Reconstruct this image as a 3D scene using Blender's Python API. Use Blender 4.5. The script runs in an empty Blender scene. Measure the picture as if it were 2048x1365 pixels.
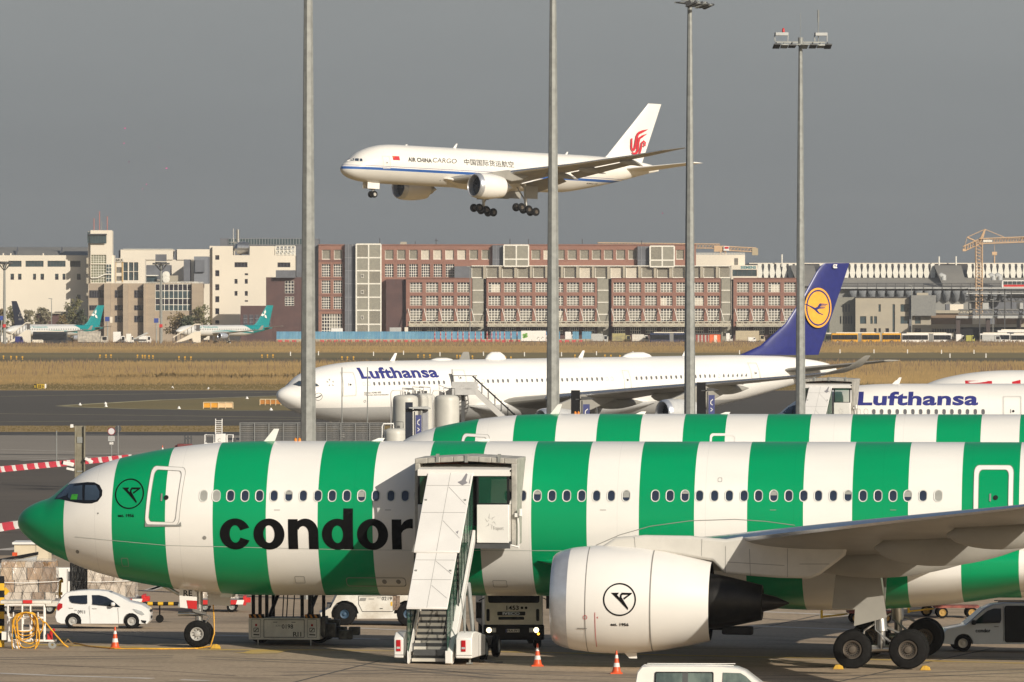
import bpy, bmesh, math, random
import numpy as np
from mathutils import Vector, Matrix
R = math.radians
rnd = random.Random(7)
S = bpy.context.scene
COL = S.collection

# ---------------------------------------------------------------- camera, sky, sun, exposure
F, H, HY, CX = 16000.0, 12.7, 603.0, 1024.0      # focal length in photo pixels, eye height, horizon row, centre column
cd = bpy.data.cameras.new('camera')
cam = bpy.data.objects.new('camera', cd); COL.objects.link(cam)
cam.location = (0, 0, H); cam.rotation_euler = (R(90), 0, 0)
cd.sensor_width = 36; cd.lens = F / 2048 * 36; cd.shift_y = -(682.5 - HY) / 2048
cd.clip_start = 1; cd.clip_end = 30000
S.camera = cam

SUN_EL, SUN_AZ = 23.5, 37.0                       # azimuth measured to the right from straight behind the camera
world = bpy.data.worlds.new('World'); S.world = world; world.use_nodes = True
nt = world.node_tree; nt.nodes.clear()
def wn(t, **k):
    n = nt.nodes.new(t)
    for a, b in k.items(): setattr(n, a, b)
    return n
sky = wn('ShaderNodeTexSky', sky_type='NISHITA', sun_disc=False)
sky.sun_elevation = R(SUN_EL); sky.sun_rotation = R(180 - SUN_AZ); sky.air_density = 1.0; sky.dust_density = 1.6
tc = wn('ShaderNodeTexCoord'); sep = wn('ShaderNodeSeparateXYZ'); nt.links.new(tc.outputs['Generated'], sep.inputs[0])
ramp = wn('ShaderNodeValToRGB'); nt.links.new(sep.outputs['Z'], ramp.inputs[0])
ramp.color_ramp.elements[0].position = 0.0; ramp.color_ramp.elements[0].color = (2.42, 2.68, 2.86, 1)
ramp.color_ramp.elements[1].position = 0.042; ramp.color_ramp.elements[1].color = (4.25, 4.48, 4.48, 1)
e = ramp.color_ramp.elements.new(0.35); e.color = (2.7, 2.9, 3.2, 1)
noi = wn('ShaderNodeTexNoise'); noi.inputs['Scale'].default_value = 9; noi.inputs['Detail'].default_value = 5
mapn = wn('ShaderNodeMapping'); mapn.inputs['Scale'].default_value = (1, 1, 5)
nt.links.new(tc.outputs['Generated'], mapn.inputs[0]); nt.links.new(mapn.outputs[0], noi.inputs['Vector'])
mr = wn('ShaderNodeMapRange'); mr.inputs[1].default_value = .3; mr.inputs[2].default_value = .7; mr.inputs[3].default_value = .95; mr.inputs[4].default_value = 1.05
nt.links.new(noi.outputs[0], mr.inputs[0])
mulc = wn('ShaderNodeMix', data_type='RGBA', blend_type='MULTIPLY'); mulc.inputs[0].default_value = 1
nt.links.new(ramp.outputs[0], mulc.inputs[6]); nt.links.new(mr.outputs[0], mulc.inputs[7])
mixs = wn('ShaderNodeMix', data_type='RGBA')       # grey cloud bank low in the sky, clear sky above it
cov = wn('ShaderNodeMapRange'); cov.interpolation_type = 'SMOOTHSTEP'; cov.inputs[1].default_value = .08; cov.inputs[2].default_value = .45; cov.inputs[3].default_value = 1; cov.inputs[4].default_value = .05
nt.links.new(sep.outputs['Z'], cov.inputs[0])
side_ = wn('ShaderNodeMapRange'); side_.interpolation_type = 'SMOOTHSTEP'; side_.inputs[1].default_value = -.5; side_.inputs[2].default_value = .5    # the bank lies ahead; behind the camera the sky is clear
nt.links.new(sep.outputs['Y'], side_.inputs[0]); cm = wn('ShaderNodeMath', operation='MULTIPLY'); nt.links.new(cov.outputs[0], cm.inputs[0]); nt.links.new(side_.outputs[0], cm.inputs[1]); nt.links.new(cm.outputs[0], mixs.inputs[0])
nt.links.new(sky.outputs[0], mixs.inputs[6]); nt.links.new(mulc.outputs[2], mixs.inputs[7])
bg = wn('ShaderNodeBackground'); bg.inputs[1].default_value = 0.065; nt.links.new(mixs.outputs[2], bg.inputs[0])
wo = wn('ShaderNodeOutputWorld'); nt.links.new(bg.outputs[0], wo.inputs[0])

sl = bpy.data.lights.new('sun', 'SUN'); sl.energy = 4.6; sl.angle = R(.5); sl.color = (1, .93, .81)
sun = bpy.data.objects.new('sun', sl); COL.objects.link(sun)
sv = Vector((math.sin(R(SUN_AZ)) * math.cos(R(SUN_EL)), -math.cos(R(SUN_AZ)) * math.cos(R(SUN_EL)), math.sin(R(SUN_EL))))
sun.rotation_euler = sv.to_track_quat('Z', 'Y').to_euler()
S.view_settings.view_transform = 'Standard'; S.view_settings.look = 'None'
S.view_settings.exposure = 0; S.view_settings.gamma = 1; S.view_settings.use_curve_mapping = False
S.cycles.max_bounces = 6; S.cycles.transparent_max_bounces = 16
try: S.cycles.use_denoising = True
except Exception: pass

# ---------------------------------------------------------------- helpers
def smooth(a, b, x):
    t = min(1, max(0, (x - a) / (b - a))); return t * t * (3 - 2 * t)
def gz(x, y):
    """apron height: it falls gently to the right near the first stand"""
    d = min(36, max(0, x + 11.5))
    return -0.0165 * d * (1 - smooth(312, 345, y))
def PX(px, Y): return (px - CX) * Y / F
def PZ(py, Y): return H + (HY - py) * Y / F
def P(px, py, Y): return Vector((PX(px, Y), Y, PZ(py, Y)))
def GY(px, py):
    Y = 300.0
    for _ in range(30):
        Y = F * (H - gz(PX(px, Y), Y)) / (py - HY)
    return Y
def G(px, py):
    Y = GY(px, py); x = PX(px, Y); return Vector((x, Y, gz(x, Y)))

MATS = {}
def mat(name, rgb, rough=.5, metal=0, var=.06, scale=2.0, rgb2=None, bump=0, bscale=None, spec=.5, alpha=1, coat=0, emit=None, stretch=None):
    if name in MATS: return MATS[name]
    m = bpy.data.materials.new(name); m.use_nodes = True
    n = m.node_tree; b = n.nodes['Principled BSDF']
    b.inputs['Roughness'].default_value = rough; b.inputs['Metallic'].default_value = metal
    b.inputs['Specular IOR Level'].default_value = spec
    if coat: b.inputs['Coat Weight'].default_value = coat; b.inputs['Coat Roughness'].default_value = .08
    if alpha < 1: b.inputs['Alpha'].default_value = alpha
    c1 = (*rgb, 1); c2 = (*(rgb2 or tuple(c * (1 - 2 * var) for c in rgb)), 1)
    if rgb2: pass
    else: c1 = tuple(min(1, c * (1 + var)) for c in rgb) + (1,)
    t = n.nodes.new('ShaderNodeTexCoord'); mp = n.nodes.new('ShaderNodeMapping')
    if stretch: mp.inputs['Scale'].default_value = stretch
    nz = n.nodes.new('ShaderNodeTexNoise'); nz.inputs['Scale'].default_value = scale; nz.inputs['Detail'].default_value = 6; nz.inputs['Roughness'].default_value = .6
    n.links.new(t.outputs['Object'], mp.inputs[0]); n.links.new(mp.outputs[0], nz.inputs['Vector'])
    rp = n.nodes.new('ShaderNodeValToRGB'); rp.color_ramp.elements[0].position = .35; rp.color_ramp.elements[1].position = .65
    rp.color_ramp.elements[0].color = c2; rp.color_ramp.elements[1].color = c1
    n.links.new(nz.outputs[0], rp.inputs[0]); n.links.new(rp.outputs[0], b.inputs['Base Color'])
    if bump:
        bp = n.nodes.new('ShaderNodeBump'); bp.inputs['Strength'].default_value = bump; bp.inputs['Distance'].default_value = .05
        n2 = n.nodes.new('ShaderNodeTexNoise'); n2.inputs['Scale'].default_value = bscale or scale * 6; n2.inputs['Detail'].default_value = 5
        n.links.new(mp.outputs[0], n2.inputs['Vector']); n.links.new(n2.outputs[0], bp.inputs['Height']); n.links.new(bp.outputs[0], b.inputs['Normal'])
    if emit:
        b.inputs['Emission Color'].default_value = (*emit[:3], 1); b.inputs['Emission Strength'].default_value = emit[3]
    MATS[name] = m; return m
def glass(name, rgb, rough=.05):
    return mat(name, rgb, rough, 0, .15, .7, spec=.8)

WHITE = mat('white_paint', (.80, .77, .72), .38, var=.03, scale=.7)
DWHITE = mat('worn_white_paint', (.72, .69, .62), .5, rgb2=(.52, .47, .39), scale=1.6)
GREY = mat('light_grey_paint', (.45, .45, .43), .5)
MGREY = mat('mid_grey_paint', (.22, .22, .21), .5)
DGREY = mat('dark_grey', (.07, .07, .07), .6)
BLACK = mat('black_paint', (.012, .012, .013), .55, spec=.2)
RUBBER = mat('tyre_rubber', (.010, .0095, .009), .8, var=.2, scale=8, spec=.15)
STEEL = mat('bare_steel', (.55, .54, .52), .3, .9)
ALU = mat('polished_metal', (.62, .64, .68), .22, .85, var=.04)
GALV = mat('galvanised_steel', (.29, .295, .275), .5, .2, var=.10, scale=3)
RED = mat('signal_red', (.55, .02, .02), .45)
ORANGE = mat('cone_orange', (.70, .09, .02), .45)
YELLOW = mat('signal_yellow', (.72, .42, .02), .5)
GREEN = mat('airline_green', (.0, .262, .098), .3, var=.03, scale=.5)
NAVY = mat('navy_blue', (.022, .028, .16), .35)
LIGHTBLUE = mat('blue_panel', (.10, .30, .48), .6, var=.3, scale=.4)
GLASS = glass('dark_glass', (.012, .016, .024))
BGLASS = glass('blue_glass', (.03, .05, .08))
LAMPRED = mat('red_lens', (.45, .01, .015), .2)
LAMPON = mat('headlight_on', (.9, .85, .7), .2, emit=(1, .85, .55, 3))
LENS = mat('clear_lens', (.6, .62, .62), .15, .3)

class MB:
    """collects faces of one mesh; m is the material slot"""
    def __init__(s): s.v = []; s.f = []; s.mi = []; s.m = 0
    def add(s, vs, fs):
        o = len(s.v); s.v += [tuple(v) for v in vs]
        for f in fs: s.f.append([o + i for i in f]); s.mi.append(s.m)
        return s
    def box(s, x0, x1, y0, y1, z0, z1, T=None):
        vs = [Vector((x, y, z)) for z in (z0, z1) for y in (y0, y1) for x in (x0, x1)]
        if T: vs = [T @ v for v in vs]
        return s.add(vs, [(0, 2, 3, 1), (4, 5, 7, 6), (0, 1, 5, 4), (2, 6, 7, 3), (0, 4, 6, 2), (1, 3, 7, 5)])
    def cbox(s, c, d, T=None):
        return s.box(c[0] - d[0] / 2, c[0] + d[0] / 2, c[1] - d[1] / 2, c[1] + d[1] / 2, c[2] - d[2] / 2, c[2] + d[2] / 2, T)
    def loft(s, rings, cap=True, close=True):
        n = len(rings[0]); o = len(s.v)
        for r in rings: s.v += [tuple(p) for p in r]
        for i in range(len(rings) - 1):
            for j in range(n if close else n - 1):
                k = (j + 1) % n
                s.f.append([o + i * n + j, o + i * n + k, o + (i + 1) * n + k, o + (i + 1) * n + j]); s.mi.append(s.m)
        if cap:
            s.f.append([o + j for j in reversed(range(n))]); s.mi.append(s.m)
            s.f.append([o + (len(rings) - 1) * n + j for j in range(n)]); s.mi.append(s.m)
        return s
    def tube(s, pts, r, n=8, cap=True):
        pts = [Vector(p) for p in pts]; rr = r if isinstance(r, (list, tuple)) else [r] * len(pts)
        rings = []; u = None
        for i, p in enumerate(pts):
            d = (pts[min(i + 1, len(pts) - 1)] - pts[max(i - 1, 0)]).normalized()
            if u is None: u = d.cross(Vector((0, 0, 1)) if abs(d.z) < .9 else Vector((1, 0, 0))).normalized()
            else: u = (u - d * u.dot(d)).normalized()
            w = d.cross(u)
            rings.append([p + (u * math.cos(2 * math.pi * k / n + .39) + w * math.sin(2 * math.pi * k / n + .39)) * rr[i] for k in range(n)])
        return s.loft(rings, cap)
    def lathe(s, prof, axis='Z', c=(0, 0, 0), n=32, cap=False, a0=0, a1=360):
        c = Vector(c); full = a1 - a0 >= 360; rings = []
        for a, r in prof:
            ring = []
            for k in range(n if full else n + 1):
                t = R(a0 + (a1 - a0) * k / n); p, q = r * math.cos(t), r * math.sin(t)
                ring.append(c + (Vector((p, q, a)) if axis == 'Z' else Vector((a, p, q)) if axis == 'X' else Vector((q, a, p))))
            rings.append(ring)
        return s.loft(rings, cap, full)
    def prism(s, poly, axis, a0, a1, T=None):
        def mk(p, a):
            v = Vector((p[0], a, p[1])) if axis == 'Y' else Vector((p[0], p[1], a)) if axis == 'Z' else Vector((a, p[0], p[1]))
            return T @ v if T else v
        return s.loft([[mk(p, a0) for p in poly], [mk(p, a1) for p in poly]])
    def quad(s, *p): return s.add(p, [tuple(range(len(p)))])

def mesh_of(mb, mats, smooth_ang=40):
    me = bpy.data.meshes.new('mesh'); me.from_pydata(mb.v, [], mb.f)
    for m in (mats if isinstance(mats, (list, tuple)) else [mats]): me.materials.append(m)
    me.polygons.foreach_set('material_index', mb.mi)
    bm = bmesh.new(); bm.from_mesh(me); bmesh.ops.recalc_face_normals(bm, faces=bm.faces); bm.to_mesh(me); bm.free()
    me.polygons.foreach_set('use_smooth', [True] * len(me.polygons))
    me.set_sharp_from_angle(angle=R(smooth_ang)); me.update()
    return me
def obj(name, mb, mats, parent=None, bevel=0, loc=None, ang=40, kind=None):
    me = mb if isinstance(mb, bpy.types.Mesh) else mesh_of(mb, mats, ang)
    me.name = name
    o = bpy.data.objects.new(name, me); COL.objects.link(o)
    if parent: o.parent = parent
    if loc: o.location = loc
    if bevel:
        b = o.modifiers.new('bevel', 'BEVEL'); b.width = bevel; b.segments = 2; b.limit_method = 'ANGLE'; b.angle_limit = R(40)
    if kind: o['kind'] = kind
    return o
def tag(o, label, cat, group=None, kind=None):
    o['label'] = label; o['category'] = cat
    if group: o['group'] = group
    if kind: o['kind'] = kind
    return o
def thing(name, label, cat, loc=(0, 0, 0), rz=0, group=None):
    o = bpy.data.objects.new(name, None); COL.objects.link(o); o.empty_display_size = .1
    o.location = loc; o.rotation_euler = (0, 0, rz)
    return tag(o, label, cat, group)
def struct(name, mb, m, **k): return obj(name, mb, m, kind='structure', **k)
def copy_tree(o, label=None, loc=None, rz=None, parent=None):
    c = o.copy(); COL.objects.link(c)
    if parent: c.parent = parent
    for ch in o.children: copy_tree(ch, parent=c)
    if label: c['label'] = label
    if loc is not None: c.location = loc
    if rz is not None: c.rotation_euler = (0, 0, rz)
    return c

def flat_mesh(cu):
    o = bpy.data.objects.new('t', cu); me = bpy.data.meshes.new_from_object(o); bpy.data.objects.remove(o); return me
def text2d(s, bold=0, font=None):
    cu = bpy.data.curves.new('lettering', 'FONT'); cu.body = s; cu.offset = bold; cu.resolution_u = 4; cu.space_character = 1 + bold * 1.2
    me = flat_mesh(cu); bpy.data.curves.remove(cu)
    vs = np.empty(len(me.vertices) * 3); me.vertices.foreach_get('co', vs); vs = vs.reshape(-1, 3)
    fs = [list(p.vertices) for p in me.polygons]; bpy.data.meshes.remove(me)
    return [(v[0], v[1]) for v in vs], fs
def shape2d(loops):
    cu = bpy.data.curves.new('shape', 'CURVE'); cu.dimensions = '2D'; cu.fill_mode = 'BOTH'
    for lp in loops:
        sp = cu.splines.new('POLY'); sp.points.add(len(lp) - 1); sp.use_cyclic_u = True
        for q, (a, b) in zip(sp.points, lp): q.co = (a, b, 0, 1)
    me = flat_mesh(cu); bpy.data.curves.remove(cu)
    vs = [(v.co.x, v.co.y) for v in me.vertices]; fs = [list(p.vertices) for p in me.polygons]; bpy.data.meshes.remove(me)
    return vs, fs
def fit(sh, x0, y0, x1, y1, slant=0):
    """scale a 2-D shape's box into the given box"""
    vs, fs = sh
    ax = min(v[0] for v in vs); bx = max(v[0] for v in vs); ay = min(v[1] for v in vs); by = max(v[1] for v in vs)
    o = []
    for u, w in vs:
        t = (w - ay) / (by - ay or 1)
        o.append((x0 + (u - ax) / (bx - ax or 1) * (x1 - x0) + slant * (t - .5), y0 + t * (y1 - y0)))
    return o, fs
def ring2d(cx, cy, rx, ry, w, n=48):
    o = [(cx + rx * math.cos(2 * math.pi * k / n), cy + ry * math.sin(2 * math.pi * k / n)) for k in range(n)]
    i = [(cx + (rx - w) * math.cos(2 * math.pi * k / n), cy + (ry - w) * math.sin(2 * math.pi * k / n)) for k in range(n)]
    return (o + i, [[k, (k + 1) % n, n + (k + 1) % n, n + k] for k in range(n)])
def disc2d(cx, cy, rx, ry, n=32):
    return ([(cx + rx * math.cos(2 * math.pi * k / n), cy + ry * math.sin(2 * math.pi * k / n)) for k in range(n)], [list(range(n))])
def rrect(x0, y0, x1, y1, r, n=5):
    o = []
    for cx, cy, a in ((x1 - r, y1 - r, 0), (x0 + r, y1 - r, 90), (x0 + r, y0 + r, 180), (x1 - r, y0 + r, 270)):
        o += [(cx + r * math.cos(R(a + 90 * k / n)), cy + r * math.sin(R(a + 90 * k / n))) for k in range(n + 1)]
    return o
def frame2d(outer, inner):
    n = len(outer); return (outer + inner, [[k, (k + 1) % n, n + (k + 1) % n, n + k] for k in range(n)])
def stroke2d(pts, w):
    vs = []; fs = []; n = len(pts); ww = w if isinstance(w, (list, tuple)) else [w] * n
    for i, p in enumerate(pts):
        a = pts[max(i - 1, 0)]; b = pts[min(i + 1, n - 1)]; dx, dy = b[0] - a[0], b[1] - a[1]; l = math.hypot(dx, dy) or 1
        vs += [(p[0] - dy / l * ww[i] / 2, p[1] + dx / l * ww[i] / 2), (p[0] + dy / l * ww[i] / 2, p[1] - dx / l * ww[i] / 2)]
    for i in range(n - 1): fs.append([2 * i, 2 * i + 1, 2 * i + 3, 2 * i + 2])
    return vs, fs
def merge2d(*sh):
    vs = []; fs = []
    for a, b in sh:
        o = len(vs); vs += a; fs += [[o + i for i in f] for f in b]
    return vs, fs
def decal(name, sh, fmap, m, parent=None, step=None, xstep=None):
    """a flat shape cut into strips and laid on a surface by fmap(u, v) -> 3-D point"""
    vs, fs = sh
    bm = bmesh.new(); bv = [bm.verts.new((a, b, 0)) for a, b in vs]
    for f in fs:
        try: bm.faces.new([bv[i] for i in f])
        except ValueError: pass
    def cut(st, ax):
        lo = min(v.co[ax] for v in bm.verts); hi = max(v.co[ax] for v in bm.verts)
        no = Vector((1, 0, 0)) if ax == 0 else Vector((0, 1, 0)); k = lo + st
        while k < hi - 1e-4:
            bmesh.ops.bisect_plane(bm, geom=bm.verts[:] + bm.edges[:] + bm.faces[:], plane_co=no * k, plane_no=no, dist=1e-5); k += st
    if step: cut(step, 1)
    if xstep: cut(xstep, 0)
    for v in bm.verts: v.co = Vector(fmap(v.co.x, v.co.y))
    me = bpy.data.meshes.new(name); bm.to_mesh(me); bm.free()
    for x in (m if isinstance(m, (list, tuple)) else [m]): me.materials.append(x)
    o = bpy.data.objects.new(name, me); COL.objects.link(o)
    if parent: o.parent = parent
    return o
def flatmap(o, u, v):
    o, u, v = Vector(o), Vector(u), Vector(v)
    return lambda a, b: o + u * a + v * b
def text_on(name, s, o, u, v, w, h, m, parent=None, bold=.02, slant=0):
    """lettering of box w x h on a flat face: o lower left corner, u and v unit directions"""
    return decal(name, fit(text2d(s, bold), 0, 0, w, h, slant), flatmap(o, u, v), m, parent)
# ---------------------------------------------------------------- ground, roads, grass
def ground_mat(name, c1, c2, sc=.05, rough=.85, streak=(1, 1, 1), fine=.25, blotch=0, lines=None):
    m = bpy.data.materials.new(name); m.use_nodes = True; n = m.node_tree; L = n.links.new; b = n.nodes['Principled BSDF']
    b.inputs['Roughness'].default_value = rough; b.inputs['Specular IOR Level'].default_value = .25
    t = n.nodes.new('ShaderNodeTexCoord'); mp = n.nodes.new('ShaderNodeMapping'); mp.inputs['Scale'].default_value = streak; L(t.outputs['Object'], mp.inputs[0])
    a = n.nodes.new('ShaderNodeTexNoise'); a.inputs['Scale'].default_value = sc; a.inputs['Detail'].default_value = 8; a.inputs['Roughness'].default_value = .65; L(mp.outputs[0], a.inputs['Vector'])
    rp = n.nodes.new('ShaderNodeValToRGB'); rp.color_ramp.elements[0].position = .3; rp.color_ramp.elements[1].position = .7
    rp.color_ramp.elements[0].color = (*c2, 1); rp.color_ramp.elements[1].color = (*c1, 1); L(a.outputs[0], rp.inputs[0])
    f = n.nodes.new('ShaderNodeTexNoise'); f.inputs['Scale'].default_value = 6; f.inputs['Detail'].default_value = 8; L(t.outputs['Object'], f.inputs['Vector'])
    mr = n.nodes.new('ShaderNodeMapRange'); mr.inputs[1].default_value = .25; mr.inputs[2].default_value = .75; mr.inputs[3].default_value = 1 - fine; mr.inputs[4].default_value = 1 + fine; L(f.outputs[0], mr.inputs[0])
    mx = n.nodes.new('ShaderNodeMix'); mx.data_type = 'RGBA'; mx.blend_type = 'MULTIPLY'; mx.inputs[0].default_value = 1; L(rp.outputs[0], mx.inputs[6]); L(mr.outputs[0], mx.inputs[7])
    out = mx.outputs[2]
    if blotch:      # oil and tyre stains
        w = n.nodes.new('ShaderNodeTexNoise'); w.inputs['Scale'].default_value = .22; w.inputs['Detail'].default_value = 7; w.inputs['Distortion'].default_value = 1.2
        mp2 = n.nodes.new('ShaderNodeMapping'); mp2.inputs['Scale'].default_value = (.55, 1.6, 1); L(t.outputs['Object'], mp2.inputs[0]); L(mp2.outputs[0], w.inputs['Vector'])
        r2 = n.nodes.new('ShaderNodeMapRange'); r2.inputs[1].default_value = .52; r2.inputs[2].default_value = .72; r2.inputs[3].default_value = 1; r2.inputs[4].default_value = 1 - blotch; L(w.outputs[0], r2.inputs[0])
        m2 = n.nodes.new('ShaderNodeMix'); m2.data_type = 'RGBA'; m2.blend_type = 'MULTIPLY'; m2.inputs[0].default_value = 1; L(out, m2.inputs[6]); L(r2.outputs[0], m2.inputs[7]); out = m2.outputs[2]
    L(out, b.inputs['Base Color'])
    bp = n.nodes.new('ShaderNodeBump'); bp.inputs['Strength'].default_value = .3; bp.inputs['Distance'].default_value = .02; L(f.outputs[0], bp.inputs['Height']); L(bp.outputs[0], b.inputs['Normal'])
    return m
M_APRON = ground_mat('apron_concrete', (.44, .335, .228), (.35, .268, .185), .06, blotch=.35)
M_ASPH = ground_mat('old_asphalt', (.135, .113, .09), (.10, .086, .07), .03, streak=(.35, 1, 1), blotch=.2)
M_STRIP = ground_mat('pale_concrete', (.30, .262, .215), (.245, .215, .178), .02)
M_ROAD = ground_mat('road_asphalt', (.088, .083, .076), (.07, .066, .06), .02)
M_TAXI = ground_mat('taxiway_asphalt', (.108, .095, .078), (.085, .076, .064), .008, streak=(.3, 1.5, 1))
M_GRASSG = ground_mat('dry_grass_ground', (.46, .315, .13), (.27, .19, .085), .03, streak=(.25, .6, 1), fine=.4)
M_MOWN = ground_mat('mown_grass', (.27, .205, .085), (.16, .132, .06), .02, streak=(.2, .5, 1), fine=.4)
M_FAR = ground_mat('far_apron', (.17, .155, .135), (.13, .12, .105), .01)
M_WHITEL = mat('white_line', (.56, .50, .43), .8, var=.12, scale=.5)
M_YELLOWL = mat('yellow_line', (.58, .38, .06), .8, rgb2=(.44, .33, .17), scale=.5)
M_FAINTY = mat('worn_yellow_line', (.46, .40, .22), .8, var=.2, scale=.3)
M_JOINT = mat('joint_sealant', (.07, .062, .052), .9)

def sheet(name, pts, m, z=0, kind='structure'):
    mb = MB(); mb.quad(*[(x, y, z) for x, y in pts]); return obj(name, mb, m, kind=kind)
def grid_sheet(name, x0, x1, y0, y1, st, m, dz=0):
    mb = MB(); nx = int((x1 - x0) / st) + 1; ny = int((y1 - y0) / st) + 1
    mb.v = [(x0 + (x1 - x0) * i / nx, y0 + (y1 - y0) * j / ny, gz(x0 + (x1 - x0) * i / nx, y0 + (y1 - y0) * j / ny) + dz) for j in range(ny + 1) for i in range(nx + 1)]
    for j in range(ny):
        for i in range(nx):
            a = j * (nx + 1) + i; mb.f.append([a, a + 1, a + nx + 2, a + nx + 1]); mb.mi.append(0)
    return obj(name, mb, m, kind='structure')
sheet('ground', [(-3000, -300), (3000, -300), (3000, 6000), (-3000, 6000)], M_MOWN, -.9)
grid_sheet('apron', -110, 130, 120, 400, 4, M_APRON)
sheet('asphalt_apron', [(-200, 400), (250, 400), (250, 640), (-200, 640)], M_ASPH)
sheet('concrete_strip', [(-260, 640), (300, 640), (300, 757), (-260, 757)], M_STRIP)
sheet('service_road', [(-260, 757), (300, 757), (300, 778), (-260, 778)], M_ROAD)
sheet('verge', [(-260, 778), (300, 778), (300, 816), (-260, 816)], M_GRASSG)
sheet('taxiway', [(-320, 816), (400, 816), (400, 1140), (-320, 1140)], M_TAXI)
sheet('meadow', [(-400, 1140), (500, 1140), (500, 1660), (-400, 1660)], M_GRASSG)
sheet('mown_strip', [(-500, 1660), (600, 1660), (600, 1960), (-500, 1960)], M_MOWN)
sheet('old_runway', [(-480, 1690), (560, 1690), (560, 1790), (-480, 1790)], ground_mat('brown_verge', (.16, .125, .062), (.11, .09, .05), .03, streak=(.1, .6, 1)), .004)
sheet('perimeter_road', [(-600, 2165), (700, 2165), (700, 2215), (-600, 2215)], M_ROAD, .004)
sheet('far_meadow', [(-700, 1960), (800, 1960), (800, 2440), (-700, 2440)], M_GRASSG)
sheet('far_apron', [(-1500, 2440), (1600, 2440), (1600, 4500), (-1500, 4500)], M_FAR)

def line(name, pts, w, m, dz=.005, px=True, seg=3.0):
    """a painted line on the ground through photo points (or world points)"""
    q = [G(*p) if px else Vector((p[0], p[1], 0)) for p in pts]; mb = MB()
    out = [q[0]]
    for a, b in zip(q, q[1:]):
        k = max(1, int((b - a).length / seg))
        out += [a.lerp(b, i / k) for i in range(1, k + 1)]
    L = []; Rr = []
    for i, p in enumerate(out):
        d = (out[min(i + 1, len(out) - 1)] - out[max(i - 1, 0)]); d.z = 0; d.normalize(); nn = Vector((-d.y, d.x, 0)) * w / 2
        for lst, sg in ((L, 1), (Rr, -1)):
            v = p + nn * sg; v.z = gz(v.x, v.y) + dz; lst.append(v)
    for i in range(len(out) - 1): mb.quad(L[i], L[i + 1], Rr[i + 1], Rr[i])
    return obj(name, mb, m, kind='structure')
# island of rough grass in the fork of the taxiway
isl = [(120, 812), (200, 806.5), (320, 801.5), (440, 797.5), (560, 793), (900, 786), (900, 830), (700, 826), (560, 821), (400, 820), (280, 817.5), (180, 815)]
mb = MB(); mb.quad(*[(*G(*p).xy, .004) for p in isl]); obj('grass_island', mb, M_MOWN, kind='structure')
line('yellow_line', [(120, 812), (320, 800.5), (560, 792)], 1.4, M_FAINTY, .008)
line('yellow_line', [(120, 813.5), (280, 818.5), (560, 822.5)], 1.4, M_FAINTY, .008)
line('white_line', [(-40, 794), (250, 789), (640, 784)], 1.0, M_FAINTY, .006)
line('yellow_line', [(-40, 827.5), (200, 830), (640, 836)], .9, M_FAINTY, .006)
line('yellow_line', [(-40, 844.5), (200, 842.5), (640, 839)], .9, M_FAINTY, .006)
for k, (a, b) in enumerate([((0, 899), (160, 904)), ((0, 905), (300, 908)), ((0, 914), (200, 918)), ((40, 922), (180, 915)), ((150, 910), (330, 905)), ((0, 871.5), (110, 870)), ((160, 870), (250, 869))]):
    line('white_line', [a, b], .5, M_WHITEL, .007)
line('dark_seam', [(-20, 909), (330, 912)], 2.6, M_ROAD, .005)
line('white_line', [(0, 1101), (60, 1094)], 1.0, M_WHITEL)
line('stand_centre_line', [(-30, 1288), (130, 1291), (430, 1300), (620, 1300.5), (1000, 1304), (1400, 1312), (1680, 1318), (2090, 1328)], .8, M_YELLOWL, .006)
line('yellow_line', [(0, 1281), (60, 1286), (125, 1276)], 1.1, M_YELLOWL, .009)
line('yellow_line', [(485, 1307), (520, 1306.5), (548, 1299.5)], 1.3, M_YELLOWL, .009)
line('white_line', [(-30, 1346), (120, 1352), (420, 1362)], .6, M_WHITEL)
line('white_line', [(430, 1271), (760, 1279)], .6, M_WHITEL)
line('white_line', [(660, 1254), (830, 1262)], .6, M_WHITEL)
line('red_line', [(300, 1180), (360, 1160)], .25, mat('worn_red_line', (.35, .12, .10), .8))
line('white_line', [(294, 1182.5), (354, 1162)], .5, M_WHITEL)
line('white_line', [(1480, 1222), (1800, 1236)], .6, M_WHITEL)
line('white_line', [(1500, 1252), (1760, 1262)], .5, M_WHITEL)
for a, b in (((560, 1372), (760, 1322)), ((1640, 1372), (1990, 1296)), ((-20, 1324), (470, 1352)), ((700, 1345), (1280, 1366)), ((1690, 1345), (2060, 1356)), ((1490, 1262), (1640, 1230))):
    line('expansion_joint', [a, b], .12, M_JOINT, .003)

M_TYRE = mat('tyre_mark_grey', (.21, .165, .12), .9, var=.15, scale=.6)
for q in ([(-20, 1316), (330, 1312), (700, 1325), (1000, 1352)], [(-20, 1320), (330, 1316), (700, 1330), (990, 1358)], [(120, 1262), (420, 1284), (700, 1290), (980, 1322)], [(560, 1345), (900, 1338), (1300, 1350), (1700, 1352), (2070, 1338)], [(560, 1351), (900, 1344), (1300, 1357), (1700, 1359), (2070, 1345)], [(280, 1240), (520, 1236), (900, 1222)], [(1240, 1240), (1500, 1236), (1900, 1262)]): line('tyre_mark', q, .5, M_TYRE, .002, seg=1.5)
for k in range(9): line('expansion_joint', [(-40, 1245 + 15 * k), (2090, 1252 + 17.2 * k)], .10, M_JOINT, .0025)

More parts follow.
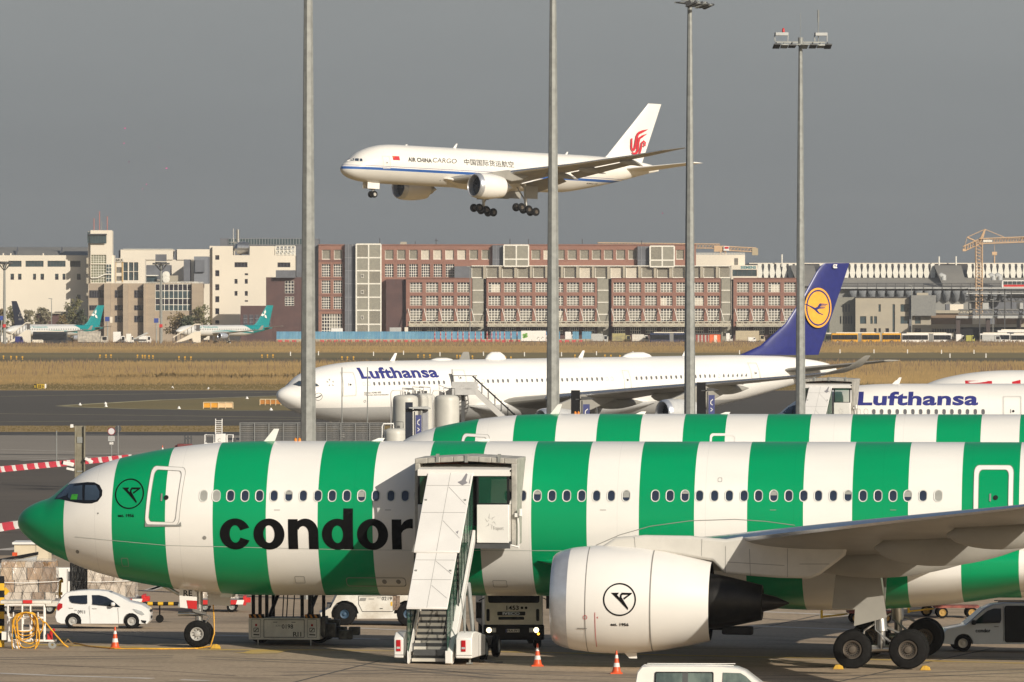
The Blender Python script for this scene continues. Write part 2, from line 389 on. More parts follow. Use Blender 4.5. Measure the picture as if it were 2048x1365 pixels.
def blades(name, n, y0, y1, h0, h1, w, m, seed, spread=1.25, lean=.3, clump=0, cover=None):
    g = np.random.default_rng(seed)
    inv = g.uniform(1 / y1, 1 / y0, n); Y = 1 / inv; X = g.uniform(-1024 * spread, 1024 * spread, n) * Y / F
    if clump:
        cx = g.uniform(-1024 * spread, 1024 * spread, clump) ; ci = 1 / g.uniform(1 / y1, 1 / y0, clump); k = g.integers(0, clump, n)
        Y = ci[k] + g.normal(0, 14, n); X = (cx[k] + g.normal(0, 46, n)) * Y / F; Y = np.clip(Y, y0, y1)
    hh = g.uniform(h0, h1, n); ww = w * g.uniform(.5, 1.4, n); dx = g.normal(0, lean, n) * hh; dy = g.normal(0, lean, n) * hh; a = g.uniform(-1.3, 1.3, n)
    v = np.zeros((n, 3, 3))
    v[:, 0] = np.stack([X - np.cos(a) * ww, Y - np.sin(a) * ww * .5, np.zeros(n)], 1); v[:, 1] = np.stack([X + np.cos(a) * ww, Y + np.sin(a) * ww * .5, np.zeros(n)], 1)
    v[:, 2] = np.stack([X + dx, Y + dy, hh], 1)
    me = bpy.data.meshes.new(name); me.vertices.add(n * 3); me.vertices.foreach_set('co', v.reshape(-1)); me.loops.add(n * 3); me.loops.foreach_set('vertex_index', np.arange(n * 3))
    me.polygons.add(n); me.polygons.foreach_set('loop_start', np.arange(0, n * 3, 3)); me.materials.append(m); me.update(calc_edges=True); me.validate(); me.polygons.foreach_set('use_smooth', [True] * n); me.normals_split_custom_set_from_vertices([(0, -.55, .83)] * (n * 3))
    o = bpy.data.objects.new(name, me); COL.objects.link(o); o['kind'] = 'stuff'; return o
def leafy(m):
    n = m.node_tree; b = n.nodes['Principled BSDF']; tr = n.nodes.new('ShaderNodeBsdfTranslucent'); mx = n.nodes.new('ShaderNodeMixShader'); mx.inputs[0].default_value = .45
    n.links.new(b.inputs['Base Color'].links[0].from_socket, tr.inputs[0]); n.links.new(b.outputs[0], mx.inputs[1]); n.links.new(tr.outputs[0], mx.inputs[2]); n.links.new(mx.outputs[0], n.nodes['Material Output'].inputs[0]); return m
M_STRAW = mat('straw', (.60, .41, .17), .9, rgb2=(.34, .235, .11), scale=.035, stretch=(.35, 1, 1))
M_REED = mat('reed_brown', (.24, .15, .08), .9, rgb2=(.16, .105, .06), scale=.1)
M_OLIVE = mat('olive_grass', (.27, .20, .08), .9, rgb2=(.18, .14, .06), scale=.05)
leafy(M_STRAW); leafy(M_OLIVE)
tag(blades('dry_grass', 90000, 1215, 1640, .25, 1.0, .10, M_STRAW, 1, lean=.22), 'tall golden dry grass between the taxiway and the mown strip', 'grass', kind='stuff')
tag(blades('short_grass', 26000, 1145, 1260, .06, .28, .12, M_OLIVE, 2), 'low brownish grass along the taxiway edge', 'grass', kind='stuff')
tag(blades('reeds', 2000, 1330, 1600, .9, 1.9, .11, M_REED, 3, clump=70, lean=.12), 'dark brown reed heads standing in the golden grass', 'reeds', kind='stuff')
tag(blades('far_dry_grass', 80000, 1980, 2430, .25, .9, .16, M_STRAW, 4, lean=.22), 'pale dry grass before the far apron', 'grass', kind='stuff')
tag(blades('far_reeds', 9000, 2180, 2438, .7, 1.7, .15, M_REED, 5, lean=.15, clump=500), 'dark reed band along the far apron edge', 'reeds', kind='stuff')
tag(blades('verge_grass', 9000, 780, 815, .03, .14, .08, M_OLIVE, 6), 'ochre grass verge beside the service road', 'grass', kind='stuff')
# ---------------------------------------------------------------- aircraft
def pchip(pts):
    xs = [p[0] for p in pts]; ys = [p[1] for p in pts]; n = len(xs)
    d = [(ys[i + 1] - ys[i]) / (xs[i + 1] - xs[i]) for i in range(n - 1)]
    m = [d[0]] + [0 if d[i - 1] * d[i] <= 0 else 2 * d[i - 1] * d[i] / (d[i - 1] + d[i]) for i in range(1, n - 1)] + [d[-1]]
    def f(x):
        if x <= xs[0]: return ys[0]
        if x >= xs[-1]: return ys[-1]
        i = max(k for k in range(n - 1) if xs[k] <= x); h = xs[i + 1] - xs[i]; t = (x - xs[i]) / h
        return (2*t**3 - 3*t*t + 1) * ys[i] + (t**3 - 2*t*t + t) * h * m[i] + (-2*t**3 + 3*t*t) * ys[i + 1] + (t**3 - t*t) * h * m[i + 1]
    return f
class Plane:
    """local frame: x aft from the nose tip, -y towards the camera, z up from the ground under it"""
    def __init__(s, root, top, bot, half, xs, nseg=96):
        s.root = root; s.M = Matrix.Translation(root.location) @ root.rotation_euler.to_matrix().to_4x4(); s.Mi = s.M.inverted()
        s.top, s.bot, s.half, s.xs, s.nseg = pchip(top), pchip(bot), pchip(half), xs, nseg
    def sec(s, x):
        a, b = s.top(x), s.bot(x); return (a + b) / 2, (a - b) / 2, s.half(x)
    def surf(s, x, z):
        zc, rz, ry = s.sec(x); t = min(.998, max(-.998, (z - zc) / max(rz, 1e-3))); return -ry * math.sqrt(1 - t * t)
    def fus(s, name, m, mats=None, slot=None):
        mb = MB(); rings = []
        for x in s.xs:
            zc, rz, ry = s.sec(x)
            rings.append([(x, ry * math.cos(2 * math.pi * k / s.nseg), zc + rz * math.sin(2 * math.pi * k / s.nseg)) for k in range(s.nseg)])
        mb.loft(rings)
        return obj(name, mb, m, s.root, ang=60)
    def proj(s, p):
        w = s.M @ Vector(p); return CX + F * w.x / w.y, HY - F * (w.z - H) / w.y
    def solve(s, px, py, f=None, x=None, z=None):
        f = f or s.surf; x = 10. if x is None else x; z = s.sec(10)[0] if z is None else z
        for _ in range(25):
            a, b = s.proj((x, f(x, z), z)); e = .02
            ax, bx = s.proj((x + e, f(x + e, z), z)); az, bz = s.proj((x, f(x, z + e), z + e))
            j = [[(ax - a) / e, (az - a) / e], [(bx - b) / e, (bz - b) / e]]; det = j[0][0] * j[1][1] - j[0][1] * j[1][0]
            if abs(det) < 1e-6: break
            ux, uz = px - a, py - b; dx = (j[1][1] * ux - j[0][1] * uz) / det; dz = (-j[1][0] * ux + j[0][0] * uz) / det
            x += max(-3, min(3, dx)); z += max(-.5, min(.5, dz))
            if abs(dx) + abs(dz) < 1e-4: break
        return x, z
    def pts(s, pl, f=None):
        o = []; x = z = None
        for a, b in pl:
            x, z = s.solve(a, b, f, x, z); o.append((x, z))
        return o
    def map(s, off=.01, f=None):
        f = f or s.surf
        return lambda x, z: (x, f(x, z) - off, z)
    def flat(s, px, py, y):
        """local point on the plane y = const seen at a photo point"""
        c = s.Mi @ Vector((0, 0, H)); d = s.Mi.to_3x3() @ Vector(((px - CX) / F, 1, (HY - py) / F)); t = (y - c.y) / d.y; q = c + d * t; return q.x, q.z
    def decal(s, name, sh, m, off=.01, step=.12, xstep=None, f=None, parent=None):
        return decal(name, sh, s.map(off, f), m, parent or s.root, step, xstep)
    def window(s, name, x, z, w, h, glassm, framem, fw=.035, me=None, blind=0):
        """a porthole: frame ring and pane share one mesh, fitted to the hull"""
        if me is None:
            n = 20; o = rrect(-w / 2, -h / 2, w / 2, h / 2, w * .47, 5); i = rrect(-w / 2 + fw, -h / 2 + fw, w / 2 - fw, h / 2 - fw, (w - 2 * fw) * .47, 5); k = len(o)
            y0 = s.surf(x, z); mb = MB()
            def pt(a, b, d): return (a, s.surf(x + a, z + b) - y0 - d, b)
            mb.m = 1
            rings = [[pt(a, b, .004) for a, b in o], [pt(a, b, .018) for a, b in o], [pt(a * .5 + c * .5, b * .5 + e * .5, .02) for (a, b), (c, e) in zip(o, i)], [pt(a, b, .006) for a, b in i]]
            mb.loft(rings, cap=False); mb.m = 0
            o0 = len(mb.v); mb.v += [pt(a, b, .006) for a, b in i] + [pt(0, 0, .007)]; 
            for q in range(k): mb.f.append([o0 + q, o0 + (q + 1) % k, o0 + k]); mb.mi.append(0)
            if blind:
                mb.m = 2; b0 = len(mb.v); c = h / 2 - fw - .02; e = c - blind * (h - 2 * fw); a = w / 2 - fw - .012
                mb.v += [pt(-a * .7, c, .011), pt(a * .7, c, .011), pt(a, c - .05, .011), pt(a, e, .011), pt(-a, e, .011), pt(-a, c - .05, .011)]; mb.f.append([b0 + q for q in range(6)]); mb.mi.append(2)
            me = mesh_of(mb, [glassm, framem, WINBLANK], 50)
        o = bpy.data.objects.new(name, me); COL.objects.link(o); o.parent = s.root; o.location = (x, s.surf(x, z), z)
        return o, me
    def blade(s, x, h=.5, c=.45, name='antenna', m=None, top=True, ywide=.04, rake=.25):
        z = (s.top(x) if top else s.bot(x)) + (-.05 if top else .05); sg = 1 if top else -1
        mb = MB(); mb.loft([[(x, -ywide, z), (x + c, -ywide * .3, z), (x + c, ywide * .3, z), (x, ywide, z)], [(x + rake + c * .25, -.012, z + sg * h), (x + rake + c * .7, -.012, z + sg * h), (x + rake + c * .7, .012, z + sg * h), (x + rake + c * .25, .012, z + sg * h)]])
        return obj(name, mb, m or WHITE, s.root)

def airfoil(n=14):
    up = []
    for k in range(n + 1):
        x = .5 * (1 - math.cos(math.pi * k / n)); y = 5 * (.2969 * x ** .5 - .126 * x - .3516 * x * x + .2843 * x ** 3 - .1036 * x ** 4); up.append((x, y))
    return [(x, y) for x, y in up] + [(x, -y * .75) for x, y in reversed(up[1:-1])]
AF = airfoil()
def wing_mb(secs, side=-1, vertical=False, x_from=0, x_to=1):
    """secs: (span, x of leading edge, chord, z, thickness ratio, twist degrees)"""
    mb = MB(); rings = []
    for y, xl, c, z, t, tw in secs:
        r = []
        for u, w in AF:
            u2 = x_from + (x_to - x_from) * u if (x_from, x_to) != (0, 1) else u
            a = R(tw); dx = (u2 - .3) * c; dz = w * t * c
            X_, Z_ = dx * math.cos(a) + dz * math.sin(a), -dx * math.sin(a) + dz * math.cos(a)
            r.append((xl + .3 * c + X_, Z_, y + z) if vertical else (xl + .3 * c + X_, side * y, z + Z_))
        rings.append(r)
    return mb.loft(rings)
def slat_mb(secs, side=-1, frac=.10, grow=.012):
    """bright leading-edge strip wrapped round the front of the wing"""
    mb = MB(); rings = []; n = len(AF)
    fr = [(u, w) for u, w in AF if u <= frac + .03]
    half = len(AF) // 2
    up = [p for p in AF[:half + 1] if p[0] <= frac]; lo = [p for p in AF[half + 1:] if p[0] <= frac * .45]
    path = lo + up
    for y, xl, c, z, t, tw in secs:
        r = []
        for u, w in path:
            a = R(tw); dx = (u - .3) * c - grow * 1.5; dz = w * t * c + (grow if w >= 0 else -grow)
            r.append((xl + .3 * c + dx * math.cos(a) + dz * math.sin(a), side * y, z - dx * math.sin(a) + dz * math.cos(a)))
        rings.append(r)
    return mb.loft(rings, cap=False, close=False)
def lerp_secs(secs, y):
    for a, b in zip(secs, secs[1:]):
        if a[0] <= y <= b[0]:
            t = (y - a[0]) / (b[0] - a[0]); return tuple(p + (q - p) * t for p, q in zip(a, b))
def canoe(secs, y, side, l0, l1, depth, wd, root, m, tailup=.15):
    s = lerp_secs(secs, y); xl, c, z = s[1], s[2], s[3]; mb = MB(); rings = []
    x0, x1 = xl + c * l0, xl + c + l1; n = 14
    for i in range(n + 1):
        t = i / n; x = x0 + (x1 - x0) * t; prof = max(.02, math.sin(math.pi * min(1, t * 1.02) ** .8)) ** .7
        zc = z - .10 * c * .5 - depth * .35 - tailup * t * 0 + (0 if t < .6 else (t - .6) * tailup)
        rings.append([(x, side * (y + wd * prof * math.cos(2 * math.pi * k / 14)), zc + depth * prof * math.sin(2 * math.pi * k / 14)) for k in range(14)])
    mb.loft(rings); return obj('flap_fairing', mb, m, root)
def wheel_mesh(r, w, hubr, hubm, seed=0, spokes=0):
    mb = MB(); k = .22 * r
    prof = [(-w / 2 * .7, hubr), (-w / 2 * .95, hubr * 1.15), (-w / 2, r * .82), (-w / 2 * .82, r * .94), (-w / 2 * .45, r * .995), (0, r), (w / 2 * .45, r * .995), (w / 2 * .82, r * .94), (w / 2, r * .82), (w / 2 * .95, hubr * 1.15), (w / 2 * .7, hubr)]
    mb.lathe(prof, 'Y', n=36)
    mb.m = 1
    for sg in (-1, 1):
        mb.lathe([(sg * w * .36, hubr * 1.02), (sg * w * .46, hubr * 1.0), (sg * w * .44, hubr * .86), (sg * w * .30, hubr * .78), (sg * w * .28, hubr * .45), (sg * w * .42, hubr * .36), (sg * w * .45, hubr * .1), (sg * w * .45, .002)], 'Y', n=28)
        mb.m = 2
        for q in range(spokes):
            a = 2 * math.pi * q / spokes; T = Matrix.Rotation(a, 4, 'Y')
            mb.box(hubr * .55, hubr * .72, sg * w * .30 - .012, sg * w * .30 + .012, -.035 * hubr * 1.6, .035 * hubr * 1.6, T)
        mb.m = 1
    return mesh_of(mb, [RUBBER, hubm, BLACK], 35)
HUB = mat('wheel_hub', (.50, .48, .44), .4, .3)
HUBM = mat('brake_hub', (.11, .09, .07), .5, .4)
def put(name, me, parent, loc, rot=(0, 0, 0)):
    o = bpy.data.objects.new(name, me); COL.objects.link(o); o.parent = parent; o.location = loc; o.rotation_euler = rot; return o
def nose_gear(root, x, ztop, r, gz_, w=.36, gap=.75, hubm=None, wm=None, doors=True):
    mb = MB(); zc = gz_ + r
    mb.tube([(x, 0, ztop + .3), (x, 0, zc + .75 * r)], .15, 14); mb.tube([(x, 0, zc + .8 * r), (x, 0, zc)], .095, 12); mb.tube([(x, -gap / 2, zc), (x, gap / 2, zc)], .08, 10)
    mb.tube([(x, 0, zc + 1.55 * r), (x + .42, 0, zc + 1.25 * r), (x + .12, 0, zc + .45 * r)], .045, 8)
    mb.tube([(x - .75, -.12, zc + 1.45 * r), (x + .1, -.12, zc + 1.45 * r)], .085, 10); mb.tube([(x - .1, -.2, zc + 1.6 * r), (x + .3, -.22, zc + 1.45 * r)], .07, 8)
    mb.tube([(x - 1.5, 0, ztop + .2), (x, 0, ztop - .6)], .07, 8)
    for sg in (-1, 1):
        mb.cbox((x - .05, sg * .22, zc + 1.75 * r), (.22, .14, .16)); mb.tube([(x - .12, sg * .22, zc + 1.75 * r), (x - .2, sg * .22, zc + 1.75 * r)], .07, 10)
    g = obj('nose_gear', mb, STEEL, root)
    me = wm or wheel_mesh(r, w, r * .46, hubm or HUB, spokes=9)
    for sg in (-1, 1): put('wheel', me, g, (x, sg * gap / 2, zc))
    return g
def main_gear(root, x, y, ztop, r, gz_, base, gap, me, naxle=2, tilt=0):
    mb = MB(); zc = gz_ + r; ct = math.cos(R(tilt)); st = math.sin(R(tilt))
    mb.tube([(x - .25, y * .97, ztop), (x, y, zc + r * .9)], .23, 16); mb.tube([(x, y, zc + r), (x, y, zc)], .15, 14)
    mb.tube([(x - base / 2 * 1.02 * (naxle - 1), y, zc - base / 2 * (naxle - 1) * st * -1), (x + base / 2 * 1.02 * (naxle - 1), y, zc - base / 2 * (naxle - 1) * st)], .14, 10)
    mb.tube([(x + .12, y, zc + r * 1.15), (x + .75, y, zc + r * .75), (x + .3, y, zc + .1)], .06, 8)
    mb.tube([(x - .12, y, zc + r * 1.4), (x - .6, y - .12, zc + r * .95), (x - .7, y - .1, zc + .2)], .045, 8)
    mb.tube([(x, y, zc + r * 1.7), (x, y * .45, ztop + .1)], .10, 10)
    for dy in (-.2, .2): mb.tube([(x - .3, y + dy, ztop - .2), (x - .2, y + dy, zc + r), (x + .3, y + dy * 1.4, zc + .25)], .025, 6)
    g = obj('main_gear', mb, STEEL, root)
    for k in range(naxle):
        a = (k - (naxle - 1) / 2) * base
        mb2 = (x + a * ct, zc - a * st)
        for sg in (-1, 1): put('wheel', me, g, (mb2[0], y + sg * gap / 2, mb2[1]))
    return g

def engine(root, x, y, z, prof, lip, core, m, lipm, corem, fan_r, fan_x, tilt=0, name='engine', exh=None):
    """prof: outer nacelle (x, r); lip: how far the bright intake ring reaches"""
    mb = MB(); inner = [(0.0 + .02, prof[0][1] - .03), (.35, prof[0][1] - .14), (fan_x, fan_r)]
    body = [p for p in prof if p[0] >= lip]
    fo = pchip(prof); body = [(lip, fo(lip))] + body
    mb.lathe(body, 'X', n=56)
    e = obj(name, mb, m, root, loc=(x, y, z), ang=50); e.rotation_euler = (0, R(tilt), 0)
    mb = MB(); k = 7
    mb.lathe([(fan_x, fan_r), (.4, prof[0][1] - .13), (.12, prof[0][1] - .07), (.0, prof[0][1])] + [(lip * i / k, fo(lip * i / k) + .003) for i in range(1, k + 1)], 'X', n=56)
    obj('intake_lip', mb, lipm, e, ang=60)
    mb = MB(); mb.lathe([(fan_x + .02, fan_r), (fan_x + .1, fan_r * .3)], 'X', n=40)
    for q in range(22):
        a = 2 * math.pi * q / 22; T = Matrix.Rotation(a, 4, 'X')
        mb.add([T @ Vector((fan_x - .02, -.05, fan_r * .3)), T @ Vector((fan_x + .10, .12, fan_r * .3)), T @ Vector((fan_x + .06, .28, fan_r * .99)), T @ Vector((fan_x - .12, .04, fan_r * .99))], [(0, 1, 2, 3)])
    mb.lathe([(fan_x - .55, .01), (fan_x - .3, fan_r * .15), (fan_x + .05, fan_r * .32)], 'X', n=24)
    obj('fan', mb, FANM, e, ang=30)
    xe, re = prof[-1]
    mb = MB(); mb.lathe([(xe - 1.2, re - .2), (xe, re - .02), (xe - .01, re - .06), (xe - 1.2, re - .28), (xe - 1.25, core[0][1])], 'X', n=48); obj('fan_duct', mb, BLACK, e)
    mb = MB(); mb.lathe(core, 'X', n=40); obj('exhaust', mb, corem, e, ang=30)
    return e
FANM = mat('fan_metal', (.05, .06, .08), .3, .7)
COREM = mat('exhaust_metal', (.018, .016, .014), .4, .6, var=.3)
LIPM = mat('intake_lip_metal', (.60, .62, .66), .3, .6)

def pxs(lst): return lst
# hull of the wide-body twin, measured from the first aircraft: (photo px, py) of its silhouette
SA = 54.45
_t = [(36, 1046), (37, 1038), (41, 1030), (50, 1020), (64, 1011), (82, 1003), (100, 997), (110, 990), (124, 978), (140, 966), (170, 945), (200, 931), (232, 920), (280, 908.5), (345, 896.5), (400, 889.5), (440, 886), (500, 883), (560, 882)]
_b = [(36, 1046), (37, 1053), (41, 1061), (48, 1069), (60, 1080), (80, 1095), (106, 1109), (132, 1121), (180, 1140.5), (232, 1155.5), (280, 1166), (339, 1176), (399, 1183), (439, 1186.5), (500, 1189.5), (560, 1190)]
zz = lambda py: H + (HY - py) / SA
TOP = [((a - 36) / SA, zz(b)) for a, b in _t] + [(14, 7.58), (50, 7.58), (56, 7.45), (60, 7.1), (63, 6.55), (63.66, 6.15)]
BOT = [((a - 36) / SA, zz(b)) for a, b in _b] + [(14, 1.93), (42, 1.93), (45, 2.1), (50, 2.9), (56, 4.1), (61, 5.2), (63.66, 5.75)]
HALF = [(0, .02), (.02, .16), (.1, .38), (.26, .62), (.55, .93), (1.0, 1.27), (1.5, 1.56), (2.2, 1.88), (3, 2.16), (4, 2.42), (5.5, 2.64), (7, 2.75), (9, 2.82), (43, 2.82), (48, 2.5), (54, 1.7), (60, .75), (63.66, .2)]
XS = sorted(set([0, .01, .02, .04, .07, .1, .15, .2, .27, .35, .45, .55, .7, .85] + [1 + .15 * k for k in range(40)] + [7 + .5 * k for k in range(10)] + [12 + 2 * k for k in range(16)] + [43 + .6 * k for k in range(34)] + [63.66]))

def stripes_mat(name, edges, plane_len, ca, cb, rough=.28):
    """hoops of colour painted round the hull at the given stations"""
    m = bpy.data.materials.new(name); m.use_nodes = True; n = m.node_tree; L = n.links.new; b = n.nodes['Principled BSDF']
    t = n.nodes.new('ShaderNodeTexCoord'); sp = n.nodes.new('ShaderNodeSeparateXYZ'); L(t.outputs['Object'], sp.inputs[0])
    cur = None
    for x in edges:         # count the stripe edges passed; odd and even alternate
        g = n.nodes.new('ShaderNodeMath'); g.operation = 'GREATER_THAN'; g.inputs[1].default_value = x; L(sp.outputs['X'], g.inputs[0])
        if cur is None: cur = g.outputs[0]
        else: ad = n.nodes.new('ShaderNodeMath'); ad.operation = 'ADD'; L(cur, ad.inputs[0]); L(g.outputs[0], ad.inputs[1]); cur = ad.outputs[0]
    md = n.nodes.new('ShaderNodeMath'); md.operation = 'MODULO'; md.inputs[1].default_value = 2; L(cur, md.inputs[0])
    r = n.nodes.new('ShaderNodeMix'); r.data_type = 'RGBA'; L(md.outputs[0], r.inputs[0]); r.inputs[6].default_value = (*ca, 1); r.inputs[7].default_value = (*cb, 1)
    finish_paint(n, b, r.outputs[2], t, rough); return m
def finish_paint(n, b, col, t, rough):
    L = n.links.new
    nz = n.nodes.new('ShaderNodeTexNoise'); nz.inputs['Scale'].default_value = .9; nz.inputs['Detail'].default_value = 8
    mp = n.nodes.new('ShaderNodeMapping'); mp.inputs['Scale'].default_value = (.25, 1, 1); L(t.outputs['Object'], mp.inputs[0]); L(mp.outputs[0], nz.inputs['Vector'])
    mr = n.nodes.new('ShaderNodeMapRange'); mr.inputs[1].default_value = .3; mr.inputs[2].default_value = .7; mr.inputs[3].default_value = .94; mr.inputs[4].default_value = 1.03; L(nz.outputs[0], mr.inputs[0])
    # fine skin panel joints every few metres
    br = n.nodes.new('ShaderNodeSeparateXYZ'); L(t.outputs['Object'], br.inputs[0])
    fr = n.nodes.new('ShaderNodeMath'); fr.operation = 'PINGPONG'; fr.inputs[1].default_value = 1.6; L(br.outputs['X'], fr.inputs[0])
    cp = n.nodes.new('ShaderNodeMath'); cp.operation = 'LESS_THAN'; cp.inputs[1].default_value = .008; L(fr.outputs[0], cp.inputs[0])
    sc = n.nodes.new('ShaderNodeMath'); sc.operation = 'MULTIPLY_ADD'; sc.inputs[1].default_value = -.13; sc.inputs[2].default_value = 1; L(cp.outputs[0], sc.inputs[0])
    mu = n.nodes.new('ShaderNodeMath'); mu.operation = 'MULTIPLY'; L(mr.outputs[0], mu.inputs[0]); L(sc.outputs[0], mu.inputs[1])
    mx = n.nodes.new('ShaderNodeMix'); mx.data_type = 'RGBA'; mx.blend_type = 'MULTIPLY'; mx.inputs[0].default_value = 1; L(col, mx.inputs[6]); L(mu.outputs[0], mx.inputs[7]); L(mx.outputs[2], b.inputs['Base Color'])
    wv = n.nodes.new('ShaderNodeTexNoise'); wv.inputs['Scale'].default_value = 1.1; wv.inputs['Detail'].default_value = 2; L(t.outputs['Object'], wv.inputs['Vector'])
    bp = n.nodes.new('ShaderNodeBump'); bp.inputs['Strength'].default_value = .25; bp.inputs['Distance'].default_value = .03; L(wv.outputs[0], bp.inputs['Height']); L(bp.outputs[0], b.inputs['Normal'])
    b.inputs['Roughness'].default_value = rough; b.inputs['Specular IOR Level'].default_value = .3; b.inputs['Coat Weight'].default_value = .08; b.inputs['Coat Roughness'].default_value = .1
WCOL = (.80, .77, .715); GCOL = (.0, .285, .105)
def zones_mat(name, rules, base, rough=.3):
    """livery of flat zones in hull coordinates: rules of (axis, a, b, lo, hi, colour): lo < axis + a*x + b < hi"""
    m = bpy.data.materials.new(name); m.use_nodes = True; n = m.node_tree; L = n.links.new; b = n.nodes['Principled BSDF']
    t = n.nodes.new('ShaderNodeTexCoord'); sp = n.nodes.new('ShaderNodeSeparateXYZ'); L(t.outputs['Object'], sp.inputs[0])
    rgb = n.nodes.new('ShaderNodeRGB'); rgb.outputs[0].default_value = (*base, 1); cur = rgb.outputs[0]
    for ax, a, lo, hi, col in rules:
        ma = n.nodes.new('ShaderNodeMath'); ma.operation = 'MULTIPLY_ADD'; ma.inputs[1].default_value = a; L(sp.outputs['X'], ma.inputs[0]); L(sp.outputs[ax], ma.inputs[2])
        g1 = n.nodes.new('ShaderNodeMath'); g1.operation = 'GREATER_THAN'; g1.inputs[1].default_value = lo; L(ma.outputs[0], g1.inputs[0])
        g2 = n.nodes.new('ShaderNodeMath'); g2.operation = 'LESS_THAN'; g2.inputs[1].default_value = hi; L(ma.outputs[0], g2.inputs[0])
        mu = n.nodes.new('ShaderNodeMath'); mu.operation = 'MULTIPLY'; L(g1.outputs[0], mu.inputs[0]); L(g2.outputs[0], mu.inputs[1])
        mx = n.nodes.new('ShaderNodeMix'); mx.data_type = 'RGBA'; L(mu.outputs[0], mx.inputs[0]); L(cur, mx.inputs[6]); mx.inputs[7].default_value = (*col, 1); cur = mx.outputs[2]
    finish_paint(n, b, cur, t, rough); return m
HULLW = zones_mat('white_hull', [], WCOL)
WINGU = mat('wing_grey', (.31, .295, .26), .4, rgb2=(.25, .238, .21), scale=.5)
WHITEENG = mat('nacelle_white', (.78, .75, .70), .32, var=.02, scale=.5)
SEAM = mat('panel_seam', (.25, .24, .22), .6)
MASK = mat('cockpit_mask', (.008, .008, .01), .12, spec=.6)
CPGLASS = glass('cockpit_glass', (.05, .075, .11), .03)
LUFTB = mat('lettering_blue', (.03, .035, .19), .4)
INK = mat('lettering_black', (.005, .005, .005), .6, spec=.06)
REDINK = mat('lettering_red', (.52, .02, .03), .4)
WINPANE = glass('cabin_pane', (.025, .035, .06), .12)
WINFRAME = mat('window_frame_white', (.60, .60, .55), .4)
WINBLANK = mat('window_plug', (.33, .33, .30), .4)
LPANE = mat('grey_pane', (.13, .13, .135), .25)

WSECS = [(2.4, 22.9, 11.2, 3.35, .13, 3), (6.2, 25.3, 8.6, 3.85, .12, 2.5), (9.4, 27.35, 7.3, 4.25, .11, 2), (14, 30.2, 6.0, 4.72, .11, 1.5), (20, 33.9, 4.6, 5.3, .105, .5), (26, 37.6, 3.3, 5.85, .10, -.5), (29.6, 39.9, 2.3, 6.25, .10, -1), (31.2, 41.4, 1.5, 6.85, .09, -1), (32, 42.6, .7, 7.8, .09, -1)]
NPROF = [(0, 1.50), (.04, 1.56), (.15, 1.63), (.35, 1.71), (.8, 1.82), (1.5, 1.895), (2.2, 1.91), (3.0, 1.87), (4.0, 1.74), (4.8, 1.58), (5.6, 1.40)]
NCORE = [(4.3, 1.02), (5.4, 1.0), (5.9, .95), (6.6, .80), (7.4, .62), (7.42, .55), (7.0, .42), (7.9, .22), (8.35, .02)]

def cockpit(pl, outline, panes, maskm, mirror=True, xs=.08, frames=True):
    """dark window band with its panes, on both sides of the nose"""
    for sg in ((1, -1) if mirror else (1,)):
        f = (lambda x, z: (x, sg * (pl.surf(x, z) - .012), z))
        k = decal('cockpit_band', shape2d([outline]), f, maskm, pl.root, .08, xs)
        for p in panes:
            g = (lambda x, z: (x, sg * (pl.surf(x, z) - .022), z))
            decal('cockpit_pane', shape2d([p]), g, CPGLASS, k, .08, xs)

def pylon(root, poly, y, th, m):
    mb = MB(); mb.prism(poly, 'Y', y - th / 2, y + th / 2); return obj('pylon', mb, m, root, bevel=.1)
def bil(c, u, v):
    (x0, y0), (x1, y1), (x2, y2), (x3, y3) = c     # TL TR BR BL, v = 0 at the top
    return ((1 - v) * ((1 - u) * x0 + u * x1) + v * ((1 - u) * x3 + u * x2), (1 - v) * ((1 - u) * y0 + u * y1) + v * ((1 - u) * y3 + u * y2))
def door(pl, corners, px=True, fw=.09, m=WHITE, edge=True, win=True, name='door', r=.12, fill=None):
    """raised door outline with corners TL TR BR BL; fw is the frame width as a share of the door"""
    o = rrect(0, 0, 1, 1, r, 4); i = rrect(fw, fw * .6, 1 - fw, 1 - fw * .6, r * .8, 4)
    if px: corners = pl.pts(corners)
    O = [bil(corners, *p) for p in o]; I = [bil(corners, *p) for p in i]
    d = pl.decal(name, frame2d(O, I), m, .022, .10, .3)
    if fill: pl.decal('door_panel', shape2d([O]), fill, .012, .10, .3, parent=d)
    if edge:
        e = .013
        for a, b in ((rrect(-e, -e * .5, 1 + e, 1 + e * .5, r, 4), o), (i, rrect(fw + e, fw * .6 + e * .5, 1 - fw - e, 1 - fw * .6 - e * .5, r * .8, 4))):
            pl.decal('door_seam', frame2d([bil(corners, *p) for p in a], [bil(corners, *p) for p in b]), SEAM, .026, .10, .3, parent=d)
    if win:
        c = bil(corners, .56, .52); w = .085
        pl.decal('door_window', disc2d(*c, w, w), BLACK, .032, .10, parent=d)
        c = bil(corners, .42, .52); pl.decal('handle', shape2d([rrect(c[0] - .03, c[1] - .14, c[0] + .03, c[1] + .14, .02)]), SEAM, .032, .10, parent=d)
    return d

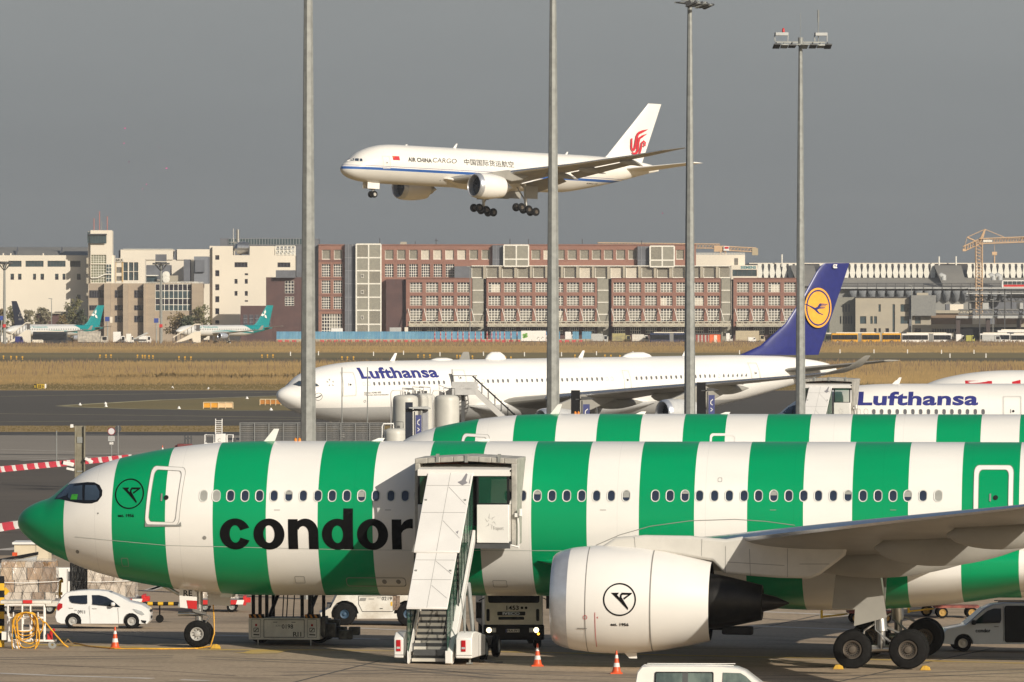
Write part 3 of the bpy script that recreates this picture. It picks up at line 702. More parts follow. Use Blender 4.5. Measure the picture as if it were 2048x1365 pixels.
def hull_parts(pl, gearz, wing=WSECS, near=True, wm=WINGU, slat=True, canoes=True, fin=None, finm=None, stabm=None, engines=(), engm=None, gear=True, mgx=25.6 + 5.6):
    rt = pl.root
    for sd in (-1, 1):
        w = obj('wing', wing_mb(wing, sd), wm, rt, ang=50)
        if slat: obj('slat', slat_mb(wing[1:-2], sd), ALU, w, ang=60)
        if canoes:
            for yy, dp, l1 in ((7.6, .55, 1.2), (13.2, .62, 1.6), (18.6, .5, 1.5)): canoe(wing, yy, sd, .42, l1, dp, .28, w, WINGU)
    # belly fairing
    mb = MB(); rings = []
    for k in range(25):
        x = 19.5 + 21 * k / 24; t = math.sin(math.pi * k / 24) ** .55 if 0 < k < 24 else .02
        rings.append([(x, (2.55 + .75 * t) * math.cos(a), 3.3 + (-.25 * t if math.sin(a) < 0 else 0) + (1.35 + .25 * t) * t * math.sin(a) * (1 if math.sin(a) < 0 else .75)) for a in [2 * math.pi * j / 40 for j in range(40)]])
    mb.loft(rings); pl.belly = obj('belly_fairing', mb, pl.fusm, rt, ang=60)
    stab = [(.6, 56.2, 5.2, 6.0, .1, 0), (9.7, 62.0, 2.0, 6.95, .09, 0)]
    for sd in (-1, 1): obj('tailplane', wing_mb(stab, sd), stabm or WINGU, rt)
    if fin is None: fin = [(6.6, 49.5, 9.6, 0, .09, 0), (7.7, 52.3, 7.3, 0, .1, 0), (15.2, 58.6, 3.6, 0, .09, 0), (15.9, 59.6, 2.9, 0, .08, 0)]
    pl.fin = obj('tail_fin', wing_mb(fin, 1, True), finm or pl.fusm, rt)

# ---- first green-striped airliner
rootA = thing('airliner', 'green and white hooped airliner in front, black lettering, covered stair at its door', 'airliner', (-18.185, 294.5, 0), R(-6), 'green striped airliners on the stands')
A = Plane(rootA, TOP, BOT, HALF, XS)
edges = [A.solve(p, 1050)[0] for p in (127, 223, 330, 425, 531.5, 635, 745, 853, 960, 1062, 1173, 1277.5, 1388, 1494, 1606, 1704, 1816, 1923, 2038)]
edges[0] = A.solve(127, 1060)[0]
for k in range(11): edges.append(edges[-1] + (1.9 if k % 2 == 0 else 2.0))
for k in range(14): edges.append(edges[-1] + 1.95)
A.fusm = stripes_mat('green_hoops', edges, 70.0, GCOL, WCOL)
fA = A.fus('fuselage', A.fusm)
hull_parts(A, 0)
# dark lettering and emblem
xa = A.solve(441, 1099)[0]; xb = A.solve(827, 1099)[0]; za = A.solve(600, 1100)[1]; zb = A.solve(600, 1017)[1]
def rr(x, y, w, h): return [(x, y), (x + w, y), (x + w, y + h), (x, y + h)]
def arcp(cx, cy, rx, ry, a0, a1, n=20): return [(cx + rx * math.cos(R(a0 + (a1 - a0) * k / n)), cy + ry * math.sin(R(a0 + (a1 - a0) * k / n))) for k in range(n + 1)]
def word_condor():
    """heavy grotesque letters drawn on a 0..1 x-height grid"""
    L = []
    def bowl(cx): return frame2d(arcp(cx, .5, .515, .52, 0, 360, 40)[:-1], arcp(cx, .5, .185, .29, 0, 360, 40)[:-1])
    co = arcp(.515, .5, .515, .52, 24, 336, 30); ci = arcp(.515, .5, .185, .29, 24, 336, 30)
    L.append((co + ci, [[k, k + 1, 31 + k + 1, 31 + k] for k in range(30)]))
    L.append(bowl(1.635)); x = 2.27
    L.append(shape2d([rr(x, 0, .32, 1.0)]))
    nb = arcp(x + .57, .56, .43, .46, 0, 150, 18); ni = arcp(x + .50, .52, .18, .25, 0, 150, 18)
    L.append((nb + ni, [[k, k + 1, 19 + k + 1, 19 + k] for k in range(18)])); L.append(shape2d([[(x + .68, 0), (x + 1.0, 0), (x + 1.0, .57), (x + .68, .53)]]))
    L.append(bowl(3.905)); L.append(shape2d([rr(4.10, 0, .32, 1.36)]))
    L.append(bowl(5.065)); x = 5.70
    L.append(shape2d([rr(x, 0, .32, 1.0)]))
    L.append(shape2d([[(x + .30, .40), (x + .30, .78), (x + .40, .92), (x + .50, .99), (x + .62, 1.02), (x + .70, 1.015), (x + .70, .70), (x + .60, .71), (x + .48, .69), (x + .38, .63), (x + .32, .54)]]))
    return merge2d(*L)
A.decal('lettering', fit(word_condor(), xa, za, xb, zb), INK, .012, .08)
def bird2d(cx, cy, r):
    p = [(-.50, .30), (.02, .31), (-.05, .22), (-.10, .20), (.07, .06), (.10, .22), (.19, .315), (.86, .315), (.80, .24), (.36, -.02), (.30, .06), (.60, .215), (.25, .215), (.19, .17), (.20, .08), (.62, -.42), (.60, -.52), (-.02, -.03)]
    p = [(a - .06, b + .02) for a, b in p]
    return merge2d(ring2d(cx, cy, r, r, r * .085), shape2d([[(cx + a * r * .95, cy + b * r * 1.25) for a, b in p]]))
ex, ez = A.solve(259, 988); er = (A.solve(288, 988)[0] - A.solve(230, 988)[0]) / 2
A.decal('emblem', bird2d(ex, ez, er), INK, .012, .08, .3)
x0, z0 = A.solve(236, 1034.5); x1, _ = A.solve(268, 1034.5)
A.decal('lettering', fit(text2d('est. 1956', .03), x0, z0, x1, z0 + .115), INK, .014, .08)
# doors, portholes
door(A, [(306, 932), (373, 936), (357, 1052), (290, 1050)])
pl_ = A.decal('door_sill', shape2d([A.pts([(290, 1045), (290, 1054), (363, 1053), (362, 1044), (356, 1050), (296, 1049)])]), GALV, .03, .1, .3)
d3 = [A.solve(*p) for p in ((1949.5, 931), (2027.5, 931))]; wd = d3[1][0] - d3[0][0]; dz = d3[0][1]
door(A, [(d3[0][0], dz), (d3[1][0], dz), (d3[1][0], dz - 2.2), (d3[0][0], dz - 2.2)], px=False, fw=.11)
# open second door: dark cabin opening behind the stair hood, the door leaf swung forward
dx, dz = A.solve(955, 935); A.decal('door_opening', shape2d([rrect(dx - .55, dz - 2.1, dx + .55, dz, .12)]), BLACK, .012, .1)
wme = None; wms = {}
WXS = [407, 432.5, 461, 490, 519, 548, 577.4, 606.5, 635.7, 664.4, 693.6, 723, 752, 782, 810.5, 837, 866, 895, 924, 1016, 1045, 1074.6, 1104, 1133.4, 1163.4, 1193, 1222.5, 1252.4, 1310.7, 1340, 1370, 1399, 1429, 1458.4, 1488, 1517, 1547.4, 1577.5, 1607.5, 1636.7, 1666.5, 1696, 1726, 1756, 1786, 1815.6, 1846, 1876.5]
for k, wx in enumerate(WXS):
    x, z = A.solve(wx, 992); blank = k in (0, 1, len(WXS) - 1)
    if x < 9: A.window('cabin_window', x, z, .32, .44, WINBLANK if blank else WINPANE, WINFRAME)
    elif blank: A.window('cabin_window', x, z, .32, .44, WINBLANK, WINFRAME)
    else:
        v = {6: .3, 11: .55, 21: .3, 27: .6, 30: .25, 36: .4, 41: .3, 45: .55}.get(k, 0)
        _, wms[v] = A.window('cabin_window', x, z, .32, .44, WINPANE, WINFRAME, me=wms.get(v), blind=v)
for k in range(24):     # aft cabin, past the third door
    if edges: _, wme = A.window('cabin_window', A.solve(2075, 992)[0] + .54 * k, z, .32, .44, WINPANE, WINFRAME, me=wme)
def loc_pts(pl, lst, dy=0): return pl.pts(lst)
mask = [(152, 966.8), (174.7, 964.4), (188.7, 965), (199.3, 970.5), (205, 981.3), (204.2, 991.8), (195.8, 1003.3), (183.5, 1007.3), (169.4, 1007.3), (150, 1005), (129, 1000.6), (118.4, 998.6), (108.5, 998.6), (114, 991.8), (127.5, 978.5), (139, 968)]
cockpit(A, A.pts(mask), [A.pts(q) for q in ([(113, 996), (117.5, 991), (128, 981), (139.5, 969.8), (149, 969), (133, 991), (120, 995.5)], [(136.5, 984), (146, 973), (165, 970.5), (165, 1000.6), (141.3, 999), (136, 995.3)], [(170.5, 970.4), (192, 970.8), (199, 983), (198.6, 994), (193, 1000.6), (169.5, 1000.8)])], MASK)
A.decal('cockpit_card', shape2d([A.pts([(144, 989), (156, 988.6), (154, 999.4), (141, 999.4)])]), mat('green_card', (.05, .35, .03), .4), .03, .1)
for px_, py_, rr_ in ((769, 1164, .085), (797, 1164, .085), (409, 1076, .07), (155, 1104, .07), (196, 1027, .03)):
    x, z = A.solve(px_, py_); A.decal('sensor_port', disc2d(x, z, rr_, rr_), SEAM, .012, .08)
def dashbox(pl, p0, p1, name='cargo_door_outline'):
    x0, z0 = pl.solve(*p0); x1, z1 = pl.solve(*p1); e = .012
    pl.decal(name, frame2d(rrect(x0 - e, z1 - e, x1 + e, z0 + e, .1), rrect(x0 + e, z1 + e, x1 - e, z0 - e, .1)), SEAM, .010, .08)
dashbox(A, (692, 1156), (813, 1173))
for x_ in (9.1,): A.blade(x_, .50, .42, rake=.3)
for px_ in (597, 605):
    x = (px_ - 36) / SA; mb = MB(); mb.lathe([(0, .06), (.1, .05), (.14, .005)], 'Z', (x, 0, A.top(x) - .02), 12); obj('beacon', mb, mat('amber_lens', (.8, .25, .02), .3), rootA)
A.blade(13.0, .16, .5, 'antenna', ywide=.12); A.blade(16.9, .14, .5, 'antenna', ywide=.12)
for px_, py_, w_, h_ in ((600, 1160, .35, .25), (1440, 960, .14, .14), (250, 1125, .25, .3), (1000, 1168, .5, .25)):
    x, z = A.solve(px_, py_); e = .008; A.decal('hatch_outline', frame2d(rrect(x - w_ / 2 - e, z - h_ / 2 - e, x + w_ / 2 + e, z + h_ / 2 + e, .04), rrect(x - w_ / 2 + e, z - h_ / 2 + e, x + w_ / 2 - e, z + h_ / 2 - e, .03)), SEAM, .010, .08)
for px_ in (548, 770, 1200, 1540, 1780):
    x, z = A.solve(px_, 1021); A.decal('stencil', shape2d([rr(x, z, .22, .022)]), SEAM, .011)
# fairing seam along the wing root
sm = A.pts([(1192, 1091), (1240, 1070), (1300, 1053), (1380, 1042), (1470, 1039), (1530, 1043), (1590, 1051)])
A.decal('fairing_seam', stroke2d(sm, .025), SEAM, .012, .08, .3)
sm = [A.solve(p, q) for p, q in ((150, 1074), (330, 1091), (700, 1100), (850, 1101))]; sm += [(x, sm[-1][1]) for x in (18, 22)]
A.decal('lap_seam', stroke2d(sm, .016), mat('lap_seam_grey', (.50, .52, .48), .5), .011, .08, .5)
# engines
for sd in (-1, 1):
    e = engine(rootA, 20.75, sd * 9.4, 2.2, NPROF, .62, NCORE, WHITEENG, LIPM, COREM, 1.42, 1.1, tilt=1.0)
    def cpx(lst): return [A.flat(a, b, -9.4) for a, b in lst]
    pylon(rootA, cpx([(1200, 1096), (1232, 1075), (1290, 1070.5), (1380, 1072), (1452, 1079), (1530, 1066), (1700, 1075), (1690, 1112), (1640, 1150), (1622, 1157), (1560, 1156), (1450, 1148), (1425, 1122), (1330, 1106)]), sd * 9.4, .52, mat('pylon_grey', (.60, .575, .52), .4, var=.03))
    if sd == -1:
        for ln in ([(1452, 1092), (1452, 1146)], [(1500, 1098), (1502, 1152)], [(1576, 1097), (1576, 1154)], [(1270, 1074), (1272, 1100)], [(1405, 1078), (1404, 1112)], [(1455, 1124), (1570, 1131)], [(1600, 1128), (1660, 1128)]): decal('panel_seam', stroke2d(cpx(ln), .02), lambda x, z: (x, -9.665, z), SEAM, rootA)
        fe = lambda x, z: -math.sqrt(max(.01, pchip(NPROF)(x) ** 2 - z * z)) 
        eb = lambda sh, nm, m_, of=.012, st=.08, xs=.25: decal(nm, sh, lambda x, z: (x, fe(x, z) - of, z), m_, e, st, xs)
        # emblem spot: photo (1239, 1197)
        loc = A.flat(1239, 1197, -11.3); exx = loc[0] - 20.75; ezz = loc[1] - 2.2; er2 = .58
        eb(bird2d(exx, ezz, er2), 'emblem', INK); eb(fit(text2d('est. 1956', .03), exx - .32, ezz - .94, exx + .32, ezz - .83), 'lettering', INK)
        for xs_, w_ in ((1.30, .012), (3.58, .02)):
            eb((lambda q: (q, [[0, 1, 2, 3]]))([(xs_ - w_, -pchip(NPROF)(xs_) * .985), (xs_ + w_, -pchip(NPROF)(xs_) * .985), (xs_ + w_, pchip(NPROF)(xs_) * .985), (xs_ - w_, pchip(NPROF)(xs_) * .985)]), 'cowl_seam', SEAM, .008)
        lx = A.flat(1190, 1200, -11.3)[0] - 20.75
        eb(shape2d([rr(lx - .01, -1.65, .02, 1.25)]), 'warning_line', REDINK, .012); eb(ring2d(lx - .35, -.58, .075, .075, .018), 'warning_mark', REDINK)
        eb(shape2d([[(lx + .05, -.58), (lx + .12, -.54), (lx + .10, -.58), (lx + .12, -.62)]]), 'warning_mark', REDINK); eb(shape2d([rr(lx - .65, -1.0, .35, .03)]), 'warning_mark', SEAM)
        # vortex strake at the nacelle's foot and drain mast
        mb = MB(); mb.loft([[(2.55, -.2, -1.86), (3.0, -.2, -1.86), (3.0, -.17, -1.86), (2.55, -.17, -1.86)], [(2.75, -.2, -2.06), (3.02, -.2, -2.06), (3.02, -.17, -2.06), (2.75, -.17, -2.06)]]); obj('drain_mast', mb, WHITE, e)
        mb = MB(); mb.box(6.0, 7.1, -.22, .22, -1.15, -.85); mb.box(5.3, 6.3, -.15, .15, -1.0, -.7); obj('lower_fairing', mb, BLACK, e, bevel=.06)
# landing gear
gzn = gz(-11.5, 294); ngx = A.flat(395, 1270, -.36)[0]
WMN = wheel_mesh(.50, .36, .245, HUB, spokes=9); WMM = wheel_mesh(.69, .48, .33, HUBM, spokes=18)
ng = nose_gear(rootA, ngx, 2.15, .50, gzn, gap=.72, wm=WMN)
mb = MB(); q = [A.flat(a, b, -.55) for a, b in ((358.5, 1177), (360, 1215), (394, 1219.5), (394, 1186), (388, 1180))]; mb.prism(q, 'Y', -.58, -.54)
nd = obj('nose_gear_door', mb, WHITE, ng)
q = [A.flat(a, b, -.585) for a, b in ((373, 1201), (394, 1202), (394, 1219), (376, 1217))]; mb = MB(); mb.prism(q, 'Y', -.592, -.582); obj('door_marking', mb, RED, ng)
p0 = A.flat(367, 1192.5, -.585); p1 = A.flat(384.5, 1181, -.585)
text_on('lettering', 'RE', (p0[0], -.588, p0[1]), (1, 0, 0), (0, 0, 1), p1[0] - p0[0], p1[1] - p0[1], INK, ng)
mb = MB(); mb.box(ngx + .25, ngx + 1.1, .5, .54, 1.5, 2.2); mb.box(ngx + .85, ngx + 1.3, -.4, .4, 1.85, 2.05); obj('gear_bay_door', mb, WHITE, ng)
mgx = A.flat(1762, 1300, -5.6)[0]
for sd in (-1, 1):
    gzm = gz(13.0, 286) if sd < 0 else gz(14, 297)
    g = main_gear(rootA, mgx, sd * 5.35, 3.4, .69, gzm, 1.98, 1.38, WMM)
    q = [A.flat(a, b, -6.3) for a, b in ((1673, 1134), (1757.6, 1132), (1773.7, 1235), (1708, 1252.7), (1710, 1219), (1664, 1218), (1671, 1155))]
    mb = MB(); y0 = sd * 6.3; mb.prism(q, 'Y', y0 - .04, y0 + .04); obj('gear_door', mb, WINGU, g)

# ---- second green-striped airliner, on the next stand: a copy of the first with its own place
def sB(px): return px
YB = 370.0
rootB = copy_tree(rootA, label='green and white hooped airliner behind, only its roof showing over the first one', loc=(PX(708, YB + .5), YB + 1.2, PZ(828, YB) - 7.58), rz=R(-6))

for o in list(rootB.children):
    if o.name.split('.')[0] in ('door_opening', 'cockpit_card'): bpy.data.objects.remove(o)
xo = dx + .1; B2 = decal('door', frame2d(rrect(xo - .62, dz - 2.2, xo + .62, dz + .05, .14), rrect(xo - .52, dz - 2.1, xo + .52, dz - .06, .11)), A.map(.022), WHITE, rootB, .10, .3)
# ---- white long-haul jet with blue tail, parked at an angle
rootL = thing('airliner', 'white four-engined airliner with dark blue tail and blue lettering parked at an angle', 'airliner', (-21.24, 726.4, -.456), 0)
rootL.rotation_euler = (0, R(-.56), R(35))
bpy.context.view_layer.update()
LW = zones_mat('white_grey_hull', [('Z', 0, -5, 3.42, (.44, .435, .42))], (.80, .775, .73))
LA = Plane(rootL, TOP, BOT, HALF, XS); LA.fusm = LW; LA.fus('fuselage', LW)
def edge_fin(pl, left, right, th=.09, y=0, n=10):
    l = sorted([pl.flat(a, b, y) for a, b in left], key=lambda q: q[1]); r = sorted([pl.flat(a, b, y) for a, b in right], key=lambda q: q[1])
    ip = lambda t, z: (t[0][0] if z <= t[0][1] else t[-1][0] if z >= t[-1][1] else next(a[0] + (b[0] - a[0]) * (z - a[1]) / (b[1] - a[1] + 1e-9) for a, b in zip(t, t[1:]) if a[1] <= z <= b[1]))
    z0, z1 = min(l[0][1], r[0][1]), max(l[-1][1], r[-1][1]); zs = sorted(set([z0 + (z1 - z0) * k / n for k in range(n + 1)] + [q[1] for q in l]))
    return [(z, ip(l, z), max(.3, ip(r, z) - ip(l, z)), 0, th if k else th * .6, 0) for k, z in enumerate(zs)]
finL = edge_fin(LA, [(1480, 710), (1520, 692), (1570, 648), (1605, 594), (1632, 545), (1640, 533), (1648, 527.5)], [(1637, 710), (1699, 526.5)])
hull_parts(LA, 0, fin=finL, finm=NAVY, stabm=WINGU)
dec = lambda sh, nm, m_, of=.012, **k: LA.decal(nm, sh, m_, of, .12, **k)
def textfit(pl, s, c, m, bold=.02, off=.012, px=True, slant=0):
    """lettering inside photo box (x0, y0)-(x1, y1), laid on the hull: baseline corners give the length"""
    (x0, y0), (x1, y1), (xt, yt) = c       # baseline start, baseline end, a point at cap height
    a = pl.solve(x0, y0); b = pl.solve(x1, y1); t = pl.solve(xt, yt)
    return pl.decal('lettering', fit(text2d(s, bold), a[0], a[1], b[0], t[1], slant), m, off, .10)
textfit(LA, 'Lufthansa', ((723, 758.5), (879, 757), (722, 735.5)), LUFTB, .035)
textfit(LA, 'Airbus A340-300', ((728, 788), (762, 788), (730, 784)), INK, .015)
textfit(LA, 'Villingen-Schwenningen', ((728, 793), (777, 793), (730, 788.8)), INK, .015)
textfit(LA, 'D-AIGZ', ((1463, 770), (1487, 769), (1464, 765.5)), INK, .02)
x, z = LA.solve(637, 794); dec(ring2d(x, z, .36, .36, .035), 'emblem', INK); dec(stroke2d([(x - .25, z - .1), (x, z - .02), (x + .25, z + .12)], .09), 'emblem', INK)
x, z = LA.solve(729.5, 803); dec(ring2d(x, z, .12, .12, .03), 'emblem', INK)
x, z = LA.solve(661, 766)
for k in range(5):
    a = R(90 + 72 * k); dec(shape2d([[(x + .15 * math.cos(a), z + .15 * math.sin(a)), (x + .36 * math.cos(a + .25), z + .36 * math.sin(a + .25)), (x + .36 * math.cos(a - .25), z + .36 * math.sin(a - .25))]]), 'emblem', SEAM)
door(LA, [(680, 744.5), (706, 745), (712, 792), (685, 793)], fw=.03, m=HULLW, r=.05)
door(LA, [(903, 740), (927, 740), (934, 771), (908, 771)], fw=.05, m=HULLW, r=.05)
dec(shape2d([LA.pts([(897, 748), (904, 748), (911, 772), (903, 773)])]), 'door_opening', DGREY, .02)
door(LA, [(1243, 741), (1256, 741), (1263, 778), (1249, 778)], fw=.04, m=HULLW, r=.05)
door(LA, [(1494, 726), (1512, 726), (1521, 765), (1504, 766)], fw=.04, m=HULLW, r=.05)
lp = None; lb = None
def wrow(pl, a, b, n, skip=(), blanks=(), w=.26, h=.38, pane=LPANE, frame=HULLW):
    global lp, lb
    A0, B0 = pl.solve(*a), pl.solve(*b)
    for k in range(n):
        if k in skip: continue
        t = k / (n - 1); x, z = A0[0] + (B0[0] - A0[0]) * t, A0[1] + (B0[1] - A0[1]) * t
        if k in blanks: _, lb = pl.window('cabin_window', x, z, w, h, HULLW, SEAM, .02, lb)
        else: _, lp = pl.window('cabin_window', x, z, w, h, pane, frame, .025, lp)
wrow(LA, (728, 768.3), (888, 765.3), 17, blanks=(0, 1))
wrow(LA, (946, 763.5), (1016, 762), 8, blanks=(0, 1, 2))
wrow(LA, (1034, 762), (1224, 758), 20, blanks=(18, 19))
wrow(LA, (1273, 757), (1492, 750), 24, blanks=(17,))
q = LA.pts([(583, 770), (597, 762), (612, 762), (622, 765), (634, 768), (639, 773), (620, 774), (598, 773)])
cockpit(LA, q, [LA.pts([(586, 770), (597, 763.5), (604, 763.5), (599, 772)]), LA.pts([(604, 764), (617, 765), (616, 773), (602, 772)]), LA.pts([(619, 766), (632, 769), (636, 772.5), (619, 773)])], DGREY)
LA.blade(12.3, .75, .55, rake=.45); LA.blade(45.5, .5, .5, rake=.2); LA.blade(33.5, .7, .55, rake=.4)
for x0, ln, hh in ((16.8, 2.6, .28), (23.0, 2.3, .75), (38.6, 3.4, .5)):
    mb = MB(); mb.loft([[(x0 + ln * .5 - ln * .5 * f, .5 * f2 * math.cos(t), LA.top(20) - .08 + hh * f2 * max(0, math.sin(t))) for t in [math.pi * j / 10 for j in range(11)]] + [] for f, f2 in ((1, .15), (.8, .6), (.4, .98), (0, 1), (-.4, .98), (-.8, .6), (-1, .15))], cap=True, close=True)
    obj('satellite_dome', mb, WHITE, rootL)
cpr = [(0, 1.02), (.05, 1.08), (.3, 1.17), (1.0, 1.25), (1.8, 1.24), (2.8, 1.12), (3.6, .98)]
for sd in (-1, 1):
    for yy, xl, zz_ in ((9.4, 22.5, 1.95), (19.4, 29.0, 2.75)):
        e = engine(rootL, xl, sd * yy, zz_, cpr, .45, [(2.8, .75), (3.9, .72), (4.6, .5), (4.62, .35), (5.6, .03)], mat('nacelle_grey', (.50, .50, .49), .35), LIPM, STEEL, .92, .8)
        s_ = lerp_secs(WSECS, yy)
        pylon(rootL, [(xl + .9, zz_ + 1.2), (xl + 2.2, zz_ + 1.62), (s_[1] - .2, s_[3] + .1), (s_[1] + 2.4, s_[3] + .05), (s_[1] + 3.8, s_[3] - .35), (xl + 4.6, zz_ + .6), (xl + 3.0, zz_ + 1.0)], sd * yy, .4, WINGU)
# tail disc with the flying crane
yf = -.36
def finpts(l): return [LA.flat(a, b, yf) for a, b in l]
fm = lambda x, z: (x, yf - .02, z); fm2 = lambda x, z: (x, yf - .04, z)
mb = MB()
cx, cz = LA.flat(1636, 616, yf); rx = (LA.flat(1662.5, 616, yf)[0] - LA.flat(1609, 616, yf)[0]) / 2; rz_ = (LA.flat(1636, 576, yf)[1] - LA.flat(1636, 656, yf)[1]) / 2
YEL = mat('tail_yellow', (.86, .40, .05), .35)
decal('tail_disc', disc2d(cx, cz, rx, rz_, 48), fm, YEL, LA.fin)
decal('tail_ring', ring2d(cx, cz, rx * .90, rz_ * .90, rx * .09, 48), fm2, NAVY, LA.fin)
s_ = 5.935
def cp(l): return finpts([(1580 + a / s_, 500 + b / s_) for a, b in l])
cr = [(150, 640), (200, 645), (295, 690), (325, 675), (350, 635), (450, 645), (440, 652), (375, 652), (360, 660), (432, 662), (425, 670), (362, 672), (350, 682), (418, 684), (410, 693), (345, 700), (320, 712), (345, 745), (392, 768), (388, 776), (330, 755), (285, 710), (205, 660)]
decal('crane_emblem', shape2d([cp(cr)]), fm2, NAVY, LA.fin)
p0 = LA.flat(1666, 537, yf); p1 = LA.flat(1674.5, 529, yf); decal('lettering', fit(text2d('GZ', .06), p0[0], p0[1], p1[0], p1[1]), fm, WHITE, LA.fin)
def ground_gear(pl, ngx, mgx, my, rn=.5, rm=.62, naxle=2, base=1.9, wm=None, ztop=3.2, zn=2.2):
    """gear long enough to reach the ground under a pitched hull"""
    gzat = lambda x, y: -((pl.M @ Vector((x, y, 0))).z)
    wmn = wheel_mesh(rn, .34, rn * .5, HUB); wmm = wheel_mesh(rm, .44, rm * .5, HUBM)
    nose_gear(pl.root, ngx, zn, rn, gzat(ngx, 0), wm=wmn)
    for sd in (-1, 1): main_gear(pl.root, mgx, sd * my, ztop, rm, gzat(mgx, sd * my), base, my * .24, wmm, naxle)
ground_gear(LA, 6.7, 31.9, 5.3)

# ---- white airliner behind the second striped one, nose hidden by a stair truck
YC = 571.0
rootC = thing('airliner', 'white airliner on the right with blue lettering, its nose behind a covered stair', 'airliner', (PX(1525, YC), YC, -.76), R(0))
bpy.context.view_layer.update()
LC = Plane(rootC, TOP, BOT, HALF, XS); LC.fusm = HULLW; LC.fus('fuselage', HULLW)
hull_parts(LC, 0, finm=NAVY)
textfit(LC, 'Lufthansa', ((1717, 811.5), (1957.5, 811.5), (1740, 783.5)), LUFTB, .035, slant=.12)
lp = None; lb = None
wrow(LC, (1717, 824), (1732, 824), 2, blanks=(0, 1), w=.3, h=.42)
wrow(LC, (1747.5, 824), (1966, 824), 15, w=.3, h=.42)
door(LC, [(2006, 793), (2042, 793), (2042, 850), (2006, 850)], fw=.03, m=HULLW, r=.05)
dec = lambda sh, nm, m_, of=.012, **k: LC.decal(nm, sh, m_, of, .12, **k)
x0 = 1.25; q = LC.pts([(1565, 826), (1577, 815), (1588, 811), (1600, 811), (1612, 818), (1612, 834), (1590, 836)])
cockpit(LC, q, [LC.pts([(1568, 826), (1578, 816.5), (1587, 813), (1583, 829)]), LC.pts([(1588, 813), (1600, 813), (1609, 819), (1609, 832), (1586, 831)])], MASK)
LC.blade(PX(1787, YC) - PX(1525, YC), .5, .4, rake=.3, name='antenna'); LC.blade(9.2, .3, .3)
ground_gear(LC, 6.7, 31.9, 5.3, ztop=3.2)
for sd in (-1, 1):
    e = engine(rootC, 21.5, sd * 9.4, 2.3, NPROF, .62, NCORE, WHITEENG, LIPM, COREM, 1.42, 1.1)
    pylon(rootC, [(22.2, 4.0), (24, 4.2), (27.2, 4.5), (31, 4.2), (29, 3.2), (26, 3.5)], sd * 9.4, .5, WINGU)
# ---- third white hull behind it: only the roof and the tops of red letters show
YD = 640.0
rootD = thing('airliner', 'white airliner roof with red letter tops showing behind the right airliner', 'airliner', (PX(1790, YD), YD, -.4), R(4))
bpy.context.view_layer.update()
LD = Plane(rootD, TOP, BOT, HALF, XS); LD.fusm = HULLW; LD.fus('fuselage', HULLW); hull_parts(LD, 0)
for pts in ([(1930, 761.5), (1984, 762.5), (1984, 772), (1931, 772)], [(2024, 764), (2041, 760), (2041, 775), (2025, 775)]):
    LD.decal('lettering', shape2d([LD.pts(pts)]), REDINK, .012, .1)
ground_gear(LD, 6.7, 31.9, 5.3)
for sd in (-1, 1):
    e = engine(rootD, 21.5, sd * 9.4, 2.3, NPROF, .62, NCORE, WHITEENG, LIPM, COREM, 1.42, 1.1)
    pylon(rootD, [(22.2, 4.0), (24, 4.2), (27.2, 4.5), (31, 4.2), (29, 3.2), (26, 3.5)], sd * 9.4, .5, WINGU)

# ---- white freighter on final approach
YE = 1241.0; RE_ = 3.1
rootE = thing('cargo_airliner', 'white cargo airliner with blue cheatline in flight, wheels down for landing', 'airliner', (PX(682, YE), YE, PZ(338, YE) - 4.0), 0)
rootE.rotation_euler = (0, R(1.9), R(37.4)); bpy.context.view_layer.update()
TOPE = [(0, 4.0), (.05, 4.25), (.2, 4.5), (.5, 4.8), (1, 5.15), (1.6, 5.55), (2.2, 6.05), (3, 6.65), (4, 7.15), (5.5, 7.65), (7.5, 8.05), (10, 8.2), (46, 8.2), (52, 8.1), (58, 7.7), (61.5, 7.2), (62.7, 6.9)]
BOTE = [(0, 4.0), (.05, 3.75), (.2, 3.5), (.5, 3.2), (1, 2.85), (2, 2.4), (3.5, 2.0), (5.5, 1.75), (8, 2 - .35), (11, 2.0 - .3), (13, 2.0), (40, 2.0), (43, 2.15), (48, 2.95), (54, 4.2), (60, 5.7), (62.7, 6.3)]
BOTE = [(x, z if x < 8 or x > 12 else 1.95) for x, z in BOTE]; BOTE = [(0, 4.0), (.05, 3.75), (.2, 3.5), (.5, 3.2), (1, 2.88), (2, 2.5), (3.5, 2.22), (5.5, 2.08), (8, 2.02), (12, 2.0), (40, 2.0), (43, 2.15), (48, 2.95), (54, 4.2), (60, 5.7), (62.7, 6.3)]
HALFE = [(0, .02), (.05, .3), (.2, .65), (.5, 1.05), (1, 1.5), (2, 2.05), (3.5, 2.55), (5.5, 2.92), (8, 3.07), (10, 3.1), (42, 3.1), (47, 2.85), (54, 1.85), (60, .6), (62.7, .12)]
XSE = sorted(set([0, .02, .05, .1, .15, .2, .3, .4, .5, .65, .8, 1] + [1 + .2 * k for k in range(40)] + [10 + 2 * k for k in range(16)] + [42 + .7 * k for k in range(30)] + [62.7]))
CW = zones_mat('freighter_livery', [('Z', 0, -9, 4.0, (.64, .62, .575)), ('Z', 0, 4.0, 4.40, (.03, .11, .36)), ('Z', 0, 4.58, 4.66, (.16, .16, .30))], (.80, .765, .70))
E7 = Plane(rootE, TOPE, BOTE, HALFE, XSE); E7.fusm = CW; E7.fus('fuselage', CW)
W7 = [(2.6, 19.0, 13.5, 3.1, .12, 1), (6.5, 22.4, 10.4, 3.75, .115, 1), (9.9, 25.0, 8.6, 4.35, .11, 1), (18, 30.9, 5.6, 5.75, .10, 0), (26, 36.6, 3.5, 7.3, .10, -1), (30, 39.6, 2.2, 8.2, .09, -1), (32.2, 42.2, .7, 8.7, .08, -1)]
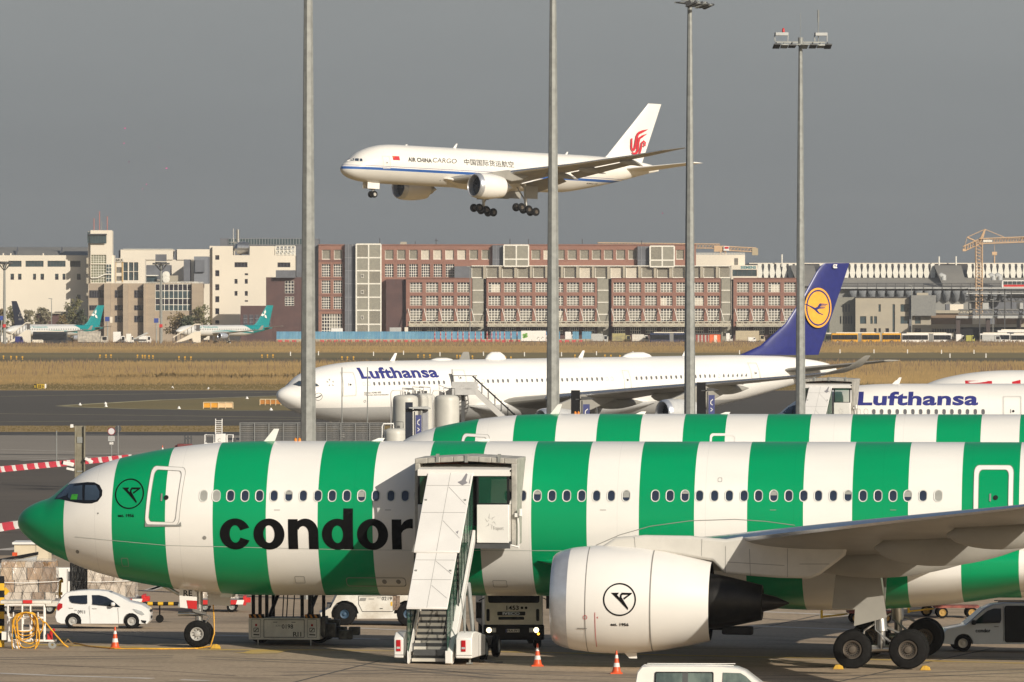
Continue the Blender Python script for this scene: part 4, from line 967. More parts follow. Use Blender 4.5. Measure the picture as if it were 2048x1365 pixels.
for sd in (-1, 1):
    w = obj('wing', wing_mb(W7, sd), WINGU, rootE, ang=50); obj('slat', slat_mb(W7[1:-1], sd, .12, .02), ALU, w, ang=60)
    for ya, yb in ((4.0, 11.5), (13.5, 22.5)):      # lowered flaps
        sa, sb = lerp_secs(W7, ya), lerp_secs(W7, yb); mb = MB()
        fl = [(s[0], s[1] + s[2] * .93, s[2] * .23, s[3] - s[2] * .075, .10, -0) for s in (sa, sb)]
        o = obj('flap', wing_mb([(a, b, c, d, e, 32) for a, b, c, d, e, f in fl], sd), WINGU, w)
    for yy in (12.4, 17.2, 23.2): canoe(W7, yy, sd, .45, 2.4, .5, .26, w, WINGU, -1.2)
    obj('tailplane', wing_mb([(.5, 54.0, 6.4, 6.2, .1, 0), (10.7, 60.8, 2.4, 7.5, .09, 0)], sd), WHITEENG, rootE)
    ep = [(0, 1.66), (.05, 1.76), (.3, 1.88), (1.0, 2.0), (2.2, 2.03), (3.6, 1.92), (4.8, 1.72), (5.4, 1.58)]
    e = engine(rootE, 18.3, sd * 9.9, 2.1, ep, .75, [(4.0, 1.1), (5.8, 1.05), (6.6, .75), (6.62, .6), (7.6, .05)], WHITEENG, LIPM, STEEL, 1.55, 1.0, tilt=1)
    pylon(rootE, [(19.5, 3.9), (21.5, 4.25), (24.8, 4.75), (30, 4.5), (28, 3.4), (25.5, 3.0), (23, 3.6)], sd * 9.9, .5, WINGU)
mb = MB(); rings = []
for k in range(25):
    x = 18 + 22 * k / 24; t = math.sin(math.pi * k / 24) ** .6 if 0 < k < 24 else .02
    rings.append([(x, (2.8 + .75 * t) * math.cos(a), 3.2 + 1.62 * t * math.sin(a) * (1 if math.sin(a) < 0 else .7)) for a in [2 * math.pi * j / 36 for j in range(36)]])
mb.loft(rings); obj('belly_fairing', mb, WHITEENG, rootE, ang=60)
finE = edge_fin(E7, [(1203, 322), (1215, 310), (1296, 208.5)], [(1281, 336), (1322.5, 209)])
fE = obj('tail_fin', wing_mb(finE, 1, True), WHITEENG, rootE)
q4 = 4.655
def fp(l): return [E7.flat(980 + a / q4, 190 + b / q4, -.4) for a, b in l]
fm3 = lambda x, z: (x, -.46, z)
for pts, w in (([(1318, 405), (1317, 440), (1316, 490), (1322, 515), (1335, 515), (1350, 490), (1358, 440), (1368, 385), (1385, 355), (1420, 340), (1470, 322)], [.35, .4, .42, .4, .5, .55, .5, .55, .5, .45, .05]),
               ([(1316, 530), (1335, 548), (1360, 545), (1376, 515), (1380, 450), (1390, 405), (1420, 385), (1462, 362)], [.1, .4, .5, .5, .45, .5, .4, .05]),
               ([(1340, 568), (1365, 570), (1392, 545), (1405, 500), (1412, 450), (1428, 432), (1443, 445), (1440, 475), (1425, 470)], [.1, .3, .4, .4, .35, .4, .42, .38, .3])):
    decal('phoenix_emblem', stroke2d(fp(pts), [q * .84 for q in w]), fm3, mat('phoenix_red', (.55, .02, .035), .4), fE)
def box7(a, b): return None
tf = lambda s, c, m, b=.02, **k: textfit(E7, s, c, m, b, **k)
tf('AIR CHINA', ((816.5, 323.5), (864, 325), (817, 315)), INK, .035)
tf('CARGO', ((866, 325), (914, 328), (868, 316)), INK, .0, slant=.25)
tf('中国国际货运航空', ((929, 330.5), (1028, 334), (930, 318)), INK, .008)
tf('BOEING 777F', ((1173, 368.5), (1195, 368.5), (1174, 366)), INK, .02)
x0, z0 = E7.solve(786, 320.5); x1, z1 = E7.solve(798.5, 313); E7.decal('flag', shape2d([rr(x0, z0, x1 - x0, z1 - z0)]), REDINK, .012, .1); E7.decal('flag_star', disc2d(x0 + (x1 - x0) * .2, z0 + (z1 - z0) * .75, .09, .09, 8), YELLOW, .02)
door(E7, [(763.5, 312.5), (778.5, 313), (780.5, 338), (766, 338)], fw=.05, m=WHITEENG, r=.08)
cockpit(E7, E7.pts([(695, 322), (704, 316.8), (709, 316.3), (725, 316.8), (726, 323.8), (712, 322.8)]), [E7.pts([(697, 321.5), (704.5, 317.3), (708.5, 317), (707, 322)]), E7.pts([(710, 317), (717.5, 317.3), (717, 323), (709, 322)]), E7.pts([(719.5, 317.5), (724, 317.7), (725, 323), (719, 323)])], WHITEENG)
E7.blade(E7.solve(917, 301)[0], .75, .6, rake=.5); E7.blade(41, .55, .5, rake=.3); E7.blade(43.7, .45, .45, rake=.3); E7.blade(12, .2, .5)
for xx, zz2 in ((17.5, 2.9), (19.2, 3.1), (20.5, 2.6), (21.2, 2.6)): E7.decal('sensor_port', disc2d(xx, zz2, .09, .09), SEAM, .02)
wm7 = wheel_mesh(.66, .48, .3, HUBM)
g = nose_gear(rootE, 6.1, 2.1, .54, -.25, gap=.85, wm=wheel_mesh(.54, .4, .26, HUB))
mb = MB()
for sg in (-1, 1): mb.box(4.6, 6.9, sg * .62 - .03, sg * .62 + .03, 1.15, 2.3)
obj('gear_bay_door', mb, WHITE, g)
for sd in (-1, 1):
    g = main_gear(rootE, 32.0, sd * 5.5, 2.9, .66, -1.75, 1.45, 1.4, wm7, 3, 12)
    mb = MB(); mb.box(31.2, 33.6, sd * 6.3 - .04, sd * 6.3 + .04, .6, 2.6); obj('gear_door', mb, WINGU, g)
    mb = MB(); mb.box(30.6, 33.9, sd * 1.5 - .04, sd * 1.5 + .04, .7, 2.1); obj('gear_door', mb, WINGU, g)
# ---------------------------------------------------------------- ground vehicles and equipment
STRIPE_YB = None
def car(name, label, cat, outline, W, belt, taper, windows, wheels, loc, rz, paint, group=None, flip=False, glassm=None, wheelm=None, arch=1.12, bevel=.03):
    """body drawn as a side outline (x, z) running nose to tail over the roof; half width narrows above the belt line"""
    t = thing(name, label, cat, loc, rz, group); zt = max(z for x, z in outline)
    hw = lambda z: W / 2 * (1 if z <= belt else 1 - (1 - taper) * (z - belt) / (zt - belt))
    zb = min(z for x, z in outline); lo = sorted(wheels, key=lambda w: w[0]); pts = list(outline)
    xl = min(pts, key=lambda p: (p[1], p[0])); bottom = []
    for wx, wr in lo:
        ar = wr * arch; dz = zb - wr; a0 = math.degrees(math.asin(max(-.99, min(.99, dz / ar))))
        bottom += [(wx + ar * math.cos(R(a)), wr + ar * math.sin(R(a))) for a in [180 - a0 + (2 * a0 - 180) * k / 9 for k in range(10)]]
    pts = pts + (bottom if pts[-1][0] < pts[0][0] else bottom[::-1])
    mb = MB(); n = len(pts)
    ys = [-1, -.93, .93, 1]; rings = []
    for y in ys:
        k = 1 if abs(y) < 1 else .985
        rings.append([(x if abs(y) < 1 else x + (0.02 if x < sum(p[0] for p in pts) / n else -.02), y * hw(z), z if abs(y) < 1 else z - (.025 if z > belt else 0)) for x, z in pts])
    mb.loft(rings)
    b = obj('body', mb, paint, t, ang=28)
    mb = MB(); mb.box(min(p[0] for p in pts) + .3, max(p[0] for p in pts) - .3, -W / 2 * .86, W / 2 * .86, zb + .03, zb + .55); obj('underbody', mb, DGREY, t)
    gm = glassm or GLASS
    for w in windows:
        for sg in (-1, 1):
            o = decal('side_window', shape2d([w]), lambda x, z: (x, sg * (hw(z) + .008), z), gm, t)
    t['hw'] = 0
    wm = wheelm or wheel_mesh(wheels[0][1], .2, wheels[0][1] * .55, HUB)
    for wx, wr in wheels:
        for sg in (-1, 1): put('wheel', wm, t, (wx, sg * (W / 2 - .11), wr))
    return t, hw
def glass_strip(t, name, p, q, W, m, inset=.08, off=.006, hw=None):
    """screen across the body between two outline points"""
    (x0, z0), (x1, z1) = p, q; nx, nz = (z1 - z0), -(x1 - x0); l = math.hypot(nx, nz) or 1; nx, nz = nx / l * off, nz / l * off
    if nz < 0: nx, nz = -nx, -nz
    a, b = hw(z0) - inset, hw(z1) - inset; mb = MB()
    mb.quad((x0 + nx, -a, z0 + nz), (x0 + nx, a, z0 + nz), (x1 + nx, b, z1 + nz), (x1 + nx, -b, z1 + nz)); return obj(name, mb, m, t)

# small white hatchback 0911
CARW = mat('car_white', (.80, .78, .74), .25, coat=.6, var=.02)
CDIRT = mat('car_dirt', (.38, .30, .22), .7)
p0 = G(112, 1258); s = F / p0.y
cx_ = lambda a: (a / 5.46 - 112) / 51.6
cz_ = lambda b: (1258 - (1060 + b / 5.46)) / 51.6
ol = [(3.67, .62), (3.60, .78), (3.36, .93), (3.10, 1.0), (2.86, 1.05), (2.45, 1.27), (2.02, 1.44), (1.7, 1.48), (1.3, 1.49), (.85, 1.47), (.52, 1.42), (.38, 1.38), (.20, 1.18), (.08, .98), (.02, .70), (-.02, .45), (.04, .27), (.2, .2)]
ol = [(3.58, .2), (3.66, .3)] + ol
w1 = [(cx_(a), cz_(b)) for a, b in ((752, 735), (770, 722), (958, 714), (962, 808), (900, 808), (795, 796), (768, 775))]
w2 = [(cx_(a), cz_(b)) for a, b in ((1008, 714), (1090, 714), (1165, 732), (1240, 775), (1325, 843), (1270, 842), (1018, 815))]
t, hw = car('hatchback', 'small white five-door hatchback numbered 0911 parked under the green nose', 'car', ol, 1.60, .98, .80, [w1, w2], [(.67, .29), (2.96, .29)], (p0.x + 1.84, p0.y + .8, p0.z), R(-2), CARW)
for o in t.children: o.location.x -= 1.84
side = lambda sh, nm, m, of=.012: decal(nm, (sh[0], sh[1]), lambda x, z: (x - 1.84, -(hw(z) + of), z), m, t)
glass_strip(t, 'windscreen', (2.83 - 1.84, 1.055), (2.06 - 1.84, 1.425), 1.6, BGLASS, .1, hw=hw); glass_strip(t, 'rear_window', (.19 - 1.84, 1.17), (.38 - 1.84, 1.36), 1.6, GLASS, .12, hw=hw)
side(fit(text2d('0911', .0), cx_(858), cz_(915), cx_(937), cz_(877)), 'lettering', INK); side(fit(text2d('KPH', 0), cx_(820), cz_(887), cx_(852), cz_(873)), 'lettering', SEAM)
side(shape2d([[(cx_(a), cz_(b)) for a, b in ((630, 865), (632, 830), (650, 800), (690, 808), (688, 850), (645, 885))]]), 'tail_light', LAMPRED, .02)
side(shape2d([[(cx_(a), cz_(b)) for a, b in ((1458, 862), (1500, 870), (1560, 892), (1590, 925), (1560, 933), (1500, 905))]]), 'headlight', LENS, .016)
side(shape2d([[(cx_(a), cz_(b)) for a, b in ((1548, 985), (1610, 992), (1598, 1025), (1560, 1010))]]), 'fog_lamp', BLACK, .016)
for a in (985, 1297): side(stroke2d([(cx_(a), cz_(830 if a < 1000 else 850)), (cx_(a + 8), cz_(1020))], .012), 'door_seam', SEAM, .008)
side(stroke2d([(cx_(800), cz_(1040)), (cx_(1300), cz_(1052))], .09), 'sill', CDIRT, .006)
for a, b in ((790, 850), (1050, 855)): side(shape2d([rrect(cx_(a) - .09, cz_(b) - .02, cx_(a) + .09, cz_(b) + .02, .018)]), 'handle', WHITE, .02)
mb = MB(); mb.cbox((cx_(1245) - 1.84, -.93, cz_(812)), (.16, .2, .15)); obj('wing_mirror', mb, CARW, t, bevel=.05)
mb = MB(); mb.box(3.6 - 1.84, 3.68 - 1.84, -.45, .45, .62, .72); mb.box(3.62 - 1.84, 3.69 - 1.84, -.3, .3, .38, .48); obj('grille', mb, BLACK, t, bevel=.02)

# white minibus at the lower edge, seen from above its roof
V = Vector((PX(1405, 243.2), 243.2, gz(3, 243)))
ol = [(2.45, .3), (2.5, .7), (2.44, 1.0), (1.75, 1.18), (.95, 1.80), (.70, 1.90), (.3, 1.955), (-.3, 1.97), (-1.9, 1.97), (-2.2, 1.94), (-2.33, 1.78), (-2.44, 1.1), (-2.44, .45), (-2.3, .28)]
VWH = mat('van_white', (.80, .765, .70), .3, coat=.4, var=.02)
VGL = mat('tinted_glass', (.16, .20, .17), .08, rgb2=(.05, .07, .065), scale=1.8, stretch=(1, 1, .4), spec=.8)
wA = [(-1.78, 1.18), (-.02, 1.18), (-.02, 1.775), (-1.74, 1.775)]; wB = [(.28, 1.2), (1.45, 1.2), (.98, 1.66), (.82, 1.755), (.28, 1.77)]
t, hw = car('minibus', 'white minibus cut by the lower edge of the picture', 'van', ol, 1.9, 1.12, .84, [wA, wB], [(-1.5, .34), (1.5, .34)], (V.x + .40, V.y + .9, V.z - .12), R(-4), VWH, glassm=VGL)
side = lambda sh, nm, m, of=.014: decal(nm, sh, lambda x, z: (x, -(hw(z) + of), z), m, t)
side(shape2d([rr(-.95, 1.18, .17, .6)]), 'window_pillar', DGREY); side(frame2d(rrect(-1.79, 1.16, .0, 1.79, .05), rrect(-1.75, 1.20, -.04, 1.755, .05)), 'window_seal', BLACK)
glass_strip(t, 'rear_window', (-2.345, 1.2), (-2.32, 1.72), 1.9, VGL, .15, .012, hw); glass_strip(t, 'windscreen', (1.68, 1.22), (.98, 1.76), 1.9, GLASS, .12, .008, hw)
for yy in (-.62, .62):
    mb = MB(); mb.box(-2.1, .6, yy - .03, yy + .03, 1.962, 1.985); obj('roof_rail', mb, VWH, t, bevel=.01)

# grey people carrier with open sliding door
p0 = G(1893, 1303)
ol = [(-2.2, .3), (-2.24, .62), (-2.05, .86), (-1.35, 1.0), (-.62, 1.62), (-.3, 1.76), (.2, 1.82), (1.6, 1.84), (2.1, 1.78), (2.3, 1.0), (2.32, .42), (2.2, .28)]
SILV = mat('van_silver_white', (.46, .48, .50), .28, coat=.5, var=.02)
wA = [(-1.12, 1.05), (-.05, 1.08), (.0, 1.2), (.0, 1.62), (-.28, 1.62), (-.52, 1.53)]; wB = [(1.05, 1.12), (2.0, 1.12), (1.96, 1.62), (1.05, 1.63)]
t, hw = car('people_carrier', 'pale people carrier with black lettering behind the main wheels, sliding door open', 'van', ol, 1.84, 1.0, .84, [wA, wB], [(-1.45, .32), (1.45, .32)], (p0.x + 2.0, p0.y + .6, p0.z), R(3), SILV)
side = lambda sh, nm, m, of=.012: decal(nm, sh, lambda x, z: (x, -(hw(z) + of), z), m, t)
side(shape2d([rrect(.12, .34, .92, 1.72, .1)]), 'door_opening', BLACK)
side(fit(word_condor(), -.98, .72, -.42, .86), 'lettering', INK); side(fit(text2d('condor.com', .04), 1.1, .80, 1.8, .92), 'lettering', INK)
side(stroke2d([(.08, .4), (.08, 1.7)], .02), 'door_seam', SEAM); side(shape2d([rrect(-.28, 1.0 - .08, -.1, .96, .015)]), 'handle', SEAM)
side(stroke2d([(1.0, .93), (2.25, .93)], .025), 'door_rail', DGREY)
glass_strip(t, 'windscreen', (-1.3, 1.04), (-.64, 1.615), 1.84, BGLASS, .1, hw=hw)
mb = MB(); mb.box(-.1, 2.0, -.66, -.62, 1.84, 1.88); mb.box(-.1, 2.0, .62, .66, 1.84, 1.88); obj('roof_rail', mb, BLACK, t)
mb = MB(); mb.cbox((-1.05, -1.0, 1.1), (.16, .2, .18)); obj('wing_mirror', mb, BLACK, t, bevel=.05)

# ---- covered passenger stair
TILT = .89
HOODM = mat('hood_grey', (.40, .38, .335), .6, var=.12, scale=3)
PANE = mat('side_pane', (.02, .13, .075), .08, alpha=.42)
def stair_truck(loc, rz, label):
    t = thing('covered_stair', label, 'stair truck', loc, rz, 'covered stair trucks at aircraft doors')
    k = TILT; fl = lambda y: k * y
    mb = MB(); mb.m = 0
    for i in range(22):
        z = .2 + .2 * i; y = z / k - .08
        mb.m = 0; mb.box(-.60, .60, y, y + .27, z - .11, z); mb.m = 1; mb.box(-.60, .60, y + .2, y + .22, z, z + .09)
    obj('steps', mb, [mat('step_metal', (.60, .56, .48), .5, var=.08, scale=1), DGREY], t)
    for sx in (-1, 1):
        mb = MB(); a, b = sx * .66, sx * (.70 if sx < 0 else .90)
        mb.prism([(-.25, .05), (-.1, -.0), (.25, .05), (4.95, 4.2), (4.95, 4.62), (-.05, .38), (-.28, .5)], 'X', a, b); obj('stringer', mb, WHITE, t, bevel=.02)
        mb = MB(); mb.tube([(sx * .58, -.1, 1.05), (sx * .58, 4.9, 1.05 + k * 5)], .022, 8)
        obj('handrail', mb, BLACK, t)
    # two telescoping roofs with seams
    for nm, y0, y1, h0, w in (('lower_roof', -.22, 2.0, 2.14, .74), ('upper_roof', 1.86, 4.98, 2.22, .83)):
        mb = MB(); mb.prism([(y0, h0 + k * y0), (y1, h0 + k * y1), (y1, h0 + k * y1 + .07), (y0, h0 + k * y0 + .07)], 'X', -w, w)
        r = obj(nm, mb, WHITE, t, bevel=.02)
        on = lambda q: [(x, y, h0 + k * y + .074) for x, y in q]
        mb = MB()
        def seam(a, b, wd=.012):
            v, f = stroke2d([a, b], wd); mb.add([(x, y, h0 + k * y + .075) for x, y in v], f)
        L = y1 - y0; seam((0, y0), (0, y1))
        for u in (.18, .52): seam((-w + .04, y0 + L * (1 - u)), (w - .04, y0 + L * (1 - u)))
        for u in (.2, .62): seam((.03, y0 + L * (1 - u)), (w - .08, y0 + L * (.78 - u)), .013)
        obj('roof_seam', mb, SEAM, r)
        for x, u in ((-w + .12, .36), (w - .12, .36)):
            mb = MB(); yy = y0 + L * (1 - u); mb.box(x - .035, x + .035, yy - .04, yy + .04, h0 + k * yy + .03, h0 + k * yy + .10); obj('roof_latch', mb, GALV, r)
        # side walls: posts, rails and panes
        for sx in (-1, 1):
            x = sx * (w - .03); mb = MB(); n = 5 if y1 > 3 else 3
            lo_ = .30
            for i in range(n + 1):
                y = y0 + L * i / n; mb.box(x - .015, x + .015, y - .015, y + .015, k * y + lo_, k * y + h0)
            for hh in (lo_, h0 - .05): mb.prism([(y0, k * y0 + hh), (y1, k * y1 + hh), (y1, k * y1 + hh + .04), (y0, k * y0 + hh + .04)], 'X', x - .018, x + .018)
            f = obj('side_frame', mb, BLACK, t)
            mb = MB(); mb.prism([(y0, k * y0 + lo_), (y1, k * y1 + lo_), (y1, k * y1 + h0 - .02), (y0, k * y0 + h0 - .02)], 'X', x - .006, x + .006); obj('side_pane', mb, PANE, f)
    # cabin at the top
    zf = 4.2; mb = MB(); mb.box(-1.2, 2.15, 5.0, 6.4, zf - .12, zf); mb.box(-1.2, 2.15, 5.0, 5.06, zf - .25, zf - .12); obj('platform', mb, DGREY, t)
    for nm, x0, x1 in (('side_panel', -1.2, -.72), ('front_panel', .95, 2.12)):
        mb = MB(); mb.box(x0, x1, 4.94, 5.0, zf - .05, zf + 1.33); obj(nm, mb, WHITE, t, bevel=.02)
    mb = MB(); mb.box(-1.2, -1.14, 5.0, 6.2, zf, zf + 1.33); mb.box(2.06, 2.12, 5.0, 6.2, zf, zf + 1.33); obj('side_panel', mb, WHITE, t)
    mb = MB(); mb.box(-1.2, 2.14, 4.92, 5.02, zf + 2.36, zf + 2.55); mb.box(-1.2, -1.12, 4.95, 6.3, zf + 2.36, zf + 2.5); mb.box(2.04, 2.12, 4.95, 6.3, zf + 2.36, zf + 2.5); mb.prism([(4.92, zf + 2.55), (6.5, zf + 2.72), (6.5, zf + 2.76), (4.92, zf + 2.59)], 'X', -1.2, 2.14); obj('roof_beam', mb, WHITE, t)
    for xa, xb in ((-1.17, -.76), (.98, 2.09)):
        mb = MB(); mb.box(xa - .035, xa + .035, 4.96, 5.02, zf + 1.33, zf + 2.36); mb.box(xb - .035, xb + .035, 4.96, 5.02, zf + 1.33, zf + 2.36); mb.box(xa + .035, xb - .035, 4.96, 5.0, zf + 1.33, zf + 1.38); obj('window_frame', mb, BLACK, t)
    for xa, xb in ((1.0, 2.07), (-1.14, -.78)): mb = MB(); mb.quad((xa, 4.98, zf + 1.38), (xb, 4.98, zf + 1.38), (xb, 4.98, zf + 2.36), (xa, 4.98, zf + 2.36)); obj('window_pane', mb, PANE, t)
    # folding hood against the hull
    mb = MB()
    for x0, x1 in ((-1.38, -1.2), (2.14, 2.34)): mb.prism([(5.35, zf - .15), (6.55, zf - .1), (6.6, zf + 1.6), (7.35, zf + 2.75), (7.5, zf + 2.95), (5.35, zf + 2.8)], 'X', x0, x1)
    for i in range(8):
        a, b = -1.38 + 3.72 * i / 8, -1.38 + 3.72 * (i + 1) / 8; pk = lambda x: .10 * (1 - abs(x - .48) / 1.86)
        mb.loft([[(x, 5.35, zf + 2.78 + pk(x)), (x, 7.5, zf + 2.86 + pk(x)), (x, 7.5, zf + 3.02 + pk(x)), (x, 5.35, zf + 2.98 + pk(x))] for x in (a, b)])
    hd = obj('hood', mb, HOODM, t, bevel=.03)
    mb = MB()
    for x in (-.55, .5, 1.7): mb.box(x - .05, x + .05, 5.3, 5.5, zf + 2.84, zf + 3.14)
    obj('hood_clamp', mb, GALV, hd)
    mb = MB(); mb.box(-.9, .3, 6.9, 6.95, zf + 2.35, zf + 2.8); mb.box(1.0, 1.7, 6.9, 6.95, zf + 2.35, zf + 2.8); obj('hood_curtain', mb, mat('orange_curtain', (.45, .10, .03), .7, var=.3, scale=3), hd)
    mb = MB(); mb.box(-1.2, 2.14, 6.96, 7.0, zf + 2.2, zf + 2.9); obj('hood_shade', mb, BLACK, hd)  # black sheet standing in for the shade under the hood
    mb = MB(); mb.tube([(2.42, 5.3, zf - .25), (2.42, 5.3, zf + .6), (2.38, 5.3, zf + .95)], .03, 6); mb.tube([(2.1, 5.2, zf - .12), (2.42, 5.3, zf - .2)], .03, 6); mb.tube([(2.5, 5.2, zf + .92), (2.5, 5.2, zf + 1.18)], [.07, .07], 10); mb.cbox((2.38, 5.25, zf + .95), (.18, .08, .14)); obj('wing_mirror', mb, WHITE, t)
    # chassis
    mb = MB(); mb.box(-.95, 1.2, .6, 7.2, .42, .72); mb.box(-.55, .75, .2, 6.9, .3, .5); ch = obj('chassis', mb, DGREY, t)
    for x0, x1, y1 in ((-1.2, -.84, 1.9), (1.02, 1.6, 2.9)):
        mb = MB(); mb.prism([(-.12, .22), (y1, .22), (y1, .95), (.9, 1.14), (.15, 1.12), (-.12, .92)], 'X', x0, x1); q = obj('bodywork', mb, WHITE, t, bevel=.04)
        mb = MB(); mb.box((x0 + (x1 - x0) * .5) - .09, (x0 + (x1 - x0) * .5) + .07, -.15, -.11, .46, .86); l = obj('tail_light', mb, LAMPRED, t, bevel=.01)
        mb = MB(); mb.box((x0 + (x1 - x0) * .5) - .075, (x0 + (x1 - x0) * .5) + .055, -.16, -.14, .55, .62); obj('reflector', mb, LENS, l)
        mb = MB(); mb.box(x1 + .001, x1 + .008, 1.3, 1.33, .25, .98); mb.box(x0, x1, -.128, -.122, .32, .34); obj('panel_seam', mb, SEAM, q)
    for x in (-.98, 1.45):
        for y in (3.4, 6.2):
            put('wheel', STW, t, (x, y, .40), (0, 0, R(90)))
    for a, b, r in (((1.05, 1.6, .95), (.85, 2.9, 2.3), .05), ((1.25, 2.4, .9), (.9, 3.4, 2.75), .08), ((.95, 3.6, .7), (.8, 2.2, 1.9), .04), ((-.95, 2.0, .7), (-.78, 3.2, 2.6), .05), ((1.3, .2, 1.1), (1.05, .9, 2.4), .018)): mb = MB(); mb.tube([a, b], r, 8); obj('lift_strut', mb, GALV, t)
    for x in (-.85, 1.42):
        mb = MB(); mb.tube([(x, .5, .25), (x, .5, .04)], .04, 8); mb.cbox((x, .5, .025), (.2, .2, .05)); obj('stabiliser_foot', mb, GALV, t)
    mb = MB(); mb.tube([(1.7, .9, .05), (1.95, .6, .12), (2.3, .7, .05), (2.5, 1.1, .04)], .03, 6); obj('hose', mb, BLACK, t)
    # operator's star emblem
    for cx, m_, w in ((1.45, SEAM, 1), (-.98, SEAM, .6)):
        sh = merge2d(*[stroke2d([(.07 * w * math.cos(R(90 + 60 * i)), .11 * math.sin(R(90 + 60 * i))), (.12 * w * math.cos(R(120 + 60 * i)), .14 * math.sin(R(120 + 60 * i))), (.22 * w * math.cos(R(98 + 60 * i)), .30 * math.sin(R(98 + 60 * i)))], [.01, .02, .004]) for i in range(6)])
        decal('emblem', sh, flatmap((cx, 4.934, zf + .72), (1, 0, 0), (0, 0, 1)), m_, t)
    text_on('lettering', 'Fraport', (1.55, 4.934, zf + .38), (1, 0, 0), (0, 0, 1), .38, .17, SEAM, t, 0)
    # bare patches where a sticker came off the roof
    mb = MB(); h = 2.22 + .076
    for q in ([(.36, 4.55), (.5, 4.62), (.62, 4.9), (.68, 4.86), (.66, 4.6), (.74, 4.52), (.56, 4.42)], [(.78, 4.5), (.80, 4.85), (.82, 4.5)], [(.62, 2.6), (.72, 2.66), (.70, 2.52)]): mb.quad(*[(x - .05, y, h + k * y) for x, y in q])
    obj('bare_patch', mb, mat('bare_patch', (.25, .24, .25), .5), t)
    return t
STW = wheel_mesh(.40, .26, .24, GALV)
p0 = G(868, 1329)
st1 = stair_truck((p0.x - .22, p0.y, p0.z), R(-9), 'white covered stair leading up to the front green striped airliner')
st2 = copy_tree(st1, 'white covered stair hood against the right white airliner, above the rear green stripes', (PX(1612, 562), 561.4, 0), R(-14))

# ---- open stair at the angled white airliner
d0 = LA.M @ Vector((LA.solve(918, 771)[0], -2.9, LA.solve(918, 771)[1])); zf = d0.z - .1
t = thing('boarding_stair', 'open grey boarding stair with railings at the angled white airliner', 'stair truck', (d0.x, d0.y - .2, 0), R(-2))
mb = MB(); mb.box(-.6, 1.75, -2.6, .2, zf - .12, zf); mb.box(-.6, 1.75, -2.64, -2.58, zf - .75, zf + .45); obj('platform', mb, mat('stair_grey', (.50, .49, .47), .5), t)
SG = MATS['stair_grey']; dirv = Vector((.86, -.35, 0))
for off in (0, 1):
    base = Vector((1.5, -2.55 + off * 1.9, 0)); mb = MB()
    T = lambda u, z: base + dirv * u + Vector((0, 0, z))
    nrm = Vector((.35, .86, 0)) * .05
    sec = [T(-.2, zf - .55), T(4.6, zf - 4.4), T(4.6, zf - 3.75), T(-.2, zf + .05)]
    mb.loft([[p - nrm for p in sec], [p + nrm for p in sec]]); obj('stringer', mb, WHITE if off == 0 else SG, t)
    mb = MB(); mb.tube([T(-.3, zf + .95), T(4.6, zf - 2.85)], .035, 6)
    for i in range(7): mb.tube([T(.7 * i, zf - .55 * i - .05), T(.7 * i, zf - .55 * i + .92)], .025, 5)
    obj('handrail', mb, BLACK, t)
mb = MB()
for i in range(18):
    a = Vector((1.5, -2.5, 0)) + dirv * (.25 * i); b = a + Vector((.35, .86, 0)) * 1.95; z = zf - .2 * (i + 1)
    mb.add([Vector((a.x, a.y, z)), Vector((b.x, b.y, z)), Vector((b.x, b.y, z)) + dirv * .26, Vector((a.x, a.y, z)) + dirv * .26], [(0, 1, 2, 3)])
obj('steps', mb, SG, t)
mb = MB(); mb.tube([(-.6, -2.6, zf + 1.0), (1.7, -2.6, zf + 1.0)], .03, 6); mb.tube([(-.6, -2.6, zf), (-.6, -2.6, zf + 1.6)], .03, 6); obj('railing', mb, BLACK, t)
mb = MB(); mb.box(-1.2, 4.5, -2.2, -.2, .45, .9); mb.box(.2, .5, -1.6, -.8, .9, zf - .1); obj('chassis', mb, DGREY, t)
for x in (-.4, 3.6):
    for y in (-2.1, -.3): put('wheel', STW, t, (x, y, .4))
sh = merge2d(*[stroke2d([(.1 * math.cos(R(90 + 60 * i)), .12 * math.sin(R(90 + 60 * i))), (.26 * math.cos(R(98 + 60 * i)), .30 * math.sin(R(98 + 60 * i)))], [.03, .01]) for i in range(6)])
decal('emblem', sh, flatmap((.3, -2.65, zf - .1), (1, 0, 0), (0, 0, 1)), SEAM, t); text_on('lettering', 'Fraport', (.6, -2.65, zf - .3), (1, 0, 0), (0, 0, 1), .6, .2, SEAM, t, 0)

